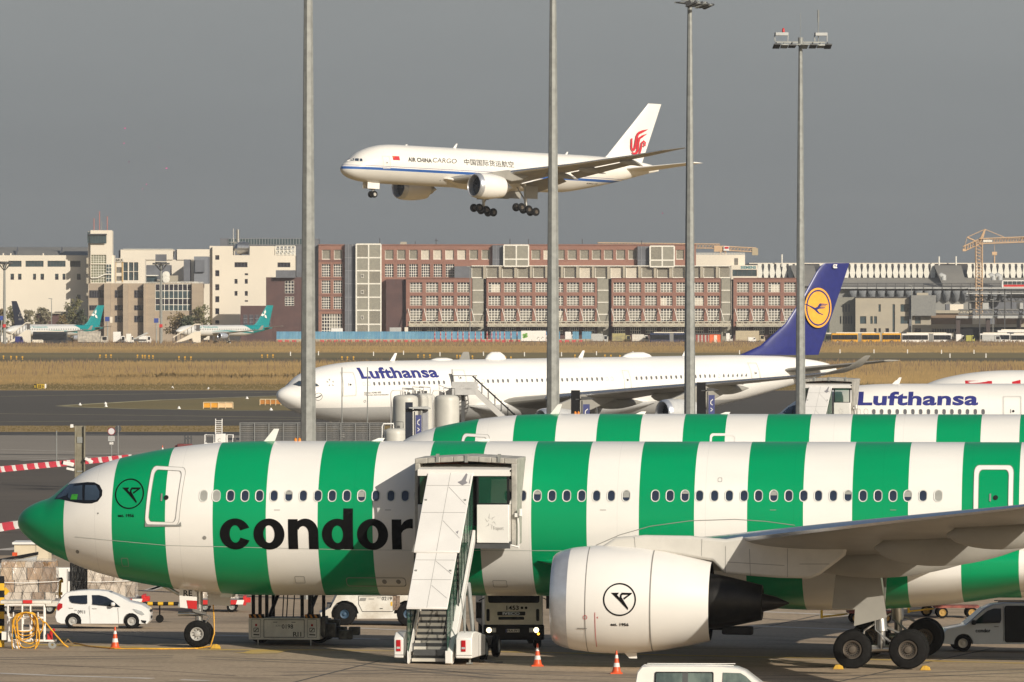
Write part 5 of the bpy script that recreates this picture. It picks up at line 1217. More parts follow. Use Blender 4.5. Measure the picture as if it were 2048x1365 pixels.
# ---- container loader 0198
p0 = G(568, 1292); s = F / p0.y
t = thing('container_loader', 'grey container loader numbered 0198 with hazard stripes under the striped hull', 'cargo loader', (p0.x, p0.y + .1, p0.z), R(-4))
LGR = mat('loader_grey', (.80, .77, .69), .55, rgb2=(.60, .57, .50), scale=1.5)
HZ = mat('hazard_amber', (.55, .22, .02), .5)
mb = MB(); mb.box(-1.32, 1.32, 0, 1.7, .22, 1.02); b = obj('body', mb, LGR, t, bevel=.02)
for x0, x1 in ((-1.30, -.78), (.78, 1.30)):
    mb = MB(); mb.box(x0, x1, -.012, 0, 1.02, 1.16); mb.box(x0, x1, 0, .5, 1.02, 1.15); q = obj('bumper_top', mb, BLACK, t)
    mb = MB()
    for i in range(3):
        a = x0 + .03 + .18 * i; mb.add([(a, -.016, 1.03), (a + .08, -.016, 1.03), (a + .02, -.016, 1.15), (a - .06 + .0, -.016, 1.15)], [(0, 1, 2, 3)])
    obj('hazard_stripe', mb, HZ, q)
    cx = (x0 + x1) / 2
    mb = MB()
    for v, f in (frame2d(rrect(cx - .17, .30, cx + .17, .98, .02), rrect(cx - .16, .31, cx + .16, .97, .02)), frame2d(rrect(cx - .095, .50, cx + .095, .66, .02), rrect(cx - .075, .52, cx + .075, .64, .02)), stroke2d([(cx - .05, .53), (cx + .05, .63)], .03), stroke2d([(cx - .1, .41), (cx + .12, .40)], .04)): mb.add([(x, -.006, z) for x, z in v], f)
    obj('panel_marking', mb, BLACK, t); mb = MB(); mb.box(cx - .035, cx + .035, -.02, 0, .72, .80); obj('lamp', mb, LAMPRED, t)
mb = MB(); mb.box(-.74, .74, -.03, 0, .32, .95); d = obj('access_panel', mb, LGR, t, bevel=.015)
mb = MB()
for v, f in (frame2d(rrect(-.76, .30, .76, .97, .02), rrect(-.74, .32, .74, .95, .02)),): mb.add([(x, -.008, z) for x, z in v], f)
mb.box(-.4, -.25, -.04, -.03, .86, .88); mb.box(.28, .43, -.04, -.03, .86, .88); obj('panel_gap', mb, BLACK, t)
text_on('lettering', '0198', (-.08, -.034, .63), (1, 0, 0), (0, 0, 1), .42, .16, INK, d, .01); text_on('lettering', 'KPH', (-.30, -.034, .70), (1, 0, 0), (0, 0, 1), .2, .07, SEAM, d, 0); text_on('lettering', 'RI1', (.34, -.034, .34), (1, 0, 0), (0, 0, 1), .30, .17, INK, d, .01)
mb = MB(); mb.box(1.33, 1.5, .3, 1.6, .35, 1.05)
for x, y, z, w, h in ((1.6, .8, .3, .5, .5), (1.75, 1.4, .25, .9, .4), (2.2, 1.0, .2, .5, .35), (1.5, 1.9, .3, .8, .6), (2.5, 1.3, .35, .4, .3)): mb.cbox((x, y, z + h / 2), (w, .5, h))
mb.box(-1.2, 1.2, 1.7, 6.0, .3, .8); obj('chassis', mb, mat('loader_dark', (.10, .095, .085), .7, var=.4, scale=3), t, bevel=.03)
mb = MB()
for x in (-1.2, -.95, -.7, .62, .9, 1.42): mb.box(x - .06, x + .06, .5, .62, 1.02, 2.3 if abs(x) < 1.3 else 2.1)
for x in (-.1, .05, .3): mb.tube([(x, .45, 1.05), (x + .04, .5, 1.9)], .022, 6)
for x in (-.7, .75): mb.tube([(x, 1.0, .9), (x + .3, 3.0, 2.1)], .07, 8); mb.tube([(x, 3.0, .9), (x + .2, 1.0, 2.1)], .07, 8)
mb.box(-1.25, 1.25, .4, 4.5, 2.0, 2.12); obj('scissor_lift', mb, BLACK, t)
mb = MB()
for x in (-.98, .98): mb.tube([(x, .15, .0), (x, .15, .25)], .025, 6)
obj('jack_leg', mb, STEEL, t)
for x in (-1.1, 1.1):
    for y in (2.2, 5.0): put('wheel', STW, t, (x, y, .4))

# ---- tow tractor 0219
p0 = G(740, 1252)
t = thing('tow_tractor', 'low dirty white tow tractor numbered 0219 behind the container loader', 'tow tractor', (p0.x + .4, p0.y + 1.2, p0.z), R(2))
TW = wheel_mesh(.46, .36, .17, mat('hub_blue', (.03, .07, .12), .5))
ol = [(-2.35, .30), (-2.42, .5), (-2.0, .72), (-1.72, 1.28), (2.2, 1.28), (2.5, 1.2), (2.6, .9), (2.6, .32)]
_, hw = car('tow_tractor_body', 'x', 'x', ol, 2.3, 1.4, 1, [], [(-1.45, .46), (1.05, .46)], (0, 0, 0), 0, DWHITE, wheelm=TW, arch=1.18)
for o in list(_.children): o.parent = t
bpy.data.objects.remove(_)
side = lambda sh, nm, m, of=.012: decal(nm, sh, lambda x, z: (x, -(1.15 + of), z), m, t)
side(frame2d([(-.9, 1.18), (.62, 1.2), (.62, .78), (.45, .55), (-.75, .55), (-.9, .85)], [(-.88, 1.16), (.60, 1.18), (.60, .79), (.44, .57), (-.74, .57), (-.88, .86)]), 'panel_seam', BLACK)
side(fit(text2d('0219', .01), .02, 1.0, .42, 1.14), 'lettering', INK); side(fit(text2d('KET', 0), -.16, 1.08, 0, 1.14), 'lettering', SEAM)
side(shape2d([[(-.86, .98), (-.62, .98), (-.58, 1.10), (-.82, 1.10)]]), 'emblem', SEAM); side(shape2d([rr(-.5, 1.04, .22, .03)]), 'emblem', SEAM)
side(shape2d([rr(.46, .62, .28, .56)]), 'grille', mat('rusty_grille', (.12, .075, .05), .8, rgb2=(.30, .22, .16), scale=14)); side(shape2d([rr(-.95, .28, 1.6, .2)]), 'sill', DWHITE, .03)
side(shape2d([rr(-.06, .66, .12, .03)]), 'handle', BLACK); side(shape2d([rr(.37, .78, .07, .16)]), 'warning_sticker', YELLOW)
mb = MB(); mb.box(-1.9, -.9, -1.0, 1.0, 1.28, 2.0); obj('cab', mb, DWHITE, t, bevel=.06); mb = MB(); mb.box(-1.92, -1.89, -.85, .85, 1.5, 1.95); mb.box(-1.75, -1.05, -1.02, -1.0, 1.45, 1.92); obj('cab_window', mb, GLASS, t)
mb = MB()
for x in (-.4, .0, .5, 1.1): mb.tube([(x, -1.0, 1.28), (x, -1.0, 1.42)], .03, 6)
mb.box(-.6, 2.2, -1.0, 1.0, 1.29, 1.36); obj('deck', mb, DWHITE, t)

# ---- lorry 1453 facing the camera under the hull
p0 = G(1028, 1303)
t = thing('lorry', 'shaded white lorry numbered 1453 with headlights on, facing out under the hull', 'lorry', (p0.x, p0.y + 1.5, p0.z), R(3))
LW_ = mat('lorry_white', (.74, .71, .63), .45)
mb = MB(); prof = [(0, .95), (.06, 1.5), (.30, 2.35), (.5, 2.45), (2.0, 2.5), (2.0, .5), (.05, .5)]
mb.prism(prof, 'X', -1.08, 1.08); obj('cab', mb, LW_, t, bevel=.06)
mb = MB(); mb.prism([(-.03, .35), (.5, .35), (.5, .92), (-.06, .92), (-.08, .6)], 'X', -1.12, 1.12); obj('bumper', mb, BLACK, t, bevel=.05)
fy = lambda z: (0 + (z - .95) / .55 * .06 if z < 1.5 else .06 + (z - 1.5) / .85 * .24) - .012
F2 = lambda x, z: (x, fy(z), z)
decal('windscreen', shape2d([rrect(-.95, 1.72, .95, 2.3, .08)]), F2, BLACK, t, .1); 
decal('grille', shape2d([rrect(-.62, 1.26, .42, 1.40, .03), rrect(-.58, 1.10, .38, 1.21, .03)]), F2, BLACK, t, .1)
F3 = lambda x, z: (x, fy(z) - .01, z)
decal('lettering', fit(text2d('IVECO', .04), -.42, 1.28, .22, 1.39), F3, LENS, t); decal('lettering', fit(text2d('1453', .02), -.28, 1.46, .18, 1.62), F3, INK, t)
decal('badge', merge2d(disc2d(.30, 1.54, .05, .05), disc2d(.45, 1.54, .05, .05)), F3, INK, t); [decal('side_vent', shape2d([rrect(x, 1.05, x + .12, 1.5, .05)]), F2, BLACK, t, .1) for x in (-1.02, .82)]
mb = MB(); mb.box(-.32, .2, -.10, -.085, .64, .76); pq = obj('number_plate', mb, WHITE, t); text_on('lettering', 'FRA-IV1', (-.26, -.104, .66), (1, 0, 0), (0, 0, 1), .42, .08, INK, pq, .03)
mb = MB(); mb.box(-.32, -.27, -.106, -.1, .64, .76); obj('plate_band', mb, NAVY, pq)
for x in (-.93, .82):
    mb = MB(); mb.lathe([(0, .10), (-.03, .09), (-.05, .0)], 'Y', (x, -.07, .72), 20); obj('headlight', mb, LAMPON, t); mb = MB(); mb.box(x - .26 if x > 0 else x + .12, x - .12 if x > 0 else x + .26, -.09, -.07, .64, .80); obj('lamp_unit', mb, LENS, t)
mb = MB(); mb.lathe([(0, .05), (-.03, .0)], 'Y', (.90, -.08, .58), 12); obj('indicator', mb, mat('amber_on', (.9, .4, .05), .3, emit=(1, .45, .05, 3)), t)
for x in (-1.3, 1.3): mb = MB(); mb.box(x - .1, x + .1, .1, .2, 1.15 if x < 0 else 1.5, 1.75 if x < 0 else 2.1); mb.tube([(x * .83, .3, 1.9), (x, .15, 1.8)], .02, 6); obj('wing_mirror', mb, BLACK, t, bevel=.03)
mb = MB(); mb.box(-1.1, 1.1, 2.1, 6.8, .75, 2.0); obj('tank_body', mb, mat('tank_grey', (.20, .2, .19), .5), t, bevel=.1)
for x in (-.92, .92):
    for y in (1.1, 5.2): put('wheel', wheel_mesh(.45, .28, .25, GALV), t, (x, y, .45), (0, 0, R(90)))

# ---- cones
def cone_mesh():
    mb = MB(); mb.m = 0
    bands = [(.0, .19, 0), (.04, .165, 0)]
    segs = [(.05, .15, .24, .118, 0), (.24, .118, .38, .093, 1), (.38, .093, .54, .065, 0), (.54, .065, .66, .045, 1), (.66, .045, .80, .024, 0)]
    mb.box(-.21, .21, -.21, .21, 0, .045); mb.lathe([(.045, .175), (.08, .16), (.10, .142)], 'Z', n=24)
    for z0, r0, z1, r1, m in segs: mb.m = m; mb.lathe([(max(z0, .09), r0), (z1, r1)], 'Z', n=24)
    mb.m = 0; mb.lathe([(.80, .024), (.81, .01)], 'Z', n=12, cap=True)
    return mesh_of(mb, [ORANGE, mat('cone_white', (.72, .70, .66), .5)], 30)
CONE = cone_mesh()
for i, (px_, py_, lab) in enumerate(((230, 1300, 'orange and white cone left of the nose wheel, by the yellow hose'), (1075, 1335, 'orange and white cone before the lorry numbered 1453'), (1233, 1350, 'orange and white cone below the round emblem on the big engine'), (325, 916, 'small red and white cone far off beyond the striped nose'))):
    o = bpy.data.objects.new('traffic_cone', CONE); COL.objects.link(o); p = G(px_, py_ - (2 if i < 3 else 0)); o.location = p; tag(o, lab, 'traffic cone', 'traffic cones on the apron')
    if i == 3: o.scale = (1.25,) * 3
# ---- chocks
CH = mat('chock_yellow', (.62, .36, .02), .6, rgb2=(.4, .24, .04), scale=9)
for px_, py_, lab in ((431, 1298, 'yellow chock behind the nose wheel'), (1676, 1339, 'yellow chock before the front main wheel'), (1850, 1341, 'yellow chock behind the rear main wheel')):
    p = G(px_, py_); mb = MB(); mb.prism([(-.2, 0), (.2, 0), (.16, .12), (.05, .17), (-.1, .16)], 'Y', -.14, .14); o = obj('wheel_chock', mb, CH, loc=p, bevel=.02); tag(o, lab, 'wheel chock', 'yellow wheel chocks')

# ---- cargo pallets under film and netting
FILM = mat('stretch_film', (.70, .66, .60), .12, alpha=.22, bump=1, bscale=4, spec=1)
FILMW = mat('white_film', (.80, .72, .62), .2, alpha=.45, bump=1, bscale=4, spec=1)
NETM = mat('net_cord', (.10, .09, .08), .9)
CART = [mat('carton_a', (.40, .24, .12), .8), mat('carton_b', (.24, .14, .07), .8), mat('carton_c', (.55, .38, .22), .8), mat('carton_d', (.66, .56, .45), .7)]
def crumple(x0, x1, y0, y1, z0, z1, amp, seed, nx=14, nz=9, top=True):
    """wrinkled skin around a load"""
    g = random.Random(seed); mb = MB(); P4 = []; per = [(x0 + (x1 - x0) * i / nx, y0) for i in range(nx)] + [(x1, y0 + (y1 - y0) * i / 6) for i in range(6)] + [(x1 - (x1 - x0) * i / nx, y1) for i in range(nx)] + [(x0, y1 - (y1 - y0) * i / 6) for i in range(6)]
    rings = []; cx, cy = (x0 + x1) / 2, (y0 + y1) / 2
    for k in range(nz + 1):
        t = k / nz; sh = 1 - .10 * max(0, t - .6) / .4
        rings.append([(cx + (x - cx) * sh + g.uniform(-amp, amp), cy + (y - cy) * sh + g.uniform(-amp, amp), z0 + (z1 - z0) * t + g.uniform(-amp, amp) * (.5 if 0 < k else 0)) for x, y in per])
    mb.loft(rings); return mb
def pallet(loc, rz, label, w, d, h, seed, film, white=False, darknet=False):
    g = random.Random(seed); t = thing('cargo_pallet', label, 'cargo pallet', loc, rz, 'wrapped cargo pallets')
    mb = MB(); mb.box(-w / 2 - .08, w / 2 + .08, -d / 2 - .08, d / 2 + .08, 0, .05); obj('base_plate', mb, ALU, t)
    z = .05; row = 0
    while z < h - .18:
        hh = min(g.choice((.32, .42, .5)), h - z - .02); x = -w / 2 + .06
        while x < w / 2 - .2:
            ww = min(g.uniform(.35, .62), w / 2 - .05 - x); 
            mb = MB(); ins = g.uniform(0, .10) + .02 * row; mb.box(x + .01, x + ww - .01, -d / 2 + ins, d / 2 - ins, z, z + hh - .012); o = obj('carton', mb, CART[3] if white and g.random() < .7 else g.choice(CART), t); o.rotation_euler = (0, 0, R(g.uniform(-2.5, 2.5))); x += ww
        z += hh; row += 1
    obj('film', crumple(-w / 2 - .02, w / 2 + .02, -d / 2 - .02, d / 2 + .02, .05, h + .04, .05, seed), film, t, ang=20)
    mb = MB(); n = int(w / .42)
    for i in range(-2, n + 1):
        for sg in (1, -1):
            x0 = -w / 2 + i * .42; pts = []
            for k in range(6):
                zz_ = .06 + (h - .04) * k / 5; x = (x0 + .42 * (zz_) * sg) ; x = max(-w / 2 - .05, min(w / 2 + .05, x if sg > 0 else x + .7)); pts.append((x + g.uniform(-.02, .02), -d / 2 - .07 - g.uniform(0, .02), zz_))
            mb.tube(pts, .007 if not darknet else .014, 4, False)
    obj('cargo_net', mb, NETM, t); t_ = mb
    mb = MB(); mb.tube([(-w / 2 - .06, -d / 2 - .09, h * .48), (-w * .1, -d / 2 - .10, h * .46), (w / 2 + .06, -d / 2 - .09, h * .5), (w / 2 + .08, d / 2, h * .5)], .018, 6); obj('strap', mb, WHITE, t)
    return t
def dolly(loc, rz, label, w, d, wr=.22, red=False):
    t = thing('pallet_dolly', label, 'trailer', loc, rz, 'low pallet dollies'); mb = MB(); zt = .52
    mb.box(-w / 2, w / 2, -d / 2, d / 2, zt - .06, zt); mb.box(-w / 2, w / 2, -d / 2, -d / 2 + .08, zt - .2, zt - .06); mb.box(-w / 2, w / 2, d / 2 - .08, d / 2, zt - .2, zt - .06); obj('deck', mb, DWHITE if not red else DGREY, t, bevel=.01)
    if red:
        for i in range(7):
            mb = MB(); a = -w / 2 + w * i / 7; mb.add([(a, -d / 2 - .012, zt - .2), (a + w / 7, -d / 2 - .012, zt - .2), (a + w / 7 + .05, -d / 2 - .012, zt - .02), (a + .05, -d / 2 - .012, zt - .02)], [(0, 1, 2, 3)]); obj('warning_stripe', mb, RED if i % 2 else WHITE, t)
        mb = MB(); mb.box(w / 2, w / 2 + .12, -d / 2 * .8, d / 2 * .8, zt - .25, zt + .12); mb.box(w / 2 + .1, w / 2 + .3, -.3, .3, zt - .15, zt + .05); obj('end_rail', mb, RED, t, bevel=.01)
    else:
        mb = MB(); mb.box(-w / 2 + .7, -w / 2 + 1.05, -d / 2 - .02, -d / 2, zt - .18, zt - .06); obj('reflector', mb, RED, t)
    for x in (-w / 2 + .45, w / 2 - .45):
        for y in (-d / 2 + .15, d / 2 - .15): put('wheel', DWH, t, (x, y, wr))
    return t
DWH = wheel_mesh(.22, .12, .12, GALV)
p = G(55, 1229); dolly((p.x, p.y + 1.2, p.z), R(2), 'dirty white pallet dolly at the left under brown cartons', 2.6, 2.3); pallet((p.x - .02, p.y + 1.2, p.z + .52), R(2), 'pallet of brown cartons in clear film at the left edge', 2.35, 2.1, 1.62, 3, FILM)
p = G(205, 1224); dolly((p.x + .1, p.y + 1.9, p.z), R(0), 'pallet dolly half hidden behind the small white hatchback', 2.9, 2.3, red=True); pallet((p.x + .05, p.y + 1.9, p.z + .52), R(0), 'pallet in pale film and dark netting behind the white hatchback', 2.45, 2.1, 1.45, 5, FILMW, True)
q = thing('dark_net', 'black cargo net hanging over the end of the pale pallet', 'cargo net', (p.x - 1.0, p.y + .74, p.z + .52)); mb = crumple(-.35, .32, 0, .05, 0, 1.55, .03, 9, 6, 8); obj('net_sheet', mb, mat('net_black', (.035, .035, .035), .9, alpha=.72), q)
mb = MB()
for i in range(7):
    for sg in (1, -1): mb.tube([(max(-.36, min(.34, -.5 + .16 * i)), -.06, .02), (max(-.36, min(.34, -.5 + .16 * i + sg * .4)), -.06, 1.5)], .012, 4)
obj('net_cord', mb, BLACK, q)
p = G(440, 1226); dolly((p.x - .1, p.y + 1.5, p.z), R(1), 'red and white striped dolly right of the nose wheel', 2.0, 2.0, red=True); pallet((p.x - .2, p.y + 1.5, p.z + .52), R(1), 'white wrapped pallet on the red striped dolly', 1.7, 1.7, .95, 8, FILMW, True)

# ---- hose trolley with coiled yellow hoses
p0 = G(58, 1298)
t = thing('hose_trolley', 'white tube frame trolley hung with coiled yellow hoses', 'trolley', (p0.x, p0.y, p0.z), R(0))
mb = MB(); W_ = 1.55
for x in (-W_ / 2, -.25, .05, .55):
    for y in (0, .55): mb.tube([(x, y, .28), (x, y, 1.62)], .035, 8)
for z in (.3, 1.12, 1.60):
    for y in (0, .55): mb.tube([(-W_ / 2, y, z), (.55, y, z)], .035, 8)
mb.tube([(-.75, -.02, .62), (.5, -.02, .70)], .03, 8); mb.box(-.8, 1.0, -.02, .06, .26, .33); obj('frame', mb, WHITE, t)
mb = MB(); mb.box(-1.05, .8, -.05, 1.1, 1.64, 1.76); obj('bed', mb, DWHITE, t, bevel=.02)
mb = MB(); mb.box(-.22, .12, -.08, -.05, 1.66, 1.78); sg_ = obj('sign_plate', mb, RED, t)
for x in (-.45, .85):
    mb = MB(); mb.lathe([(-.035, .05), (-.035, .15), (.035, .15), (.035, .05)], 'Y', (x, .05, .15), 20); obj('wheel', mb, WHITE if x < 0 else GALV, t)
HOSE = mat('hose_yellow', (.72, .36, .02), .5, var=.12, scale=5)
g = random.Random(4)
for i in range(7):
    mb = MB(); cx = -.08 + g.uniform(-.1, .1); rx, rz_ = .40 + .03 * i, .40 + .05 * i; zc = 1.28 - rz_ + .06
    ph = g.uniform(0, 6); mb.tube([(cx + rx * math.sin(a) * (.92 + .14 * math.sin(2 * a + ph)) + .05 * math.sin(3 * a + ph), -.10 - .035 * i - .03 * math.cos(a * 2 + ph), zc + rz_ * math.cos(a) * (1 if math.cos(a) > 0 else .8 + .09 * i)) for a in [2 * math.pi * k / 26 for k in range(27)]], .021, 7); obj('hose_coil', mb, HOSE, t)
mb = MB()
for x in (-.55, .35): mb.tube([(x, -.05, 1.15), (x, -.32, 1.2), (x, -.34, 1.35)], .025, 6)
obj('hose_hook', mb, WHITE, t)
mb = MB(); mb.tube([(.52, -.1, 1.0), (.62, -.1, .95), (1.0, -.2, .5), (1.3, -.2, .16), (1.45, -.2, .06)], .03, 8); obj('hose_end', mb, HOSE, t)
mb = MB(); mb.box(-1.0, -.62, .0, .5, .32, .62); obj('tool_box', mb, WHITE, t); mb = MB(); mb.box(-.6, -.42, -.05, .1, .42, .62); obj('bottle', mb, LIGHTBLUE, t)
mb = MB(); mb.tube([(.8, .1, .3), (.8, .1, .62), (.92, .05, .7)], .06, 8); mb.cbox((.75, .1, .4), (.16, .16, .3)); obj('valve', mb, RED, t)
hp = [G(a, b) for a, b in ((133, 1291), (150, 1288.5), (180, 1295), (230, 1299.5), (330, 1300), (395, 1299), (421, 1295))]
mb = MB(); e = G(421, 1296)
mb.tube([v + Vector((0, 0, .035)) for v in hp] + [Vector((hp[-1].x + .14, hp[-1].y, .5)), Vector((hp[-1].x + .12, hp[-1].y + .2, 1.1)), Vector((hp[-1].x + .06, hp[-1].y + .6, 1.75))], .024, 8); o = obj('ground_hose', mb, HOSE); tag(o, 'yellow hose lying from the trolley and rising to the nose gear', 'hose')
p = G(133, 1293); mb = MB(); mb.cbox((0, 0, .08), (.5, .2, .1)); mb.tube([(-.1, 0, .1), (.05, 0, .26), (.2, 0, .1)], .03, 6); o = obj('hose_coupling', mb, mat('brown_metal', (.18, .12, .05), .6), loc=p); tag(o, 'brown coupling on the yellow hose by the trolley', 'coupling')
mb = MB(); q = G(4, 1296)
for i in range(10):
    mb.m = i % 2; mb.box(-.09, .09, -.09, .09, .26 * i, .26 * i + .26)
o = obj('bollard', mb, [YELLOW, BLACK], loc=(q.x - .05, q.y + .7, q.z)); tag(o, 'tall yellow and black post at the left edge', 'post')
mb = MB(); mb.add([(-.17, 0, 0), (0, 0, -.17), (.17, 0, 0), (0, 0, .17)], [(0, 1, 2, 3)]); mb.add([(-.17, .02, 0), (0, .02, -.17), (.17, .02, 0), (0, .02, .17)], [(0, 1, 2, 3)])
o = obj('hazard_placard', mb, YELLOW, loc=P(11, 1183, GY(55, 1229) - .05)); tag(o, 'yellow diamond placard on the film of the left pallet', 'placard')
# cabin, conveyor, towing equipment and jack behind the pallets
Yc = 334.0
t = thing('site_cabin', 'cream site cabin behind the wrapped pallets, under the green nose', 'cabin', (PX(62, Yc), Yc + 1.2, 0))
mb = MB(); mb.box(-.7, .72, -1.2, 1.2, .1, 2.55); obj('wall', mb, mat('cream_panel', (.66, .56, .40), .6, var=.04), t); mb = MB(); mb.box(-.78, .8, -1.28, 1.28, 2.55, 2.64); obj('roof', mb, WHITE, t); mb = MB(); mb.box(.2, .215, -1.215, -1.2, .1, 2.5); obj('panel_seam', mb, SEAM, t)
t = thing('equipment_cabinet', 'white equipment cabinet behind the yellow jack stand', 'cabinet', (PX(118, Yc), Yc + 1, 0))
mb = MB(); mb.box(-.6, .62, -.4, .4, .12, 1.55); obj('casing', mb, WHITE, t, bevel=.03); mb = MB(); mb.box(.36, .5, -.42, -.4, 1.0, 1.4); obj('control_panel', mb, DGREY, t); mb = MB(); mb.box(.3, .33, -.41, -.4, .2, 1.5); obj('panel_seam', mb, SEAM, t)
Yj = 329.; t = thing('jack_stand', 'yellow tubular jack stand between the pallets', 'jack stand', (PX(114, Yj), Yj, 0)); mb = MB()
for sx in (-1, 1): mb.tube([(sx * .22, 0, .1), (sx * .10, 0, .6), (sx * .13, 0, 1.15)], .06, 8)
mb.box(-.28, .28, -.2, .2, 0, .14); mb.box(-.22, .22, -.1, .1, .62, .74); mb.tube([(-.25, 0, 1.18), (.25, 0, 1.22)], .09, 10); obj('stand', mb, YELLOW, t)
mb = MB(); mb.tube([(-.22, -.05, 1.28), (.22, -.05, 1.3)], .05, 8); obj('cradle', mb, BLACK, t)
Yv = 330.; t = thing('belt_conveyor', 'dark sloping belt conveyor above the left pallet', 'conveyor', (PX(20, Yv), Yv, 0)); mb = MB()
mb.prism([(-.9, 1.98), (1.15, 2.36), (1.15, 2.24), (-.9, 1.80)], 'Y', -.4, .4); obj('belt', mb, BLACK, t); mb = MB(); mb.prism([(-.9, 1.80), (1.12, 2.20), (1.05, 1.9), (.1, 1.7), (-.9, 1.6)], 'Y', -.38, .38); obj('side_frame', mb, GREY, t)
mb = MB(); mb.tube([(-.6, 0, 0), (-.6, 0, 1.75)], .06, 8); mb.tube([(.6, 0, 0), (.6, 0, 1.9)], .06, 8); obj('leg', mb, DGREY, t); mb = MB(); mb.box(.1, .3, -.1, .1, 2.2, 2.34); obj('lamp', mb, ORANGE, t)
p0 = P(365, 1208, 316); t = thing('tow_bar', 'black and yellow tow bar reaching from the nose gear', 'tow bar', p0); L_ = 2.05
mb = MB()
for i in range(10):
    mb.m = i % 2; mb.tube([(-L_ * (i + 1) / 10 - .15, 0, 0), (-L_ * i / 10 - .15, 0, 0)], .075, 10)
obj('bar', mb, [BLACK, YELLOW], t); mb = MB(); mb.tube([(-.15, 0, 0), (.1, 0, 0), (.42, 0, .02)], [.06, .12, .09], 8); mb.tube([(.05, -.2, .1), (.05, .2, .1)], .05, 6); mb.cbox((-.02, 0, -.06), (.3, .2, .1)); obj('tow_head', mb, GALV, t)
mb = MB()
for x in (-.9, -1.9): mb.tube([(x, 0, 0), (x, 0, -p0.z + .2)], .03, 6); mb.lathe([(-.05, .16), (.05, .16)], 'Y', (x, 0, -p0.z + .16), 14, True)
obj('wheel', mb, RUBBER, t)
# low flat trailers far under the wing
for px_, py_, rz, lab in ((1705, 1247, 3, 'red and yellow baggage dolly left of the main gear'), (1790, 1232, -4, 'rusty baggage dolly behind the main gear strut'), (1878, 1236, 2, 'rusty baggage dolly before the people carrier')):
    p = G(px_, py_); t = thing('baggage_dolly', lab, 'trailer', p, R(rz), 'baggage dollies under the wing'); mb = MB(); mb.box(-.2, 1.6, -.6, .6, .42, .52); mb.box(-.2, .1, -.6, .6, .52, .75); obj('deck', mb, mat('dolly_rust', (.25, .07, .05), .7, var=.3, scale=4), t)
    mb = MB(); mb.tube([(-.2, 0, .38), (-1.25, 0, .26)], .035, 6); mb.tube([(-1.25, 0, .2), (-1.25, 0, .95)], .05, 6); obj('draw_bar', mb, YELLOW, t)
    for x in (.1, 1.3):
        for y in (-.5, .5): put('wheel', wheel_mesh(.23, .12, .14, mat('ochre_hub', (.40, .24, .06), .6)), t, (x, y, .23))
# ---------------------------------------------------------------- masts, barriers, signs, tanks, fence
def light_mast(px, Y, label, rz=9, dz=0):
    t = thing('light_mast', label, 'light mast', (PX(px, Y), Y, 0), R(rz), 'tall apron light masts')
    mb = MB(); hT = 30.4 + dz
    zs = [0, 4, 7.3, 10, 14, 18, 18.001, 22, 26, hT]; rr_ = [.375, .355, .335, .318, .29, .262, .255, .225, .19, .135]
    mb.loft([[(r * math.cos(R(22.5 + 45 * k)), r * math.sin(R(22.5 + 45 * k)), z) for k in range(8)] for z, r in zip(zs, rr_)]); obj('pole', mb, GALV, t, ang=20)
    mb = MB(); mb.box(-1.75, 1.75, -.05, .05, hT + .12, hT + .22); mb.box(-1.6, 1.6, -.5, -.42, hT - .02, hT + .05); mb.box(-1.6, 1.6, .42, .5, hT - .02, hT + .05); mb.lathe([(hT - .1, .18), (hT + .5, .18)], 'Z', n=12, cap=True)
    for x in (-1.5, -.9, -.3, .3, .9, 1.5): mb.box(x - .03, x + .03, -.5, .5, hT, hT + .06)
    mb.tube([(0, 0, hT + .5), (0, 0, hT + 2.2)], .012, 5); mb.tube([(1.25, 0, hT + .2), (1.25, 0, hT + 1.6)], .03, 6); mb.tube([(1.25, 0, hT + 1.55), (1.25, 0, hT + 2.4)], .06, 6); obj('head_frame', mb, GALV, t)
    for i, x in enumerate((-1.8, -1.25, -.7, .15, .75, 1.3, 1.8)):
        mb = MB(); ang = R(-24 + 5 * (i % 3)); T = Matrix.Translation((x, -.65, hT - .12)) @ Matrix.Rotation(ang, 4, 'X'); mb.box(-.24, .24, -.34, .34, -.05, .05, T); mb.box(-.03, .03, -.05, .35, .0, .3, T); f = obj('floodlight', mb, GALV if i % 2 else DGREY, t, bevel=.02)
    for x0, x1 in ((-1.8, -.9), (1.0, 1.85)):
        mb = MB(); mb.box(x0, x1, -.3, .2, hT + .62, hT + .84); mb.tube([(x0, 0, hT + .2), (x0 - .02, 0, hT + .65)], .04, 6); mb.tube([(x1, 0, hT + .2), (x1 + .02, 0, hT + .65)], .04, 6); obj('camera_box', mb, GREY, t, bevel=.04)
    mb = MB(); mb.lathe([(0, .09), (.22, .09), (.3, .02)], 'Z', (-1.2, 0, hT + .86), 10, True); obj('obstruction_light', mb, RED, t)
    return t
light_mast(616.5, 341, 'thick grey mast at the left, behind the striped cockpit section'); light_mast(1106, 400, 'grey mast crossing the wing of the flying freighter')
light_mast(1379.5, 485, 'grey mast by the freighter tail, lamp head cut by the top edge', 72, .35); light_mast(1601, 552, 'rightmost grey mast, its whole lamp head in view')

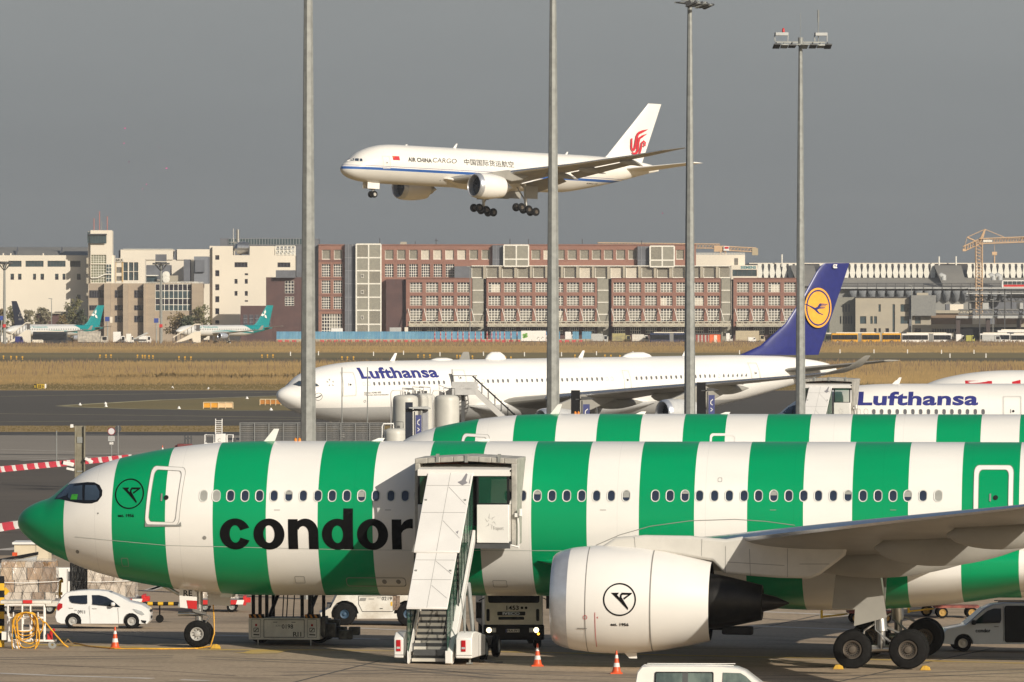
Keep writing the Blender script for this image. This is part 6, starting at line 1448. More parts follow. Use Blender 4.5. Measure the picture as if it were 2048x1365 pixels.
# red and white barrier blocks
def barrier_mesh(m):
    mb = MB(); mb.loft([[(x, -.25, 0), (x, .25, 0), (x, .17, .14), (x, .11, .42), (x, -.11, .42), (x, -.17, .14)] for x in (-.49, .49)]); return mesh_of(mb, m, 30)
BR, BW = barrier_mesh(mat('barrier_red', (.58, .03, .05), .5)), barrier_mesh(mat('barrier_white', (.75, .70, .64), .5))
def barriers(a, b, n, grp, lab):
    A0, B0 = G(*a), G(*b); ang = math.atan2(B0.y - A0.y, B0.x - A0.x); L_ = (B0 - A0).length / n; k = 0
    for i in range(n):
        o = bpy.data.objects.new('barrier_block', BR if i % 2 == 0 else BW); COL.objects.link(o); p = A0.lerp(B0, (i + .5) / n); o.location = p; o.rotation_euler = (0, 0, ang); o.scale = (L_ * (1.38 if i % 2 == 0 else .62), 1, 1)
        tag(o, ('red ' if i % 2 == 0 else 'white ') + lab, 'barrier', grp + (', red ones' if i % 2 == 0 else ', white ones'))
barriers((-16, 946), (262, 919.5), 26, 'plastic barrier blocks beyond the green nose', 'plastic barrier block in the long row beyond the green nose')
barriers((-30, 1067), (35, 1056.5), 4, 'plastic barrier blocks left of the nose tip', 'plastic barrier block left of the green nose tip')
# steel portal post with cameras
p = G(160, 975); t = thing('steel_post', 'wide riveted steel post behind the white cockpit section', 'post', (p.x, p.y, 0)); s = F / p.y; hh = H + (HY - 852) / s
mb = MB(); w = .36
mb.box(-w, -w + .10, -.2, .2, 0, hh); mb.box(w - .10, w, -.2, .2, 0, hh); mb.box(-w + .10, w - .10, .0, .08, 0, hh); obj('column', mb, mat('galvanised_dirty', (.30, .27, .20), .5, .3, rgb2=(.17, .15, .10), scale=1.2), t, bevel=.015)
mb = MB(); mb.box(-.2, .2, -.06, .0, hh * .72, hh * .82); mb.box(-.22, .22, -.05, .0, hh * .25, hh * .27); obj('stiffener', mb, GALV, t)
mb = MB(); T = Matrix.Translation((-.75, -.3, H + (HY - 928) / s)) @ Matrix.Rotation(R(12), 4, 'Y'); mb.box(-.4, .35, -.14, .14, -.13, .13, T); mb.box(-.1, .45, -.1, .1, -.42, -.25, T); c_ = obj('camera', mb, WHITE, t, bevel=.03)
mb = MB(); mb.box(-.5, -.4, -.12, .12, -.12, .12, T); obj('camera_lens', mb, BLACK, c_)
mb = MB(); T = Matrix.Translation((.62, -.3, H + (HY - 921) / s)) @ Matrix.Rotation(R(28), 4, 'Y'); mb.box(-.3, .3, -.13, .13, -.1, .1, T); obj('camera', mb, WHITE, t, bevel=.03)
mb = MB(); T = Matrix.Translation((-.55, -.1, hh - .02)); mb.box(-.1, .1, -.1, .1, -.1, .12, T); mb.tube([(-.5, 0, hh - .05), (-.3, 0, hh - .1)], .03, 6); obj('small_camera', mb, WHITE, t)
mb = MB(); p = G(113, 931); mb.tube([(0, 0, 0), (0, 0, H + (HY - 862) * p.y / F)], .05, 6); o = obj('lamp_post', mb, GALV, loc=p); tag(o, 'thin grey post standing behind the red and white barriers', 'post')
p = G(223, 921); s = F / p.y; t = thing('road_sign', 'round white road sign with red rim and plates below it', 'road sign', p, 0, 'round road signs')
z = H + (HY - 863) / s
mb = MB(); mb.tube([(0, 0, 0), (0, 0, z)], .045, 8); obj('pole', mb, GALV, t)
mb = MB(); mb.lathe([(-.10, .30), (-.06, .30)], 'Y', (0, 0, z), 28, True); d = obj('disc', mb, mat('sign_white', (.62, .60, .60), .5), t)
decal('rim', ring2d(0, 0, .31, .31, .06, 32), flatmap((0, -.105, z), (1, 0, 0), (0, 0, 1)), mat('sign_rim', (.22, .02, .03), .5), d)
mb = MB(); mb.box(-.26, .26, -.09, -.06, z - .78, z - .40); pl2 = obj('plate', mb, GREY, t); mb = MB(); mb.box(-.15, .15, -.09, -.06, z - 1.05, z - .86); pl3 = obj('plate', mb, WHITE, t)
decal('arrow', stroke2d([(-.08, .02), (.05, .03), (.08, -.04)], .035), flatmap((0, -.095, z - .95), (1, 0, 0), (0, 0, 1)), BLACK, pl3)
for i in range(3): decal('plate_text', shape2d([rr(-.2, -.1 + .09 * i, .38, .03)]), flatmap((0, -.095, z - .58), (1, 0, 0), (0, 0, 1)), SEAM, pl2)
p = G(236, 921); t = thing('road_sign', 'road sign seen from behind, dark disc on a thin post', 'road sign', p, 0, 'round road signs'); z = H + (HY - 858) / s
mb = MB(); mb.tube([(0, 0, 0), (0, 0, z + .25)], .045, 8); obj('pole', mb, GALV, t); mb = MB(); mb.lathe([(.05, .28), (.09, .28)], 'Y', (0, 0, z), 24, True); obj('disc', mb, DGREY, t)
# ladder truck and red tractor beyond the cockpit
Yl = 655.; t = thing('ladder_truck', 'white service truck with ladder beyond the second green stripe', 'truck', (PX(438, Yl), Yl, 0)); s = F / Yl
zt = lambda py: H + (HY - py) / s
mb = MB(); mb.box(-1.2, 1.1, -.8, .8, .4, zt(885)); mb.box(-.3, .55, -.7, .7, zt(885), zt(868)); obj('body', mb, WHITE, t, bevel=.04)
mb = MB()
for x in (-.28, .25): mb.tube([(x, -.3, zt(868)), (x, -.1, zt(838))], .04, 6)
for i in range(7): mb.tube([(-.28, -.2, zt(866 - 4 * i)), (.25, -.2, zt(866 - 4 * i))], .03, 5)
obj('ladder', mb, WHITE, t); mb = MB()
for x0, x1 in ((-1.15, -.4), (.65, 1.15)):
    for y in (-.7, .7): mb.tube([(x0, y, zt(886)), (x0, y, zt(870)), (x1, y, zt(870)), (x1, y, zt(886))], .035, 6)
obj('railing', mb, WHITE, t); mb = MB(); mb.box(-.95, -.45, -.82, -.78, zt(886), zt(874)); mb.tube([(1.3, -.5, zt(884)), (1.3, -.5, zt(876))], .14, 8); obj('control_box', mb, DGREY, t)
decal('emblem', text2d('C'), flatmap((-.1, -.71, zt(884)), (.4, 0, 0), (0, 0, .4)), SEAM, t)
for x in (-.8, .8):
    for y in (-.75, .75): put('wheel', STW, t, (x, y, .4))
Yr = 650.; t = thing('red_tractor', 'dark red tractor beyond the white stripe at the left', 'tractor', (PX(372, Yr), Yr, 0)); s = F / Yr
mb = MB(); mb.box(-.7, .5, -.6, .6, .5, zt(888)); mb.box(-.9, -.3, -.4, .4, .4, zt(891)); obj('body', mb, mat('dark_red', (.17, .04, .04), .6), t, bevel=.05); mb = MB()
for x in (-.1, .15, .42): mb.box(x - .05, x + .05, -.3, .3, zt(889), zt(871))
mb.box(-.15, .5, -.32, .32, zt(879), zt(876)); obj('seat_frame', mb, DGREY, t)
for x in (-.5, .4):
    for y in (-.6, .6): put('wheel', STW, t, (x, y, .4))

# slatted grey fence in front of the angled airliner
Yf = 622.; s = F / Yf; FEN = mat('fence_slat', (.17, .165, .155), .6, rgb2=(.11, .11, .105), scale=2.5); x0 = 480; pw = 28.8
t = thing('blast_fence', 'long grey louvred fence beyond the front airliner', 'fence', (PX(480, Yf), Yf, 0)); zt_ = H + (HY - 845.5) / s; slme = None
for i in range(11):
    w = pw / s; xa_ = i * w
    mb = MB(); mb.box(xa_ - .035, xa_ + .035, -.08, .04, 0, zt_); obj('post', mb, MGREY, t)
    if i < 10:
        mb = MB(); mb.box(xa_ + .04, xa_ + w - .04, -.06, -.02, zt_ - .07, zt_); obj('top_rail', mb, MGREY, t)
        if slme is None:
            mb = MB(); mb.add([(.02, -.05, 0), (w - .02, -.05, 0), (w - .02, .06, .13), (.02, .06, .13)], [(0, 1, 2, 3)]); mb.add([(.02, -.05, 0), (w - .02, -.05, 0), (w - .02, -.05, .03), (.02, -.05, .03)], [(0, 1, 2, 3)]); slme = mesh_of(mb, FEN)
        for k in range(16): put('slat', slme, t, (xa_, 0, zt_ - .2 - .15 * k))
for px_, top, Yp in ((685, 704, 640), (737, 704, 640)):
    mb = MB(); mb.tube([(0, 0, 0), (0, 0, H + (HY - 735) * Yp / F)], .045, 6); o = obj('thin_pole', mb, GALV, loc=(PX(px_ - (1 if px_ < 700 else 2), Yp), Yp, 0)); tag(o, 'thin grey pole before the cockpit of the angled airliner' if px_ < 700 else 'thin grey pole before the blue lettering of the angled airliner', 'pole', 'thin poles in front of the angled airliner')
# white storage tanks
TANK = mat('tank_white', (.55, .53, .47), .45, var=.03)
def tank(px, w, top, Y, label):
    s = F / Y; r = w / s / 2; zt = H + (HY - top) / s; t = thing('storage_tank', label, 'tank', (PX(px, Y), Y, 0), 0, 'white upright tanks between the stands')
    mb = MB(); mb.lathe([(0, r), (zt - .35, r), (zt - .2, r * .97), (zt - .08, r * .86), (zt - .01, r * .55), (zt, .01)], 'Z', n=36); obj('shell', mb, TANK, t, ang=60)
    mb = MB(); mb.tube([(-r * 1.12, -.1, 0), (-r * 1.12, -.1, zt + .12), (-r * 1.0, -.1, zt + .28), (-.1, 0, zt + .28), (-.1, 0, zt)], .05, 8); obj('pipe', mb, WHITE, t)
    mb = MB(); mb.tube([(-.2, .2, zt - .02), (-.2, .2, zt + .42), (.5, .2, zt + .38), (.5, .2, zt)], .022, 6); mb.cbox((-.05, .05, zt + .1), (.14, .14, .2)); mb.cbox((.2, -.1, zt + .08), (.2, .1, .16)); obj('valve_rail', mb, DGREY, t)
    return t
tank(845, 27 * 1.9, 787, 520, 'rear white tank of the group left of the open stair'); tank(831, 52, 787.5, 508, 'middle white tank of the group left of the open stair'); tank(811, 51, 790, 500, 'front white tank with the display box before it')
t = tank(893.5, 50, 790, 500, 'single white tank below the open stair platform')
mb = MB(); mb.lathe([(0, .16), (.05, .16), (.05, .11), (0, .11)], 'Y', (.42, -.78, 4.65), 18); obj('flange', mb, WHITE, t)
tank(790, 46, 857, 488, 'short white tank half hidden by the striped hull')
Yt = 470.
def display(px, Y, top, label, wide=False):
    s = F / Y; zt = H + (HY - top) / s; t = thing('guidance_display', label, 'display mast', (PX(px, Y), Y, 0), 0, 'stand guidance displays')
    k = 15 / s if wide else 18 / s
    mb = MB(); mb.box(-k / 2, k / 2, -.1, .1, 0, zt); obj('post', mb, BLACK if not wide else mat('display_glass', (.03, .035, .05), .15), t)
    mb = MB(); mb.box(k / 2 + .06, k / 2 + .14, -.2, -.12, zt - 2.2, zt - .55); mb.tube([(0, -.1, zt - .5), (k + .5, -.1, zt - .45)], .04, 6); mb.cbox((k / 2 + .3, -.15, zt - .42), (.5, .2, .16)); obj('arm', mb, DGREY, t)
    mb = MB(); mb.box(k / 2 + .16, k / 2 + .52, -.17, -.12, zt - 2.0, zt - .75); b = obj('stand_panel', mb, mat('panel_blue', (.06, .07, .20), .5), t)
    decal('panel_symbol', merge2d(stroke2d([(.26, 1.0), (.14, .9), (.12, .75), (.24, .66)], .05), stroke2d([(.12, .5), (.24, .4), (.12, .3)], .05)), flatmap((k / 2 + .16, -.175, zt - 2.0), (1, 0, 0), (0, 0, 1)), WHITE, b)
    return t
t = display(818, Yt, 805, 'display box with blue panel and canopy in front of the white tanks', True)
mb = MB(); s = F / Yt; z = H + (HY - 815) / s; mb.prism([(0, z), (1.0, z + .06), (1.3, z - .06), (1.25, z - .12), (0, z - .06)], 'Y', -.5, .5); obj('canopy', mb, GREY, t); mb = MB(); mb.box(.78, 1.12, -.1, .3, z - 2.4, z - .1); obj('cabinet', mb, mat('cabinet_grey', (.32, .32, .33), .5), t, bevel=.03)
display(1151, 430, 781, 'black display post with blue panel right of the second mast'); display(1402.5, 470, 765, 'black display post with blue panel at the third mast')
# taxiway marker boxes, signs and lights
t = thing('taxi_sign', 'yellow and black taxiway sign at the left meadow edge', 'sign', G(80, 778.5)); s = F / t.location.y
mb = MB(); mb.box(-12 / s, 12 / s, -.1, .1, .05, 10 / s); obj('box', mb, mat('sign_ochre', (.42, .28, .02), .5), t); mb = MB(); mb.box(-12.2 / s, -6.5 / s, -.13, -.1, .05, 10 / s); k = obj('black_field', mb, BLACK, t); mb = MB(); mb.box(9.6 / s, 12.6 / s, -.12, .12, .05, 10.2 / s); obj('end_cap', mb, WHITE, t)
text_on('lettering', 'R', (-11 / s, -.14, 2 / s), (1, 0, 0), (0, 0, 1), 3 / s, 6 / s, mat('sign_yellow', (.55, .38, .02), .5), k, .05); text_on('lettering', '53 >', (-3.5 / s, -.11, 2.2 / s), (1, 0, 0), (0, 0, 1), 11 / s, 6 / s, BLACK, t, .04)
for i, (a, b, base, top, col, lab) in enumerate(((407, 466, 818, 805, 0, 'orange taxiway barrier box on the grass island'), (520, 562, 811, 799, 1, 'darker orange taxiway barrier box behind the white nose'))):
    p = G((a + b) / 2, base); s = F / p.y; t = thing('marker_box', lab, 'barrier', p, 0, 'orange barrier boxes on the island'); w = (b - a) / s
    for k in range(2):
        x0 = -w / 2 + k * w / 2; mb = MB(); mb.box(x0 + .04, x0 + w / 2 - .04, -.3, .3, .15, (base - top) / s - .1); obj('panel', mb, mat('box_orange', (.72, .33, .03), .5) if (i == 0 and k == 0) else mat('box_pale', (.78, .52, .28), .5) if i == 0 else mat('box_dark', (.42, .17, .03), .5), t)
    mb = MB()
    for q in range(5): x = -w / 2 + w * q / 4; mb.tube([(x, -.32, 0), (x, -.32, (base - top) / s)], .05, 6)
    mb.tube([(-w / 2, -.32, (base - top) / s), (w / 2, -.32, (base - top) / s)], .05, 6); obj('frame', mb, mat('frame_cream', (.70, .55, .34), .5), t)
LTM = None
mb = MB(); mb.lathe([(0, .35), (.12, .33), (.22, .2), (.42, .14), (.5, .03)], 'Z', n=12, cap=True); LTM = mesh_of(mb, WHITE)
for px_, py_ in ((160, 811), (211, 809), (212, 814), (358, 818), (494, 798), (345, 777), (542, 821), (417, 779)):
    o = bpy.data.objects.new('taxiway_light', LTM); COL.objects.link(o); o.location = G(px_, py_); o.scale = (.62,) * 3; tag(o, 'small white taxiway edge light by the grass', 'light', 'taxiway edge lights')
mb = MB(); mb.box(-.22, .22, -.1, .1, .5, 1.0); mb.box(-.06, .06, -.06, .06, 0, .5); mb.box(-.22, .22, -.2, .2, 0, .12); YM = mesh_of(mb, mat('marker_yellow', (.62, .33, .03), .5))
for px_ in (7, 22, 33, 45, 200, 212, 222, 275, 285, 290, 298, 306, 358, 370, 382, 524, 535, 546, 684, 695, 707, 836, 848, 860, 914, 920, 930, 937, 945, 999, 1011, 1022, 1150, 1210, 1222, 1240, 1262, 1278):
    o = bpy.data.objects.new('yellow_marker', YM); COL.objects.link(o); o.location = G(px_, 718 + 2.2 * math.sin(px_ * .02)); o.scale = (.75,) * 3; tag(o, 'small yellow marker post on the mown strip', 'marker', 'yellow markers on the mown strip')
mb = MB(); mb.box(-.11, .11, -.1, .1, 0, .95); WM_ = mesh_of(mb, mat('marker_white', (.75, .72, .66), .5))
for px_, py_ in ((581, 712), (637, 711), (747, 712), (807, 710), (880, 713), (967, 712), (1049, 713), (1123, 713), (1193, 711), (1266, 711), (1479, 709), (1680, 707), (1748, 707), (1815, 707), (1883, 708), (1948, 708), (1900, 716), (1972, 716)):
    o = bpy.data.objects.new('white_marker', WM_); COL.objects.link(o); o.location = G(px_, py_); tag(o, 'small white marker post in the mown grass', 'marker', 'white markers in the meadow')
p = G(1633, 777); t = thing('red_sign', 'dark red taxiway sign beyond the wing of the angled airliner', 'sign', p); mb = MB(); mb.box(-1.5, 1.5, -.1, .1, .1, 1.1); obj('box', mb, mat('sign_darkred', (.20, .01, .015), .5), t); text_on('lettering', 'E.A.M.', (-1.2, -.11, .35), (1, 0, 0), (0, 0, 1), 2.4, .5, mat('sign_pale', (.5, .3, .28), .5), t, .03)
# ---------------------------------------------------------------- buildings across the airfield
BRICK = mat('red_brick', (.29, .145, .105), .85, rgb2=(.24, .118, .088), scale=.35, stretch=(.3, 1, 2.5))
BRICKD = mat('dark_and_shaded_brick', (.115, .062, .055), .85, rgb2=(.085, .048, .045), scale=.3)  # dark brick; on walls turned from the sun the shade is coloured in
CREAM = mat('cream_render', (.74, .665, .545), .8, var=.03, scale=.05)
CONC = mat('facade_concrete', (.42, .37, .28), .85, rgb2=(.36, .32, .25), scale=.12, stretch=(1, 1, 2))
TILE = mat('beige_tile', (.40, .32, .23), .8, rgb2=(.34, .27, .20), scale=.2, stretch=(.4, 1, 3))
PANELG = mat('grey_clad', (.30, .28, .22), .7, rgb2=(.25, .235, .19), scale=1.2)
PANELD = mat('slate_and_shaded_clad', (.13, .135, .15), .6, var=.1, scale=.3)  # dark slate cladding; also the coloured-in shade of tower sides
ROOFG = mat('sheet_roof', (.25, .235, .205), .6, rgb2=(.21, .20, .18), scale=.15)
FRW = mat('window_white', (.80, .76, .66), .5)
FRD = mat('window_dark', (.06, .06, .065), .4)
WGL = glass('window_glass', (.022, .022, .035))
WGB = glass('curtain_glass', (.045, .075, .085))
WGY = glass('stair_glass', (.20, .20, .13), .2)
BLIND = mat('blind', (.19, .175, .14), .7, rgb2=(.12, .11, .10), scale=.8)
BLINDW = mat('pale_blind', (.58, .52, .42), .7)
MESHG = mat('grey_blind', (.27, .245, .19), .8, rgb2=(.19, .175, .14), scale=2.5)
class Bld:
    def __init__(s, name, label, cat, px, Y, group=None):
        s.Y = Y; s.px = px; s.t = thing(name, label, cat, (PX(px, Y), Y, 0), 0, group); s.c = {}
    def x(s, px): return PX(px, s.Y) - PX(s.px, s.Y)
    def z(s, py): return max(0, PZ(py, s.Y))
    def box(s, name, p0, p1, top, bot, d0, d1, m, parent=None, bevel=0):
        mb = MB(); mb.box(s.x(p0), s.x(p1), d0, d1, s.z(bot), s.z(top)); return obj(name, mb, m, parent or s.t, bevel=bevel)
    def facade(s, name, p0, p1, top, bot, m, holes=(), d0=0, th=.6, parent=None):
        """front wall with real openings; holes in photo pixels (x0, x1, y0, y1)"""
        X0, X1, Z0, Z1 = s.x(p0), s.x(p1), s.z(bot), s.z(top); H_ = [(s.x(a), s.x(b), s.z(d), s.z(c)) for a, b, c, d in holes]
        zs = sorted(set([Z0, Z1] + [min(max(q, Z0), Z1) for h in H_ for q in h[2:]])); mb = MB()
        for za, zb in zip(zs, zs[1:]):
            if zb - za < .01: continue
            zm = (za + zb) / 2; cut = sorted((h[0], h[1]) for h in H_ if h[2] < zm < h[3]); x = X0
            for a, b in cut:
                if a > x + .01: mb.box(x, a, d0, d0 + th, za, zb)
                x = max(x, b)
            if X1 > x + .01: mb.box(x, X1, d0, d0 + th, za, zb)
        return obj(name, mb, m, parent or s.t)
    def window(s, a, b, c, d, nx, ny, frame=FRW, panes=None, d0=.32, bar=.14, parent=None, name='window', key=0):
        """window with mullions; panes(i, j) gives the slot of each light: 1 glass, 2 blind, 3 pale blind"""
        w, h = s.x(b) - s.x(a), s.z(c) - s.z(d); k = (round(w, 1), round(h, 1), nx, ny, frame.name, key)
        if k not in s.c:
            mb = MB(); mb.m = 0
            for i in range(nx + 1): x = -w / 2 + w * i / nx; mb.box(max(-w / 2, x - bar / 2), min(w / 2, x + bar / 2), 0, .08, -h / 2, h / 2)
            for j in range(ny + 1): z = -h / 2 + h * j / ny; mb.box(-w / 2, w / 2, -.004, .076, max(-h / 2, z - bar / 2), min(h / 2, z + bar / 2))
            for i in range(nx):
                for j in range(ny):
                    mb.m = panes(i, j) if panes else 1; mb.quad((-w / 2 + w * i / nx, .05, -h / 2 + h * j / ny), (-w / 2 + w * (i + 1) / nx, .05, -h / 2 + h * j / ny), (-w / 2 + w * (i + 1) / nx, .05, -h / 2 + h * (j + 1) / ny), (-w / 2 + w * i / nx, .05, -h / 2 + h * (j + 1) / ny))
            s.c[k] = mesh_of(mb, [frame, WGL, BLIND, BLINDW, WGB, WGY])
        return put(name, s.c[k], parent or s.t, ((s.x(a) + s.x(b)) / 2, d0, (s.z(c) + s.z(d)) / 2))
    def panel(s, a, b, c, d, m, frame=FRW, d0=.32, bar=.22, name='panel', parent=None):
        w, h = s.x(b) - s.x(a), s.z(c) - s.z(d); k = ('p', round(w, 1), round(h, 1), m.name, frame.name)
        if k not in s.c:
            mb = MB(); mb.m = 1; mb.quad((-w / 2, .1, -h / 2), (w / 2, .1, -h / 2), (w / 2, .1, h / 2), (-w / 2, .1, h / 2)); mb.m = 0
            mb.box(-w / 2, w / 2, 0, .12, -h / 2, -h / 2 + bar); mb.box(-w / 2, w / 2, 0, .12, h / 2 - bar * .4, h / 2); mb.box(-w / 2, -w / 2 + bar * .5, -.004, .12, -h / 2, h / 2); mb.box(w / 2 - bar * .5, w / 2, -.004, .12, -h / 2, h / 2)
            s.c[k] = mesh_of(mb, [frame, m])
        return put(name, s.c[k], parent or s.t, ((s.x(a) + s.x(b)) / 2, d0, (s.z(c) + s.z(d)) / 2))
GR = 688
# white office and hangar block at the left
b = Bld('office_block', 'long cream office block at the left with a row of strip windows', 'building', 80, 2520)
sw = [(17, 43, 522, 534), (51, 87, 522, 534), (95, 131, 522, 534), (140, 161, 522, 534)]
q = [(21, 28, 548, 560), (36, 43, 548, 560), (66, 72, 548, 560), (81, 88, 548, 560), (110, 117, 548, 560), (125, 131, 548, 560), (154, 161, 548, 560), (154, 161, 590, 602)]
b.facade('wall', -80, 206, 511, GR, CREAM, sw + q); b.box('core', -79, 205, 512, GR, .7, 25, CREAM)
for h in sw: b.window(*h, 6, 2, FRD, lambda i, j: 4, bar=.12, key=1)
for h in q: b.window(*h, 1, 2, FRD, lambda i, j: 4 if j else 1, bar=.16, key=2)
mb = MB(); mb.prism([(3, b.z(511)), (22, b.z(494)), (24, b.z(494)), (24, b.z(511))], 'X', b.x(-80), b.x(176)); obj('roof', mb, ROOFG, b.t)
for p in (29, 31, 118, 120):
    mb = MB(); mb.box(b.x(p - .6), b.x(p + .6), 2.4, 3.4, b.z(511), b.z(506 if p != 85 else 502)); 
for p in (31, 120): mb = MB(); mb.prism([(2.6, b.z(511)), (12, b.z(494)), (12, b.z(511))], 'X', b.x(p - 1.5), b.x(p + 1)); obj('roof_seam', mb, PANELD, b.t)
mb = MB()
for i in range(40): mb.box(b.x(-70 + 6 * i), b.x(-70 + 6 * i) + .1, 21.9, 22.1, b.z(494), b.z(492.5))
obj('roof_railing', mb, FRD, b.t)
for p in (6, 21, 86): b.box('roof_vent', p - 1.2, p + 1.2, 507, 511.5, 1.5, 2.5, CREAM)
# control tower
b = Bld('control_tower', 'cream control tower with three red antennas and a dark glass cab', 'tower', 200, 2511)
hs = [(182, 213, 469, 487), (182, 212.5, 510, 527.5), (182, 212, 529, 566)]
b.facade('wall', 181, 224, 461, 567, CREAM, hs, th=.8); b.box('side_wall', 176, 181, 463, GR, 1, 10, CREAM); b.box('core', 182, 223.5, 462, 567, 2.5, 10, CREAM); b.box('stair_block', 220, 228, 511, 567, .5, 9, CREAM)
w = b.window(180, 213, 469, 487.5, 6, 1, FRD, lambda i, j: 4, d0=-.9, bar=.12); b.box('cab_sill', 177, 214, 468, 470.5, -1.4, 1, FRD); b.box('cab_side', 175, 181, 465, 486, -.6, 6, WGB)
b.window(182, 212.5, 510, 527.5, 6, 4, FRW, lambda i, j: 5, bar=.12); b.window(182, 212, 529, 566, 6, 7, FRW, lambda i, j: 5, bar=.12); b.window(212.5, 223, 529, 564, 2, 5, FRW, lambda i, j: 4, d0=-.1, bar=.14)
mb = MB(); mb.tube([(b.x(183), -.5, b.z(556)), (b.x(195), -.5, b.z(556)), (b.x(210), -.5, b.z(549)), (b.x(222), -.5, b.z(549))], .22, 6); obj('stair_rail', mb, FRW, b.t)
for p, t_ in ((187, 437), (198, 423), (213.5, 433)):
    mb = MB(); n = 7
    for i in range(n): mb.m = i % 2 * 0; mb.tube([(b.x(p), 3, b.z(461) + (b.z(t_) - b.z(461)) * i / n), (b.x(p), 3, b.z(461) + (b.z(t_) - b.z(461)) * (i + 1) / n)], .15, 6)
    obj('antenna', mb, mat('antenna_red', (.42, .17, .14), .6), b.t)
mb = MB(); mb.tube([(b.x(202), 3, b.z(461)), (b.x(202), 3, b.z(443))], .12, 6); mb.tube([(b.x(184), 3, b.z(440)), (b.x(188), 3, b.z(441))], .06, 5); mb.tube([(b.x(214), 3, b.z(439)), (b.x(218), 3, b.z(440))], .06, 5); obj('mast', mb, GALV, b.t)
for p in (176,):
    for yy in (516, 536, 556, 586): b.box('balcony', 173, 177, yy, yy + 12, -.2, 2, CONC)
# office with the three-letter sign
b = Bld('office_block', 'small office with a white rooftop sign reading BKK beside the tower', 'building', 255, 2560)
hs = [(233, 243, 535, 546), (233, 243, 553, 562)] + [(a, a + 8.5, y, y + h_) for y, h_ in ((525, 18), (544, 17)) for a in (247, 258, 268)]
b.facade('wall', 228, 290, 517, GR, CREAM, hs); b.box('core', 229, 289, 518, GR, .7, 12, CREAM)
b.box('accent_panel', 243.5, 246.5, 524, 566, -.12, -.002, mat('ochre_clad', (.55, .38, .18), .8)); b.box('accent_panel', 228.5, 232.5, 524, 566, -.12, -.002, MATS['ochre_clad'])
for h in hs: b.window(*h, 1 if h[1] - h[0] > 9 else 2, 1, FRD, lambda i, j: 4 if h[0] > 240 else 2, bar=.2, key=h[0] > 240)
sg_ = b.box('sign_board', 229, 249, 517, 524, -.5, -.2, CREAM); text_on('lettering', 'BKK', (b.x(231.5), -.52, b.z(523)), (1, 0, 0), (0, 0, 1), b.x(247) - b.x(231.5), b.z(518.2) - b.z(523), INK, sg_, .03)
# long pale hall behind
b = Bld('hall', 'long pale hall with a notched roof behind the tiled building', 'building', 330, 2640)
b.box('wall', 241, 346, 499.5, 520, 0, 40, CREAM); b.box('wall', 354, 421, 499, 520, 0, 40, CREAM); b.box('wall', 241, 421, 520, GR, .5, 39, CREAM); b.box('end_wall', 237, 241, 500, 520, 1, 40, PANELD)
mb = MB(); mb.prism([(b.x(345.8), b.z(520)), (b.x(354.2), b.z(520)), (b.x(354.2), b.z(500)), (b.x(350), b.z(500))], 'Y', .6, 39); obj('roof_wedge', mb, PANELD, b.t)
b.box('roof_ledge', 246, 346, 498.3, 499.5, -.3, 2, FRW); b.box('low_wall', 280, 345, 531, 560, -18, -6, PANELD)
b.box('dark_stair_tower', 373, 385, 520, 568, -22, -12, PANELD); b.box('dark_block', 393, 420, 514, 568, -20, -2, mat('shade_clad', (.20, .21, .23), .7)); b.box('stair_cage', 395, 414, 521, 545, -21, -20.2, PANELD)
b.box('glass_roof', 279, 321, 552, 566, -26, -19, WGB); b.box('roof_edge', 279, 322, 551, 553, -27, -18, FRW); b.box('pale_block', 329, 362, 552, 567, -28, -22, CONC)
for py in (551, 559):
    mb = MB(); mb.lathe([(-.1, .05), (0, 1.2), (.15, 1.25)], 'Y', (b.x(340), -30, b.z(py)), 16); obj('dish', mb, FRW, b.t)
mb = MB(); y_ = -25
for i in range(30): mb.box(b.x(320 + 2.8 * i), b.x(320 + 2.8 * i) + .15, y_, y_ + .1, b.z(568), b.z(564))
mb.box(b.x(320), b.x(402), y_, y_ + .1, b.z(564.6), b.z(564)); obj('roof_railing', mb, FRW, b.t)
# tiled building with slanted piers
b = Bld('tiled_building', 'beige tiled building with slanted piers and a glass curtain wall', 'building', 290, 2490)
b.facade('wall', 176, 405, 567, GR, TILE, [(310, 383, 568.5, 622)], d0=2.6, th=.8); b.box('core', 177, 404, 568, GR, 3.5, 14, TILE); 
for p0, p1 in ((208, 221), (246, 256), (287, 292)): 
    b.box('pier', p0, p1, 567, GR, .0, 2.6, TILE)
b.box('pier', 287, 309.7, 567, GR, 1.2, 2.6, TILE); b.box('pier', 383.3, 405, 567, GR, 1.4, 2.6, TILE)
for p0, p1 in ((178, 207), (229, 245), (268, 286)):
    for y0, y1 in ((581, 596), (611, 621), (632, 645)): b.window(p0, p1, y0, y1, max(3, int((p1 - p0) / 4.5)), 1, FRD, lambda i, j: 1, d0=2.45, bar=.3)
w = [b.window(310, 383, a, c, 8, 1, FRW, lambda i, j, k=k: 1 if k else 4, d0=2.5, bar=.18, key=k, name='curtain_wall') for a, c, k in ((568.5, 582, 1), (582, 597.5, 0), (597.5, 610, 1), (610, 622, 0))]
mb = MB()
for i in range(60): mb.box(b.x(228 + 3 * i), b.x(228 + 3 * i) + .14, 2.8, 2.9, b.z(567), b.z(564.5))
mb.box(b.x(228), b.x(405), 2.8, 2.9, b.z(565), b.z(564.3)); obj('roof_railing', mb, FRW, b.t)
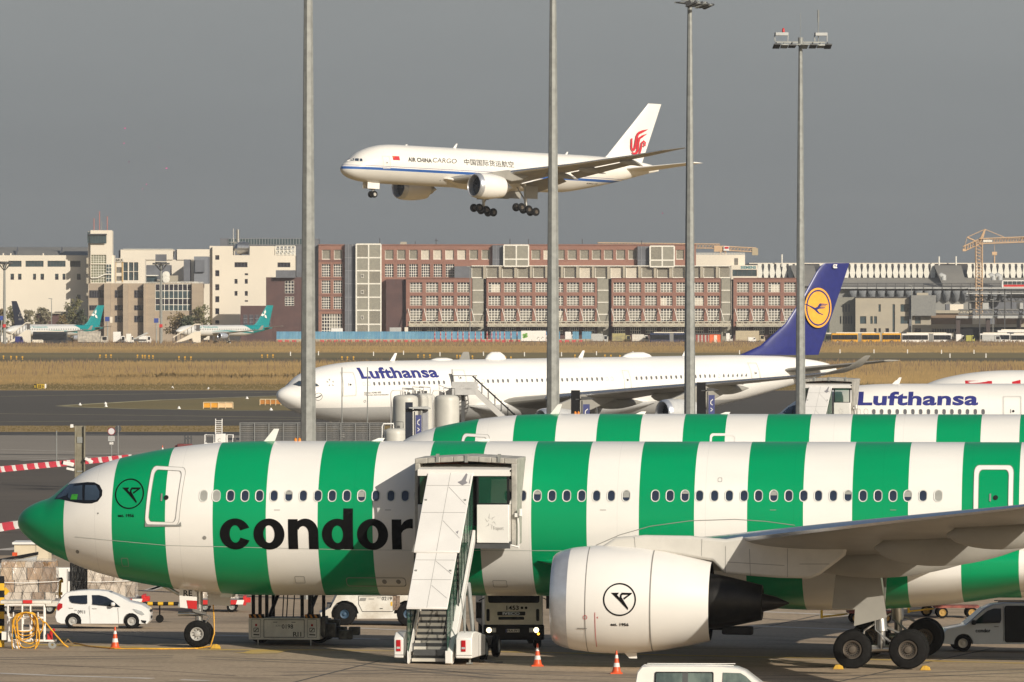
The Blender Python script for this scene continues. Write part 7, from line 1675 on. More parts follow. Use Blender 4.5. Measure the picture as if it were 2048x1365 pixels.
# tall white block
b = Bld('white_block', 'tall plain cream block with a notch in its roof holding a silver duct', 'building', 505, 2500)
hs = [(430.5, 438.5, y, y + 12) for y in (508, 541, 569, 593, 617)] + [(430.5, 438.5, 641, 648)] + [(469, 495, 525, 535), (555, 580.5, 525.5, 535)] + [(a, a + 6, y, y + 9.5) for a in (469, 489.5) for y in (558.5, 582.5)] + [(489.5, 496, 547, 551), (489.5, 496, 601, 604)]
b.facade('wall', 425, 590, 511, GR, CREAM, hs); b.facade('parapet', 425, 465.5, 492.5, 511, CREAM); b.facade('parapet', 499.5, 549, 492.5, 511, CREAM); b.box('core', 425.5, 589, 511.2, GR, .7, 22, CREAM); b.box('core', 425.5, 465, 493, 511, .62, 22, CREAM); b.box('core', 500, 548.5, 493, 511, .62, 22, CREAM)
b.box('end_wall', 418.5, 425, 492, GR, 3, 22, CREAM)
for h in hs: b.window(*h, 4 if h[1] - h[0] > 15 else 1, 2 if 590 > h[2] and h[1] - h[0] < 9 and h[3] - h[2] > 10 else 1, FRD, lambda i, j: 1, bar=.2)
mb = MB(); mb.tube([(b.x(472), 6, b.z(505)), (b.x(480), 6, b.z(494)), (b.x(490), 6, b.z(493))], 1.7, 12); mb.tube([(b.x(474), 4, b.z(496)), (b.x(497), 4, b.z(497))], 1.9, 14); mb.prism([(b.x(455), b.z(484)), (b.x(480), b.z(490)), (b.x(470), b.z(483))], 'Y', 8, 11); obj('duct', mb, STEEL, b.t)
mb = MB(); mb.tube([(b.x(473.5), 10, b.z(492)), (b.x(473.5), 10, b.z(459))], .55, 10); mb.tube([(b.x(464.5), 10, b.z(492)), (b.x(464.5), 10, b.z(457))], .1, 5); obj('flue', mb, STEEL, b.t)
mb = MB()
for i in range(6): mb.tube([(b.x(551 + 7.6 * i), 1, b.z(511)), (b.x(551 + 7.6 * i), 1, b.z(492.5))], .14, 5); mb.tube([(b.x(551 + 7.6 * i), 9, b.z(511)), (b.x(551 + 7.6 * i), 9, b.z(492.5))], .14, 5)
for yy in (492.5, 501, 509): mb.tube([(b.x(551), 1, b.z(yy)), (b.x(590), 1, b.z(yy))], .16, 5)
for i in range(5): mb.tube([(b.x(551 + 7.6 * i), 1, b.z(501)), (b.x(558.6 + 7.6 * i), 1, b.z(509))], .1, 5)
obj('steel_frame', mb, FRW, b.t); b.box('plant', 552, 588, 496, 510, 3, 8, GREY)
# dark glazed band behind
b = Bld('glazed_storey', 'dark glazed top storey rising behind the white block', 'building', 520, 2660)
b.box('core', 440, 604, 477, GR, .4, 20, PANELD)
b.window(457, 604, 477.5, 490, 26, 1, mat('fin_grey', (.25, .26, .27), .6), lambda i, j: 4, d0=.1, bar=.2)
# brick wing, its shade put into a darker brick colour
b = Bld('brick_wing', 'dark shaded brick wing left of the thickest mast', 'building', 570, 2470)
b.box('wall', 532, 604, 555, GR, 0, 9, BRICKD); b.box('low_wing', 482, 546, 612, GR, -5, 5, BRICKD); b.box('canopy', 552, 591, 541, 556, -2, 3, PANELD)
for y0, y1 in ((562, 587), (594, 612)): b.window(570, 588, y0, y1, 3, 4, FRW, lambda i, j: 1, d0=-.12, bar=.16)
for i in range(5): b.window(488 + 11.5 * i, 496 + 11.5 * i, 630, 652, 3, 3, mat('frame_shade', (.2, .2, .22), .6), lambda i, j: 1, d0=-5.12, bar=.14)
# red brick main block
b = Bld('brick_offices', 'long red brick office complex with white grid windows across the middle', 'building', 1010, 2510)
pr = lambda lab, r: None
top, mid = 490, 557
panA = [(644, 661), (668, 685)] + [(770 + 24.15 * i, 787 + 24.15 * i) for i in range(9)]; panB = [(1063 + 24.2 * i, 1081 + 24.2 * i) for i in range(9)] + [(1352, 1368)]
hs = [(a, c, 500, 519.5) for a, c in panA + panB]
rowA = [(643.5, 661), (667, 685)]; rws = ((528.5, 554), (561, 587), (593.5, 618.5))
hs += [(a, c, y0, y1) for a, c in rowA for y0, y1 in rws] + [(643.5, 685, 628, 668)]
w6 = [(770 + 24.3 * i, 787 + 24.3 * i) for i in range(6)]; hs += [(a, c, 528.5, 554.5) for a, c in w6]
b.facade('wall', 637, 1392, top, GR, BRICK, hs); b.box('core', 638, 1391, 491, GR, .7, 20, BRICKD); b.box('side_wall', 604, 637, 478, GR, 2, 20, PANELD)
for i, (a, c) in enumerate(panA + panB): b.panel(a, c, 500, 519.5, BLINDW if i in (5, 6, 7, 8, 12) else MESHG)
for a, c in rowA:
    for y0, y1 in rws: b.window(a, c, y0, y1, 4, 5, bar=.16)
b.window(643.5, 685, 628, 668, 8, 6, FRW, lambda i, j: 2 if 2 < i < 6 else 1, bar=.18)
for a, c in w6: b.window(a, c, 528.5, 554.5, 4, 5, bar=.17)
mb = MB(); 
for z_ in (521, 524, 590.5, 557.5, 622): mb.box(b.x(637.2), b.x(689), -.06, 0, b.z(z_) - .08, b.z(z_) + .08)
obj('string_course', mb, BRICKD, b.t)
b.box('parapet', 637, 1392, 489, 490.5, -.25, 3, BRICK); b.box('roof_hut', 800, 813, 484, 490, 4, 9, CONC)
for p, t_ in ((759, 477), (872, 477), (1165, 478), (1284, 481), (830, 483), (1057, 478), (1020, 478)):
    mb = MB(); mb.tube([(b.x(p), 6, b.z(491)), (b.x(p), 6, b.z(t_))], .14, 5)
    if p in (872,): mb.tube([(b.x(p - 3), 6, b.z(481)), (b.x(p + 4), 6, b.z(481))], .1, 5)
    obj('antenna', mb, FRD, b.t)
# stair towers clad in grey, standing proud of the brick
def clad_tower(p0, p1, p2, top, bot, rows, label, front=3.0, small=True):
    c = Bld('clad_tower', label, 'tower', (p0 + p2) / 2, 2510); c.box('core', p1, p2, top, bot, -front + .02, 6, PANELG); c.box('side_wall', p0, p1, top, bot, -front + 1.5, 6, PANELD)  # the left face's shade is put into its darker side wall colour
    mb = MB(); n = len(rows)
    for p in (p1, (p1 * .5 + p2 * .5), p2): mb.box(c.x(p) - .22, c.x(p) + .22, -front - .2, -front, c.z(rows[-1]), c.z(top))
    for r in rows: mb.box(c.x(p1), c.x(p2), -front - .19, -front - .01, c.z(r) - .22, c.z(r) + .22)
    obj('white_grid', mb, FRW, c.t); mb = MB()
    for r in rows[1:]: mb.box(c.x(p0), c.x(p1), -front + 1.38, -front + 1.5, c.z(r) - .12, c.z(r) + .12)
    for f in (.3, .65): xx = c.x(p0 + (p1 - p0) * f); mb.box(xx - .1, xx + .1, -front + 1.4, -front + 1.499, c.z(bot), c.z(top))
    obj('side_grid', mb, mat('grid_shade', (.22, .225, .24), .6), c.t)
    for i, (ra, rb) in enumerate(zip(rows, rows[1:])):
        for a, d in ((p1, (p1 + p2) / 2), ((p1 + p2) / 2, p2)):
            mb = MB(); mb.box(c.x(a) + .24, c.x(d) - .24, -front - .06, -front + .01, c.z(rb) + .24, c.z(ra) - .24); obj('clad_panel', mb, PANELG if (i + (a > p1)) % 3 else MESHG, c.t)
    if small:
        for y in (549, 581, 632): c.window(p1 + 9, p1 + 15, y, y + 7, 1, 1, FRW, lambda i, j: 2, d0=-front - .3, bar=.25)
    return c
c = clad_tower(690, 713, 762, 489, GR, [489, 516, 542, 568, 595, 621, 649, 676], 'tall grey clad stair tower with white grid at the left of the brick complex')
clad_tower(985, 1008, 1057, 491, 533, [491, 519, 533], 'grey clad roof tower in the middle of the brick complex', small=False)
clad_tower(1275, 1300, 1348, 493, 534, [493, 521, 534], 'grey clad roof tower near the third mast', small=False)
# pillared gallery on top of the front blocks
c = Bld('gallery_storey', 'pale pillared gallery storey above the front brick blocks', 'building', 1200, 2507.6)
pits = [(973 + 31.0 * i, 996 + 31.0 * i) for i in range(16)]
c.box('core', 943, 1461, 533, 558, 1.0, 2.2, MESHG)
for i, (a, d) in enumerate(pits):
    c.panel(a, d, 534.5, 557, BLINDW if i in (6, 8, 9) else MESHG, d0=.4, bar=.35)
    c.box('pillar', a - 6.5, a - 1, 532.5, 558, -.3, .8, CONC)
c.box('ledge', 943, 1461, 531.5, 533.2, -.5, 3, FRW); c.panel(943, 967, 534.5, 557, MESHG, d0=.4, bar=.35); c.box('plant_room', 909, 942, 533, 557, 0, 2.2, PANELD)
# four brick front blocks
def front_block(left, p0, p1, cols, strip, label, side=True, Y=2505.5, seed=0):
    c = Bld('brick_block', label, 'building', (p0 + p1) / 2, Y, 'brick front blocks with white grid windows'); g = random.Random(seed); hs = []
    for a, d in cols:
        for y0, y1 in ((565, 585), (592, 611.5), (617.5, 645)): hs.append((a, d, y0, y1))
    c.facade('wall', p0, p1, 557.5, 655, BRICK, hs); c.box('core', p0 + .5, p1 - .5, 558, GR, .8, 4, BRICKD)
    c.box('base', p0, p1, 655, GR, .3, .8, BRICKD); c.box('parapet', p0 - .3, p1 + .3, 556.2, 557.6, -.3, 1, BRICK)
    if side: c.box('side_wall', left, p0, 559, GR, 1.6, 4, BRICKD)  # darker brick carries the side's shade in its colour
    for a, d in cols:
        for k, (y0, y1) in enumerate(((565, 585), (592, 611.5), (617.5, 645))):
            r = g.random(); pl = 3 if r > .85 else 0
            if pl: lo, hi = (0, 2) if g.random() < .5 else (1, 4); f = lambda i, j, n=(4 if k < 2 else 5): 3 if lo <= i < hi and j < n - 1 else (1 if j == n - 1 else 2)
            else: lo = hi = 0; f = lambda i, j, n=(4 if k < 2 else 5): 1 if j == n - 1 or (n == 5 and j == 0) else 2
            c.window(a, d, y0, y1, 4, 4 if k < 2 else 5, FRW, f, bar=.18, key=(pl, lo, hi))
        c.window(a + 2, d - 1, 655, 668, 5, 2, FRW, lambda i, j: 1, d0=.1, bar=.16)
    if strip:
        s0, s1 = strip; c.box('clad_strip', s0, s1, 558, GR, .9, 4, PANELG); mb = MB()
        for r in (581, 605, 629): mb.box(c.x(s0), c.x(s1), .75, .9, c.z(r) - .15, c.z(r) + .15)
        obj('strip_band', mb, FRW, c.t)
    cv = MB(); a0, a1 = cols[0][0] - 2, (strip[1] if strip else p1); zc0, zc1 = c.z(653), c.z(644)
    for y_ in (-4.5, -.4):
        for z in (zc0, zc1): cv.tube([(c.x(a0), y_, z), (c.x(a1), y_, z)], .2, 5)
        n = int((a1 - a0) / 6)
        for i in range(n): xa, xb = c.x(a0 + (a1 - a0) * i / n), c.x(a0 + (a1 - a0) * (i + 1) / n); cv.tube([(xa, y_, zc0 if i % 2 else zc1), (xb, y_, zc1 if i % 2 else zc0)], .13, 4)
    cv.box(c.x(a0), c.x(a1), -4.4, -.3, zc0 + .1, zc0 + .35); cv.box(c.x(a0), c.x(a1), -4.62, -4.5, zc0 + .4, zc1 - .5); obj('canopy', cv, mat('canopy_cream', (.55, .50, .38), .6, rgb2=(.42, .38, .30), scale=.5), c.t)
    for a, d in cols + ([(s0 + 2, s1)] if strip else []): mb = MB(); mb.tube([(c.x(a - 4), -.2, c.z(618)), (c.x(a + 3), -4.4, c.z(645))], .14, 5); obj('canopy_strut', mb, FRW, c.t)
    return c
pit = 31.35
front_block(772, 812, 944, [(820, 844.5), (852, 876.5), (883, 907.5), (914.5, 939)], (945, 967), 'brick front block left of the second mast, four windows wide', seed=1)
front_block(969, 973, 1194, [(977 + pit * i, 1001.5 + pit * i) for i in range(7)], (1195, 1217), 'brick front block crossed by the second mast', seed=2)
front_block(1219, 1223, 1441, [(1227 + pit * i, 1251 + pit * i) for i in range(7)], (1443, 1461), 'brick front block crossed by the third mast', seed=3)
front_block(1464, 1467, 1602, [(1474 + pit * i, 1498 + pit * i) for i in range(4)], None, 'brick front block ending behind the blue tail fin', seed=4)
# white block with the teal sign
b = Bld('sign_building', 'cream building with a teal SIEMENS sign at the end of the brick complex', 'building', 1450, 2540)
b.box('wall', 1388, 1490, 510, GR, 0, 14, CREAM); b.facade('front_wall', 1461, 1514, 531, 560, CREAM, [(1463.5, 1512, 540, 553)], d0=-8); b.box('front_core', 1461.5, 1513.5, 531.5, GR, -7.2, 0, CREAM)
b.window(1463.5, 1512, 540, 553, 5, 1, FRD, lambda i, j: 4, d0=-7.7, bar=.2); text_on('lettering', 'SIEMENS', (b.x(1480), -8.06, b.z(538.3)), (1, 0, 0), (0, 0, 1), b.x(1510.5) - b.x(1480), b.z(532.5) - b.z(538.3), mat('sign_teal', (.05, .22, .25), .5), b.t, .04)
b.window(1469, 1476, 517, 530, 1, 1, FRD, lambda i, j: 2, d0=-.1, bar=.2); mb = MB()
for i in range(34): mb.box(b.x(1390 + 3 * i), b.x(1390 + 3 * i) + .12, .4, .5, b.z(510), b.z(506))
for z in (506, 508): mb.box(b.x(1390), b.x(1490), .4, .5, b.z(z) - .12, b.z(z))
obj('roof_railing', mb, FRW, b.t)
# ---- terminal with folded white roof band
b = Bld('terminal', 'grey terminal with a band of folded white roof panels at the right', 'terminal', 1780, 2720)
mb = MB(); mb.prism([(0, b.z(558)), (10, b.z(527)), (60, b.z(527)), (60, 0), (0, 0)], 'X', b.x(1500), b.x(2150)); obj('core', mb, FRD, b.t)
fin = None; w = 12.35
for k in range(50):
    p = 1514 + w * k
    if 1595 < p < 1632 or 1862 < p < 1925: continue
    if fin is None:
        u = b.x(1514 + w) - b.x(1514); h = b.z(527) - b.z(555); mb = MB()
        pl = [(.18 * u, 0), (u * .74, 0), (u * .92, h * .36), (u * .72, h * .80), (u * .80, h), (u * .12, h), (u * .20, h * .80), (0, h * .36)]
        mb.loft([[(x, y * .32 - .7, y) for x, y in pl], [(x + (.0), y * .32 + .5, y) for x, y in pl]]); fin = mesh_of(mb, mat('roof_white', (.68, .65, .56), .5, var=.05))
    put('roof_panel', fin, b.t, (b.x(p), 0, b.z(556)))
b.box('roof_ridge', 1500, 2150, 526, 528, 9.5, 14, CREAM)
mb = MB(); mb.prism([(-16, b.z(583)), (0, b.z(555.5)), (0, 0), (-16, 0)], 'X', b.x(1500), b.x(2150)); obj('roof', mb, ROOFG, b.t)
for p0, p1, py in ((1580, 1634, 531), (1868, 1928, 531)):
    mb = MB(); mb.loft([[(b.x(p0), -.5, b.z(py)), (b.x(p1 - 6), -.5, b.z(py)), (b.x(p1 + 2), -13, b.z(573)), (b.x(p0 + 14), -13, b.z(573))], [(b.x(p0), 9, b.z(py)), (b.x(p1 - 6), 9, b.z(py)), (b.x(p1 + 2), 3, b.z(573)), (b.x(p0 + 14), 3, b.z(573))]]); obj('roof_wedge', mb, ROOFG, b.t)
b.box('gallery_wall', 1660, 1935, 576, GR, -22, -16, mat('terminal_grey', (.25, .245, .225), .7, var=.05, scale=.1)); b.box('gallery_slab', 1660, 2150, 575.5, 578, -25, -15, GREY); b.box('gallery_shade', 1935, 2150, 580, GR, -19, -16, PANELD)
for i in range(17):
    p = 1700 + 18.6 * i
    mb = MB(); r = (b.x(1708.5) - b.x(1700)); c0 = (b.x(p), -22, b.z(582))
    mb.loft([[(c0[0] + r * math.cos(a) * q1, -22 - 3.0 * q2, c0[2] - 3.9 * q3 * math.sin(a)) for a in [math.pi * j / 10 for j in range(11)]] for q1, q2, q3 in ((1, .0, 1), (.98, .5, .95), (.85, 1, .45), (.6, 1.1, .12))]); obj('air_scoop', mb, mat('scoop_grey', (.20, .21, .22), .5), b.t)
    if i < 15: mb = MB(); mb.box(b.x(p + 8.8), b.x(p + 9.8), -25.2, -25.0, b.z(578), b.z(567)); obj('railing_post', mb, FRD, b.t)
mb = MB()
for z in (567.5, 571, 574): mb.box(b.x(1660), b.x(2150), -25.15, -25.05, b.z(z) - .1, b.z(z) + .1)
obj('railing', mb, FRD, b.t)
for p, y in ((1883, 553), (1982, 551), (1995, 551)):
    mb = MB(); mb.tube([(b.x(p), -14, b.z(561)), (b.x(p), -14, b.z(553)), (b.x(p) - .8, -14, b.z(551)), (b.x(p) - 1.2, -14, b.z(553))], .9, 10); obj('roof_cowl', mb, GREY, b.t)
for p, t_ in ((1880, 513), (1914, 513), (1565, 509)): mb = MB(); mb.tube([(b.x(p), 6, b.z(534)), (b.x(p), 6, b.z(t_))], .25, 6); obj('flue', mb, FRW, b.t)
# concrete office by the buses
b = Bld('concrete_office', 'pale concrete office with scattered windows behind the yellow buses', 'building', 1770, 2480)
hs = [(1757, 1761.5, 609, 624), (1720, 1732.5, 633, 648), (1740.5, 1745.5, 633, 648), (1748, 1754, 633, 648), (1785, 1790, 609, 665), (1801, 1818, 609, 624), (1801, 1818, 633, 648), (1720, 1733, 657, 665), (1748, 1753, 657, 665), (1757, 1761.5, 657, 665), (1771, 1778, 657, 665)]
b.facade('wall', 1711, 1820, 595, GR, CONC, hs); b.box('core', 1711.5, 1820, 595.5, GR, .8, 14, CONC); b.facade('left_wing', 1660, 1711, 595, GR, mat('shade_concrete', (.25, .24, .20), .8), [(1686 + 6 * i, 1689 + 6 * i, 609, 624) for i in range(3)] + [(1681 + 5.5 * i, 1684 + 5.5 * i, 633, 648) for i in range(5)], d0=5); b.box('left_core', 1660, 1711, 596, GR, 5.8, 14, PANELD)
for h in hs: b.window(*h, 1 if h[1] - h[0] < 8 else 2, 1 if h[3] - h[2] < 30 else 6, FRD, lambda i, j: 4 if h[2] in (609, 633) else 1, bar=.18)
b.box('roof_edge', 1709, 1821, 593.8, 595.5, -.4, 3, FRD); b.box('stair_slot', 1818.5, 1822, 592, GR, -.5, 2, PANELD)
mb = MB(); mb.box(b.x(1822), b.x(1871), -2.5, 8, b.z(632), b.z(591)); k = obj('clad_box', mb, mat('grey_mesh_clad', (.27, .265, .24), .7, rgb2=(.17, .17, .165), scale=3.5), b.t)
b.facade('right_wing', 1822, 1862, 632, GR, CONC, [(1830, 1841.5, 633.5, 648), (1829, 1842, 657, 665)]); b.box('right_core', 1822.5, 1861.5, 632.5, GR, .8, 10, CONC); b.window(1830, 1841.5, 633.5, 648, 2, 1, FRD, lambda i, j: 4, bar=.18); b.window(1829, 1842, 657, 665, 2, 1, FRD, lambda i, j: 1, bar=.18); b.box('roof_unit', 1834, 1857, 586, 591, 1, 4, CONC)
mb = MB()
for p in (1636, 1645, 1654): mb.box(b.x(p), b.x(p + 5), 4, 9, 0, b.z(605)); 
obj('glass_annex', mb, WGB, b.t)
# brown low building and pier with steel trusses
b = Bld('low_building', 'low building with a brown upper storey right of the concrete office', 'building', 1930, 2490)
b.box('wall', 1862, 2150, 649, GR, 0, 12, CONC); b.box('brown_storey', 1862, 1945, 627, 649, .3, 12, mat('brown_clad', (.23, .155, .10), .8, rgb2=(.19, .13, .085), scale=.3, stretch=(.2, 1, 3))); b.box('pale_storey', 1945, 1972, 632, 649, .3, 12, CREAM); b.box('brown_storey', 1994, 2150, 634, 649, .3, 12, MATS['brown_clad']); b.box('roof', 1862, 1945, 621, 627, -.5, 12, CONC); b.box('roof_plant', 1901, 1928, 609, 621, 3, 8, CREAM); b.box('roof_plant_shade', 1893, 1901, 609, 621, 3, 8, PANELD)
for i in range(10): b.window(1864 + 5 * i, 1868 + 5 * i, 658, 665, 1, 1, FRD, lambda i, j: 1, d0=-.1, bar=.2)
b = Bld('pier_bridge', 'steel truss pier on dark columns at the right edge', 'bridge', 1980, 2462)
def truss(p0, p1, y0, y1, d, n, r=.18):
    mb = MB()
    for z in (y0, y1): mb.tube([(b.x(p0), d, b.z(z)), (b.x(p1), d, b.z(z))], r * 1.5, 5)
    for i in range(n):
        a, c_ = p0 + (p1 - p0) * i / n, p0 + (p1 - p0) * (i + 1) / n; mb.tube([(b.x(a), d, b.z(y1)), (b.x((a + c_) / 2), d, b.z(y0)), (b.x(c_), d, b.z(y1))], r, 4)
    return obj('truss', mb, mat('truss_grey', (.17, .165, .155), .6), b.t)
truss(1916, 2140, 620, 629, -2, 18); truss(1935, 2140, 594, 603, 10, 14, .14); truss(1940, 2140, 583, 588, 12, 16, .12)
b.box('deck', 1912, 2140, 632, 637, -2, 3, GREY); b.box('upper_deck', 1935, 2140, 586, 588.5, 6, 14, GREY)
for p in (1916, 1976, 2038): b.box('column', p - 4, p + 4, 632, GR, -1, 1.5, mat('column_brown', (.07, .05, .045), .7))
for p in (1940, 1985, 2025): b.box('upper_column', p - .8, p + .8, 575, 620, 6, 7, DGREY)
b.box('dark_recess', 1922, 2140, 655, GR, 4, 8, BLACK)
for p in (1971, 2040): b.box('roof_unit', p - 6, p + 6, 606, 620, -1, 2, GREY)
# monorail train
b = Bld('people_mover', 'white and red people mover train on the upper deck at the right edge', 'train', 2030, 2455)
mb = MB(); mb.prism([(b.x(2003), b.z(576)), (b.x(2003), b.z(563)), (b.x(2006), b.z(561)), (b.x(2090), b.z(561)), (b.x(2090), b.z(576))], 'Y', 0, 3); obj('body', mb, WHITE, b.t, bevel=.2); b.box('red_band', 2007, 2090, 570, 574, -.06, 0, RED)
for i in range(9): b.window(2007 + 9 * i, 2015 + 9 * i, 563, 569.5, 2, 1, FRD, lambda i, j: 4, d0=-.12, bar=.12)
b.box('guideway', 1935, 2140, 576, 578, -1, 4, GREY)
for p in (1960, 2010, 2060, 2110): b.box('guideway_pier', p - 1, p + 1, 578, GR, .8, 2.2, DGREY)
# ---- cranes
CR = mat('crane_orange', (.60, .40, .23), .6, var=.1)
def lattice(mb, a, c_, w, n, r=.13):
    a, c_ = Vector(a), Vector(c_); d = (c_ - a).normalized(); u = d.cross(Vector((0, 1, 0)));  u = u.normalized() if u.length > .1 else Vector((1, 0, 0)); v = d.cross(u).normalized()
    cs = [u * w / 2 + v * w / 2, u * w / 2 - v * w / 2, -u * w / 2 - v * w / 2, -u * w / 2 + v * w / 2]
    for q in cs: mb.tube([a + q, c_ + q], r * 1.5, 5)
    for i in range(n):
        p, q = a.lerp(c_, i / n), a.lerp(c_, (i + 1) / n)
        for k in range(4): mb.tube([p + cs[k], q + cs[(k + 1) % 4]], r, 4)
    return mb
c = Bld('tower_crane', 'orange flat-top tower crane behind the brick complex by the third mast', 'crane', 1446, 2780, 'construction cranes'); 
obj('mast', lattice(MB(), (0, 0, 0), (0, 0, c.z(499)), 1.9, 30), CR, c.t); obj('jib', lattice(MB(), (c.x(1195), 0, c.z(490)), (c.x(1440), 0, c.z(493)), 1.5, 40, .12), CR, c.t); obj('counter_jib', lattice(MB(), (c.x(1446), 0, c.z(497)), (c.x(1512), 0, c.z(500.5)), 1.4, 10), CR, c.t)
c.box('counterweight', 1504, 1516, 497, 511, -1, 1, mat('counterweight', (.42, .34, .22), .8)); k = c.box('cab', 1447, 1458, 493, 502, -1.6, -.4, WHITE); c.box('slewing_ring', 1428, 1450, 492, 504, -1, 1, CR); c.box('sign_plate', 1449, 1457, 494, 498, -1.75, -1.62, RED, k)
c = Bld('tower_crane', 'orange luffing tower crane with stayed jib at the right edge', 'crane', 1958, 2600, 'construction cranes')
obj('mast', lattice(MB(), (0, 0, 0), (0, 0, c.z(484)), 2.1, 30, .12), CR, c.t); obj('jib', lattice(MB(), (0, 0, c.z(483)), (c.x(2090), 0, c.z(478)), 1.7, 24), CR, c.t); obj('counter_jib', lattice(MB(), (0, 0, c.z(484)), (c.x(1928), 0, c.z(498)), 1.5, 6), CR, c.t)
mb = MB(); pk = (c.x(1970), 0, c.z(459))
for q in ((0, 0, c.z(484)), (c.x(1963), 0, c.z(482))): mb.tube([q, pk], .3, 6)
for q in ((c.x(2018), 0, c.z(479)), (c.x(1934), 0, c.z(475))): mb.tube([pk, q], .13, 5)
mb.tube([(c.x(1934), 0, c.z(475)), (c.x(1952), 0, c.z(483))], .25, 6); mb.tube([(c.x(1934), 0, c.z(475)), (c.x(1928), 0, c.z(498))], .1, 5); mb.tube([(c.x(2042), 0, c.z(479)), (c.x(2060), 0, c.z(468))], .3, 6); obj('stay', mb, CR, c.t)
c.box('name_board', 1966, 1984, 480.5, 484.5, -1.3, -1.0, FRW); mb = MB(); mb.tube([(c.x(1989), 0, c.z(483)), (c.x(1989), 0, c.z(504))], .07, 4); mb.tube([(c.x(1989), 0, c.z(511)), (c.x(1989), 0, c.z(527))], .25, 5); mb.cbox((c.x(1989), 0, c.z(507.5)), (1.6, .8, 1.1)); obj('hook_block', mb, CR, c.t); c.box('counterweight', 1925, 1931, 498, 503, -1, 1, CR)
# ---------------------------------------------------------------- far apron: planes, vehicles, trees, masts
def small_jet(name, label, loc, yaw, L, r, zc, mat_, finm, wing_span, rear_eng=False, winglets=True):
    rt = thing(name, label, 'airliner', loc, yaw, 'small airliners on the far apron'); bpy.context.view_layer.update(); k = r / 2.82; q = L / 63.66
    fx = lambda x: x * k * 1.15 if x < 12 else 12 * k * 1.15 + (x - 12) * (L - 12 * k * 1.15) / 51.66
    tr = lambda z: zc + (z - 4.76) * k
    p = Plane(rt, [(fx(a), tr(b)) for a, b in TOP], [(fx(a), tr(b)) for a, b in BOT], [(fx(a), b * k) for a, b in HALF], sorted(set(fx(x) for x in XS[::3] + [63.66])), 32)
    p.fusm = mat_; p.fus('fuselage', mat_); s = wing_span / 2
    ws = [(r * .8, L * .34, L * .15, zc - r * .55, .13, 2), (s * .35, L * .41, L * .105, zc - r * .4, .12, 1), (s * .96, L * .555, L * .04, zc + r * .15, .1, 0), (s, L * .575, L * .02, zc + r * .9, .08, 0)]
    for sd in (-1, 1):
        obj('wing', wing_mb(ws, sd), WINGU, rt); obj('tailplane', wing_mb([(r * .2, L * .885, L * .075, zc + r * .45, .1, 0), (s * .42, L * .965, L * .03, zc + r * .8, .09, 0)], sd), WINGU, rt)
        e = engine(rt, L * .335, sd * s * .36, zc - r * .98, [(0, .78), (.06, .84), (.4, .92), (1.2, .95), (2.4, .80), (3.0, .66)], .35, [(2.4, .5), (3.4, .42), (3.9, .15), (4.2, .02)], mat('jet_grey', (.30, .32, .36), .4), LIPM, STEEL, .7, .5)
        main_gear(rt, L * .48, sd * s * .22, zc - r * .6, .5, 0, 0, .8, WM_S, 1)
    nose_gear(rt, L * .11, zc - r * .85, .38, 0, gap=.5, wm=WM_N)
    z0 = zc + r * .85
    p.fin = obj('tail_fin', wing_mb([(z0, L * .80, L * .17, 0, .09, 0), (z0 + 1.0, L * .84, L * .135, 0, .09, 0), (z0 + 5.6 * k * 1.9, L * .945, L * .07, 0, .08, 0)], 1, True), finm, rt)
    return rt, p
WM_S = wheel_mesh(.5, .34, .25, HUB); WM_N = wheel_mesh(.38, .25, .19, HUB)
TEAL = mat('tail_teal', (.0, .23, .24), .4)
TW_ = zones_mat('teal_tail_hull', [('Z', .55, 20.2, 60, (.0, .23, .24)), ('X', 0, 60.5, 99, (.0, .23, .24))], (.60, .59, .56))
def dolomiti(px_nose, Y, label):
    loc = (PX(px_nose, Y), Y, 0); rt, p = small_jet('regional_jet', label, loc, R(45), 38.6, 1.6, 4.1, TW_, TEAL, 26)
    for k in range(26):
        x = 6.5 + .95 * k; z = 4.42; mb = MB(); y0 = p.surf(x, z) - .015; mb.box(x - .16, x + .16, y0, y0 + .02, z - .2, z + .2); obj('cabin_window', mb, DGREY, rt)
    f = lambda x, z: (x, -.36, z)
    for a in (0, 1, 2):
        t = R(90 + 120 * a - 20); c = (35.2 + .75 * math.cos(t), 8.8 + .75 * math.sin(t)); w = (.78 * math.cos(t), .78 * math.sin(t)); v = (-.42 * math.sin(t), .42 * math.cos(t))
        decal('diamond_emblem', shape2d([[(c[0] + w[0], c[1] + w[1]), (c[0] + v[0], c[1] + v[1]), (c[0] - w[0], c[1] - w[1]), (c[0] - v[0], c[1] - v[1])]]), f, WHITE, p.fin)
    p.decal('lettering', fit(text2d('Air Dolomiti', .02), 7.2, 4.85, 15.5, 5.4), TEAL, .02, .1)
    p.decal('cheat_line', stroke2d([(13, 3.9), (19, 4.0), (25, 3.7), (31, 3.3)], [.1, .35, .4, .4]), TEAL, .02, .1, .5)
    return rt
dolomiti(352, 2345, 'teal tailed regional jet before the white block, covered stair at its nose')
dolomiti(10, 2350, 'teal tailed regional jet at the far left, partly behind a dark bus')
Yk = 2440
SA_ = mat('star_navy', (.012, .015, .03), .4)
rt, p = small_jet('star_airliner', 'white airliner with black tail and STAR ALLIANCE lettering at the far left', (PX(172, Yk), Yk, 0), R(180 + 57), 37.5, 1.95, 3.75, HULLW, SA_, 34)
fmirror = lambda x, z: (x, -p.surf(x, z) + .02, z)
sh = fit(text2d('STAR ALLIANCE', .02), -25, 4.15, -7.5, 5.0); decal('lettering', ([(-u, w) for u, w in sh[0]], sh[1]), fmirror, SEAM, rt, .15)
for k in range(26):
    x = 6 + .95 * k; z = 3.9; mb = MB(); y0 = -p.surf(x, z); mb.box(x - .15, x + .15, y0 - .01, y0 + .015, z - .2, z + .2); obj('cabin_window', mb, DGREY, rt)
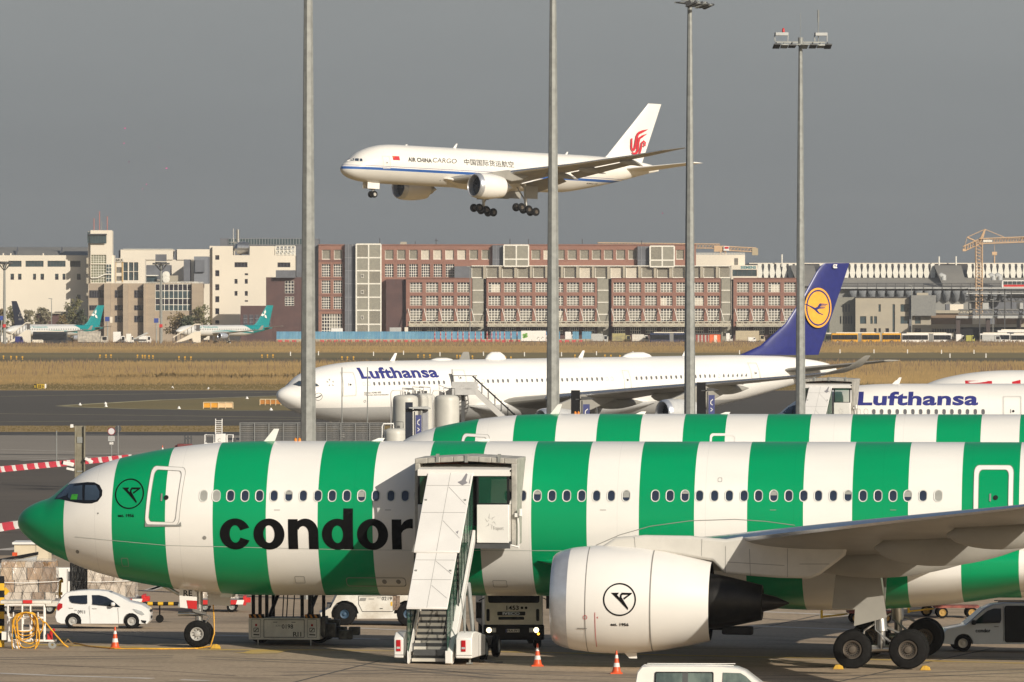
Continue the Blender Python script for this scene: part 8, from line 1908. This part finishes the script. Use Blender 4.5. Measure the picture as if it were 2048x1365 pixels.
for k in range(5):
    a = R(90 + 72 * k); c = (34.2, 8.1); decal('star_emblem', shape2d([[(c[0] + .35 * math.cos(a), c[1] + .5 * math.sin(a)), (c[0] + 1.0 * math.cos(a + .3), c[1] + 1.3 * math.sin(a + .3)), (c[0] + 1.0 * math.cos(a - .3), c[1] + 1.3 * math.sin(a - .3))]]), lambda x, z: (x, .34, z), SEAM, p.fin)
# far boarding stairs
def far_stair(px0, px1, ptop, Y, label):
    b = Bld('boarding_stair', label, 'stair truck', px0, Y, 'white boarding stairs on the far apron'); x1 = b.x(px1); zt = b.z(ptop); L_ = x1
    mb = MB(); mb.prism([(0, .4), (L_ * .8, zt - 2.3), (L_, zt - 2.3), (L_, .6), (L_ * .75, .6), (L_ * .7, zt - 4.2), (.5, .3)], 'Y', 0, 1.8); obj('body', mb, CREAM, b.t)
    mb = MB(); mb.prism([(0, 2.3), (L_ * .8, zt), (L_, zt), (L_, zt - .3), (L_ * .8, zt - .3), (0, 2.0)], 'Y', -.1, 1.9); obj('roof', mb, CREAM, b.t)
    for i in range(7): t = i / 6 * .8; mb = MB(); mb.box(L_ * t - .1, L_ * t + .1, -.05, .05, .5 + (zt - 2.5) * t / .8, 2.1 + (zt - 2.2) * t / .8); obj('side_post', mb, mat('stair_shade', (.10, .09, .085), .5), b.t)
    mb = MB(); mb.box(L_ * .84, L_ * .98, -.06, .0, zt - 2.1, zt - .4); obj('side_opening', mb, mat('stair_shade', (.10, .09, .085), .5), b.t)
    mb = MB(); mb.box(L_ * .1, L_ * .95, .1, 1.7, .35, .9); obj('chassis', mb, DGREY, b.t)
    for x in (.2, .8): put('wheel', STW, b.t, (L_ * x, 0, .4)); put('wheel', STW, b.t, (L_ * x, 1.8, .4))
far_stair(346, 401, 648, 2335, 'white covered boarding stair at the nose of the right regional jet'); far_stair(15, 61, 645, 2335, 'white covered boarding stair at the far left')
# buses and trucks
def bus(px0, px1, ptop, Y, label, paint, joint=None, group='buses on the far apron', name='bus', dark=None):
    b = Bld(name, label, 'bus', px0, Y, group); W_ = b.x(px1); zt = b.z(ptop); segs = [(0, joint[0]), (joint[1], 1)] if joint else [(0, 1)]
    for a, c in segs:
        x0, x1 = W_ * a, W_ * c; mb = MB(); mb.box(x0, x1, 0, 2.5, .35, zt); obj('body', mb, paint, b.t, bevel=.12)
        mb = MB(); n = max(2, int((x1 - x0) / 1.7)); 
        for i in range(n): w = (x1 - x0 - .3) / n; mb = MB(); mb.box(x0 + .15 + w * i + .012, x0 + .15 + w * (i + 1) - .012, -.03, .0, zt * .38, zt * .84); obj('side_window', mb, GLASS, b.t)
        for x in ((x0 + 1.9, x1 - 1.9) if x1 - x0 > 6 else ((x0 + x1) / 2,)): put('wheel', WM_S, b.t, (x, .1, .5)); put('wheel', WM_S, b.t, (x, 2.4, .5))
    if joint: mb = MB(); mb.box(W_ * joint[0], W_ * joint[1], .1, 2.4, .5, zt - .1); obj('bellows', mb, MGREY, b.t)
    mb = MB(); mb.box(W_ * .1, W_ * .9, .4, 2.1, zt, zt + .3); obj('roof_unit', mb, CREAM, b.t)
    mb = MB(); mb.box(-.04, 0, .2, 2.3, zt * .4, zt * .85); obj('windscreen', mb, GLASS, b.t)
    return b
BY = mat('bus_yellow', (.72, .36, .015), .4)
bus(1663, 1760, 667, 2405, 'yellow articulated bus right of the blue tail fin', BY, (.545, .62)); bus(1764, 1802, 667, 2412, 'yellow and dark bus between the yellow and white articulated buses', BY)
bus(1651, 1664, 668, 2425, 'dark rear end of a bus just right of the blue tail fin', mat('bus_dark', (.10, .11, .06), .4))
bus(1803.5, 1903, 667.5, 2400, 'white articulated bus in the middle of the right bus row', WHITE, (.54, .63)); bus(1960, 2020, 667.5, 2420, 'white bus behind vans near the right edge', WHITE); bus(2021, 2090, 668, 2400, 'white bus cut by the right edge', WHITE)
bus(1995, 2075, 661, 2450, 'white bus roof behind the other buses at the right edge', WHITE)
BD = mat('bus_navy', (.02, .035, .09), .4); bus(1300, 1376, 666.5, 2395, 'dark blue articulated bus left of the third mast', BD, (.52, .62)); bus(66, 134, 664, 2325, 'dark bus with white edging before the star lettered airliner', mat('bus_black', (.02, .024, .03), .4))
def truck(px0, px1, ptop, Y, label, bm, cabw=.28, right=True, cabm=None, group='service vehicles on the far apron', cat='truck', name='service_truck'):
    b = Bld(name, label, cat, px0, Y, group); W_ = b.x(px1); zt = b.z(ptop); c = W_ * cabw; x0, x1 = (0, W_ - c) if right else (c, W_)
    mb = MB(); mb.box(x0, x1, 0, 2.4, .7, zt); obj('cargo_box', mb, bm, b.t, bevel=.08); a, d = (W_ - c + .08, W_) if right else (0, c - .08)
    pts = [(a, .5), (d, .5), (d, 1.4), (d - (.4 if right else 0), min(zt, 2.5)), (a + (0 if right else .4), min(zt, 2.5))] if right else [(a, .5), (d, .5), (d, min(zt, 2.5)), (a + .4, min(zt, 2.5)), (a, 1.4)]
    mb = MB(); mb.prism(pts, 'Y', .1, 2.3); k = obj('cab', mb, cabm or bm, b.t, bevel=.08); mb = MB(); mb.box(a + (d - a) * .25, a + (d - a) * .8, .06, .1, 1.35, min(zt, 2.5) - .25); obj('cab_window', mb, GLASS, k)
    mb = MB(); mb.box(0.1, W_ - .1, .3, 2.1, .45, .72); obj('chassis', mb, DGREY, b.t)
    for x in (W_ * .2, W_ * .82): put('wheel', STW, b.t, (x, .1, .4)); put('wheel', STW, b.t, (x, 2.3, .4))
truck(1042, 1098, 662, 2400, 'white box trailer with green leaf print behind the second mast', WHITE, .12, True)
b_ = bpy.data.objects['service_truck']; 
for dx, dz, s_ in ((.9, 2.6, .5), (1.5, 2.2, .55), (.9, 1.9, .45), (1.6, 2.9, .4)): decal('leaf_print', disc2d(dx, dz, s_, s_ * .8, 9), lambda x, z: (x, -.02, z), mat('leaf_green', (.16, .36, .06), .6), b_)
for i in range(3): decal('print_mark', stroke2d([(4.8 + 1.3 * i, 1.4), (5.2 + 1.3 * i, 2.0), (5.5 + 1.3 * i, 1.7)], .18), lambda x, z: (x, -.02, z), SEAM, b_)
truck(779, 808, 655.5, 2440, 'grey lorry roof above the blue fence left of the front brick block', GREY, .2); truck(809, 823, 655, 2442, 'cream lorry cab above the blue fence with a green patch', CREAM, .5); truck(662, 691, 657, 2445, 'white lorry roof above the blue fence under the clad tower', WHITE, .2)
truck(155, 216, 663, 2345, 'pale cluster of loading equipment under the tail of the left regional jet', mat('loader_pale', (.55, .50, .42), .6, rgb2=(.25, .23, .2), scale=1.2), .25); truck(226, 251, 664, 2350, 'pale grey van right of the left regional jet', WHITE, .4, True); truck(252, 268, 668, 2345, 'small white van beside the grey conveyor truck', WHITE, .4)
truck(1471, 1530, 662, 2420, 'beige lorry with equipment left of the blue tail fin', mat('lorry_beige', (.45, .38, .26), .6), .2); truck(1452, 1465, 667, 2395, 'white service van right of the orange cabin', WHITE, .45); truck(1182, 1216, 668, 2400, 'pale utility vehicle at the end of the blue fence', GREY, .3); truck(1224, 1262, 667, 2405, 'yellowish utility vehicle before the third brick block', mat('util_yellow', (.42, .36, .14), .6, rgb2=(.2, .18, .12), scale=1), .3); truck(1264, 1298, 669, 2400, 'pale equipment carrier left of the dark blue bus', DWHITE, .3)
truck(1912, 1930, 669, 2395, 'white and red van right of the white articulated bus', WHITE, .4); truck(1932, 1950, 671, 2392, 'yellow marked apron van near the right buses', mat('van_lime', (.4, .38, .08), .5), .4); truck(1964, 2002, 670, 2385, 'silver van row before the right white bus', GREY, .35)
truck(30, 46, 673, 2320, 'blue service truck left of the dark bus', NAVY, .4); truck(64, 86, 680, 2318, 'low cream car before the dark bus', CREAM, .4, cat='car', name='far_car'); truck(1496, 1512, 675, 2390, 'white van beside the beige lorry', WHITE, .4); truck(2, 14, 672, 2330, 'white van at the far left edge', WHITE, .4)
truck(1130, 1150, 664, 2446, 'white van roof above the blue fence right of the second mast', WHITE, .4); truck(277, 302, 672, 2350, 'white van left of the far light mast', WHITE, .35)
b = Bld('conveyor_truck', 'grey sloping conveyor truck between the two regional jets', 'truck', 268, 2345); mb = MB(); mb.prism([(b.x(264), b.z(679)), (b.x(268), b.z(680)), (b.x(297), b.z(667)), (b.x(293), b.z(665))], 'Y', 0, 1.5); obj('conveyor', mb, GREY, b.t); b.box('chassis', 268, 292, 679, 683, 0, 1.5, DGREY)
for x in (271, 288): put('wheel', STW, b.t, (b.x(x), 0, .4))
b = Bld('striped_cabin', 'orange and white striped cabin beside the third mast', 'cabin', 1414, 2390)
b.box('wall', 1391, 1441, 669, GR, .0, 3, mat('cabin_white', (.42, .39, .35), .6)); b.box('orange_end', 1419, 1441, 668, GR, -.2, 3.2, mat('cabin_orange', (.72, .14, .04), .5)); b.box('door', 1428, 1434, 671, GR, -.3, -.2, CREAM)
for i in range(4): b.box('red_stripe', 1392 + 7 * i, 1395.5 + 7 * i, 669.5, GR, -.08, 0, mat('stripe_darkred', (.32, .05, .04), .6))
b.box('roof', 1390, 1442, 667, 669, -.4, 3.4, DGREY)
# blue site fence, barriers and red poles
b = Bld('site_fence', 'long blue panelled site fence before the brick complex', 'fence', 860, 2430)
BP = [mat('fence_blue_a', (.10, .27, .42), .6, rgb2=(.16, .34, .47), scale=.6), mat('fence_blue_b', (.07, .22, .36), .6, rgb2=(.13, .30, .44), scale=.7), mat('fence_blue_c', (.15, .33, .45), .6, rgb2=(.09, .25, .38), scale=.5)]
p = 553; g = random.Random(12); fm_ = {}
while p < 1182:
    if not (967 < p < 977 or 1118 < p < 1140 or 1152 < p < 1158):
        k = g.randrange(3)
        if k not in fm_: mb = MB(); mb.box(0, b.x(559.6) - b.x(553.5), 0, .12, 0.5, b.z(663.5)); fm_[k] = mesh_of(mb, BP[k])
        put('panel', fm_[k], b.t, (b.x(p), g.uniform(-.05, .05), 0))
    p += 6.3
b.box('base_plinth', 553, 1182, 678.5, GR, -.2, .5, CONC)
for i in range(44):
    p = 560 + 14 * i
    if not 595 < p < 634 and not 1094 < p < 1120:
        o = bpy.data.objects.new('barrier_block', BR); COL.objects.link(o); o.location = (PX(p, 2422), 2422, 0); o.scale = (1.3, 1, 2.2); tag(o, 'small red barrier block along the blue site fence', 'barrier', 'red barrier blocks along the blue fence')
mb = MB()
for k in range(6): mb.m = k % 2 if k > 1 else 0; mb.tube([(0, 0, 3.6 * k / 6), (0, 0, 3.6 * (k + 1) / 6)], .17, 6)
RP = mesh_of(mb, [mat('pole_red', (.50, .05, .06), .6), mat('pole_pale', (.55, .35, .32), .6)])
for p in (869.5, 881, 891.5, 903.5, 915.5, 926, 938, 950.5, 962, 974, 983.5, 992, 1000, 1009, 1022, 1034, 1046, 1057, 1069, 1081, 1091):
    o = bpy.data.objects.new('red_pole', RP); COL.objects.link(o); o.location = (PX(p, 2405), 2405, 0); tag(o, 'red warning pole in the row before the blue site fence', 'pole', 'red warning poles')
# far light masts and signs
def far_mast(px, top, label, lamp):
    b = Bld('far_light_mast', label, 'light mast', px, 2300, 'light masts on the far apron'); zt = b.z(top)
    mb = MB(); mb.tube([(0, 0, 0), (0, 0, zt * .5), (0, 0, zt)], [.5, .42, .3], 8); obj('pole', mb, GALV, b.t); mb = MB(); mb.lathe([(zt, 1.0), (zt + .3, 1.7), (zt + .8, 1.7)], 'Z', n=12)
    for k in range(10): a = 2 * math.pi * k / 10; mb.tube([(0, 0, zt - 2), (1.9 * math.cos(a), 1.9 * math.sin(a), zt + .2)], .08, 4); mb.cbox((2.1 * math.cos(a), 2.1 * math.sin(a), zt + .3), (.7, .7, .5))
    obj('lamp_ring', mb, DGREY, b.t); mb = MB(); mb.cbox((0, -.5, b.z(652)), (.9, .3, .9)); obj('warning_sign', mb, RED, b.t)
    if lamp: mb = MB(); mb.box(-1.6, 1.6, -.4, .4, zt + 1, zt + 3); obj('mast_box', mb, PANELD, b.t)
far_mast(9, 529, 'far light mast at the left edge', False); far_mast(322, 530, 'far light mast before the tiled building', True)
for px, py, Yq, lab in ((215, 634, 2380, 'blue and white apron sign left of the tiled piers'), (313, 637, 2360, 'blue and white apron sign by the far mast'), (3, 632, 2380, 'blue and white apron sign at the left edge')):
    b = Bld('apron_sign', lab, 'sign', px, Yq, 'blue stand signs on the far apron'); b.box('panel', px - 5, px + 4, py, py + 9, -.2, .2, mat('sign_blue', (.03, .06, .28), .5)); b.box('white_plate', px + 5, px + 10, py, py + 12, -.2, .2, CREAM)
    mb = MB(); mb.tube([(0, 0, 0), (0, 0, b.z(py + 5))], .2, 5); obj('post', mb, GALV, b.t)
for px, t_, lab in ((103, 598, 'thin grey street lamp before the office block'), (940, 534, 'thin grey lamp pole before the clad strip'), (1823, 572, 'thin grey lamp pole before the concrete office'), (1986, 600, 'thin grey lamp pole before the steel pier')):
    b = Bld('street_lamp', lab, 'street lamp', px, 2440, 'thin lamp poles on the far apron'); mb = MB(); mb.tube([(0, 0, 0), (0, 0, b.z(t_))], [.16, .1], 6); mb.tube([(-.9, 0, b.z(t_) + .1), (.2, 0, b.z(t_))], .12, 5); obj('pole', mb, GALV, b.t)
# trees
LEAF = [mat('leaf_olive', (.17, .155, .06), .8, rgb2=(.10, .10, .04), scale=.4), mat('leaf_rust', (.24, .17, .07), .8, rgb2=(.14, .11, .05), scale=.4), mat('leaf_pale', (.27, .24, .15), .8, rgb2=(.18, .16, .10), scale=.4), mat('leaf_dark', (.085, .10, .05), .8, rgb2=(.055, .065, .035), scale=.4)]
BARK = mat('bark', (.08, .06, .045), .9)
def tree(px, w, top, Y, k, label, seed, dens=900):
    g = random.Random(seed); b = Bld('tree', label, 'tree', px, Y, 'trees between the far buildings'); h = b.z(top); rad = w / 2 * Y / F; mb = MB()
    mb.tube([(0, 0, 0), (g.uniform(-.3, .3), 0, h * .35), (g.uniform(-.4, .4), 0, h * .8)], [.35, .25, .08], 7); tips = []
    for i in range(9):
        a = g.uniform(0, 6.28); z0 = h * g.uniform(.25, .6); e = (rad * .7 * math.cos(a), rad * .7 * math.sin(a), min(h * .9, z0 + h * g.uniform(.12, .3))); mb.tube([(0, 0, z0), (e[0] * .5, e[1] * .5, z0 + (e[2] - z0) * .6), e], [.14, .09, .03], 5); tips.append(e)
    obj('trunk', mb, BARK, b.t); mb = MB(); cl = [(g.gauss(0, .42) * rad, g.gauss(0, .42) * rad, h * g.uniform(.32, .90), g.uniform(.24, .46) * rad) for _ in range(24)] + [(e[0], e[1], e[2], rad * .34) for e in tips]
    cl = [(x * (1.15 - .75 * max(0, z / h - .5) * 2 * .7), y, z, r) for x, y, z, r in cl]
    for _ in range(dens):
        x, y, z, r = g.choice(cl); d = Vector((g.gauss(0, 1), g.gauss(0, 1), g.gauss(0, 1))).normalized() * r * g.random() ** .4; c = Vector((x, y, z)) + d
        if c.z > h or c.z < h * .12: continue
        u = Vector((g.gauss(0, 1), g.gauss(0, 1), g.gauss(0, 1))).normalized(); v = u.cross(Vector((g.gauss(0, 1), g.gauss(0, 1), g.gauss(0, 1)))).normalized(); s_ = g.uniform(.22, .5)
        mb.quad(c - u * s_, c + v * s_ * .6, c + u * s_, c - v * s_ * .6)
    obj('crown', mb, LEAF[k], b.t); return b
for i, a in enumerate(((27, 34, 607, 2440, 0, 'olive tree beside the black tail fin'), (56, 26, 616, 2440, 2, 'pale thin tree right of the black tail fin'), (87, 36, 611, 2445, 2, 'pale half bare tree before the office block'), (146, 50, 594, 2450, 0, 'large olive tree in front of the tower'), (163, 26, 616, 2446, 3, 'dark bush at the foot of the tower'), (124, 26, 628, 2440, 1, 'low greenish bush left of the large tree'), (352, 42, 622, 2440, 1, 'rust coloured tree right of the far light mast'), (398, 50, 602, 2440, 0, 'large rust and olive tree before the white block'), (375, 34, 626, 2436, 3, 'dark bush between the two autumn trees'), (2, 22, 612, 2440, 1, 'rust tree cut by the left edge'))): tree(*a, seed=20 + i)
b = Bld('brick_shed', 'low dark red shed behind the trees at the left', 'building', 95, 2470); b.box('wall', 70, 118, 628, GR, 0, 5, BRICKD); b.box('roof', 68, 120, 626, 628, -1, 6, CONC)
# ---- drifting pink paper bits high up
g = random.Random(3); mb = MB()
for px, py in ((250, 257), (330, 320), (333, 337), (293, 369), (285, 378), (248, 287), (44, 296), (318, 295), (1310, 440), (1325, 427), (258, 324), (1311, 448)):
    Y = 150.; c = P(px, py, Y); u = Vector((g.uniform(-1, 1), g.uniform(-1, 1), g.uniform(-1, 1))).normalized() * .020; v = Vector((g.uniform(-1, 1), g.uniform(-1, 1), g.uniform(-1, 1))).normalized() * .014; mb.quad(c - u, c - v, c + u, c + v)
o = obj('confetti', mb, mat('pink_paper', (.75, .10, .35), .6)); o['kind'] = 'stuff'; tag(o, 'tiny pink paper bits drifting in the grey sky', 'confetti', kind='stuff')
# ---------------------------------------------------------------- thin haze over the airfield
hm = bpy.data.materials.new('haze'); hm.use_nodes = True; n = hm.node_tree; n.nodes.remove(n.nodes['Principled BSDF'])
pv = n.nodes.new('ShaderNodeVolumePrincipled'); pv.inputs['Color'].default_value = (.80, .82, .86, 1); pv.inputs['Density'].default_value = 5e-5; n.links.new(pv.outputs[0], n.nodes['Material Output'].inputs['Volume'])
mb = MB(); mb.box(-3100, 3100, -400, 6100, -2, 90); o = obj('haze', mb, hm, kind='stuff')
tag(o, 'thin grey haze over the whole airfield', 'haze', kind='stuff')
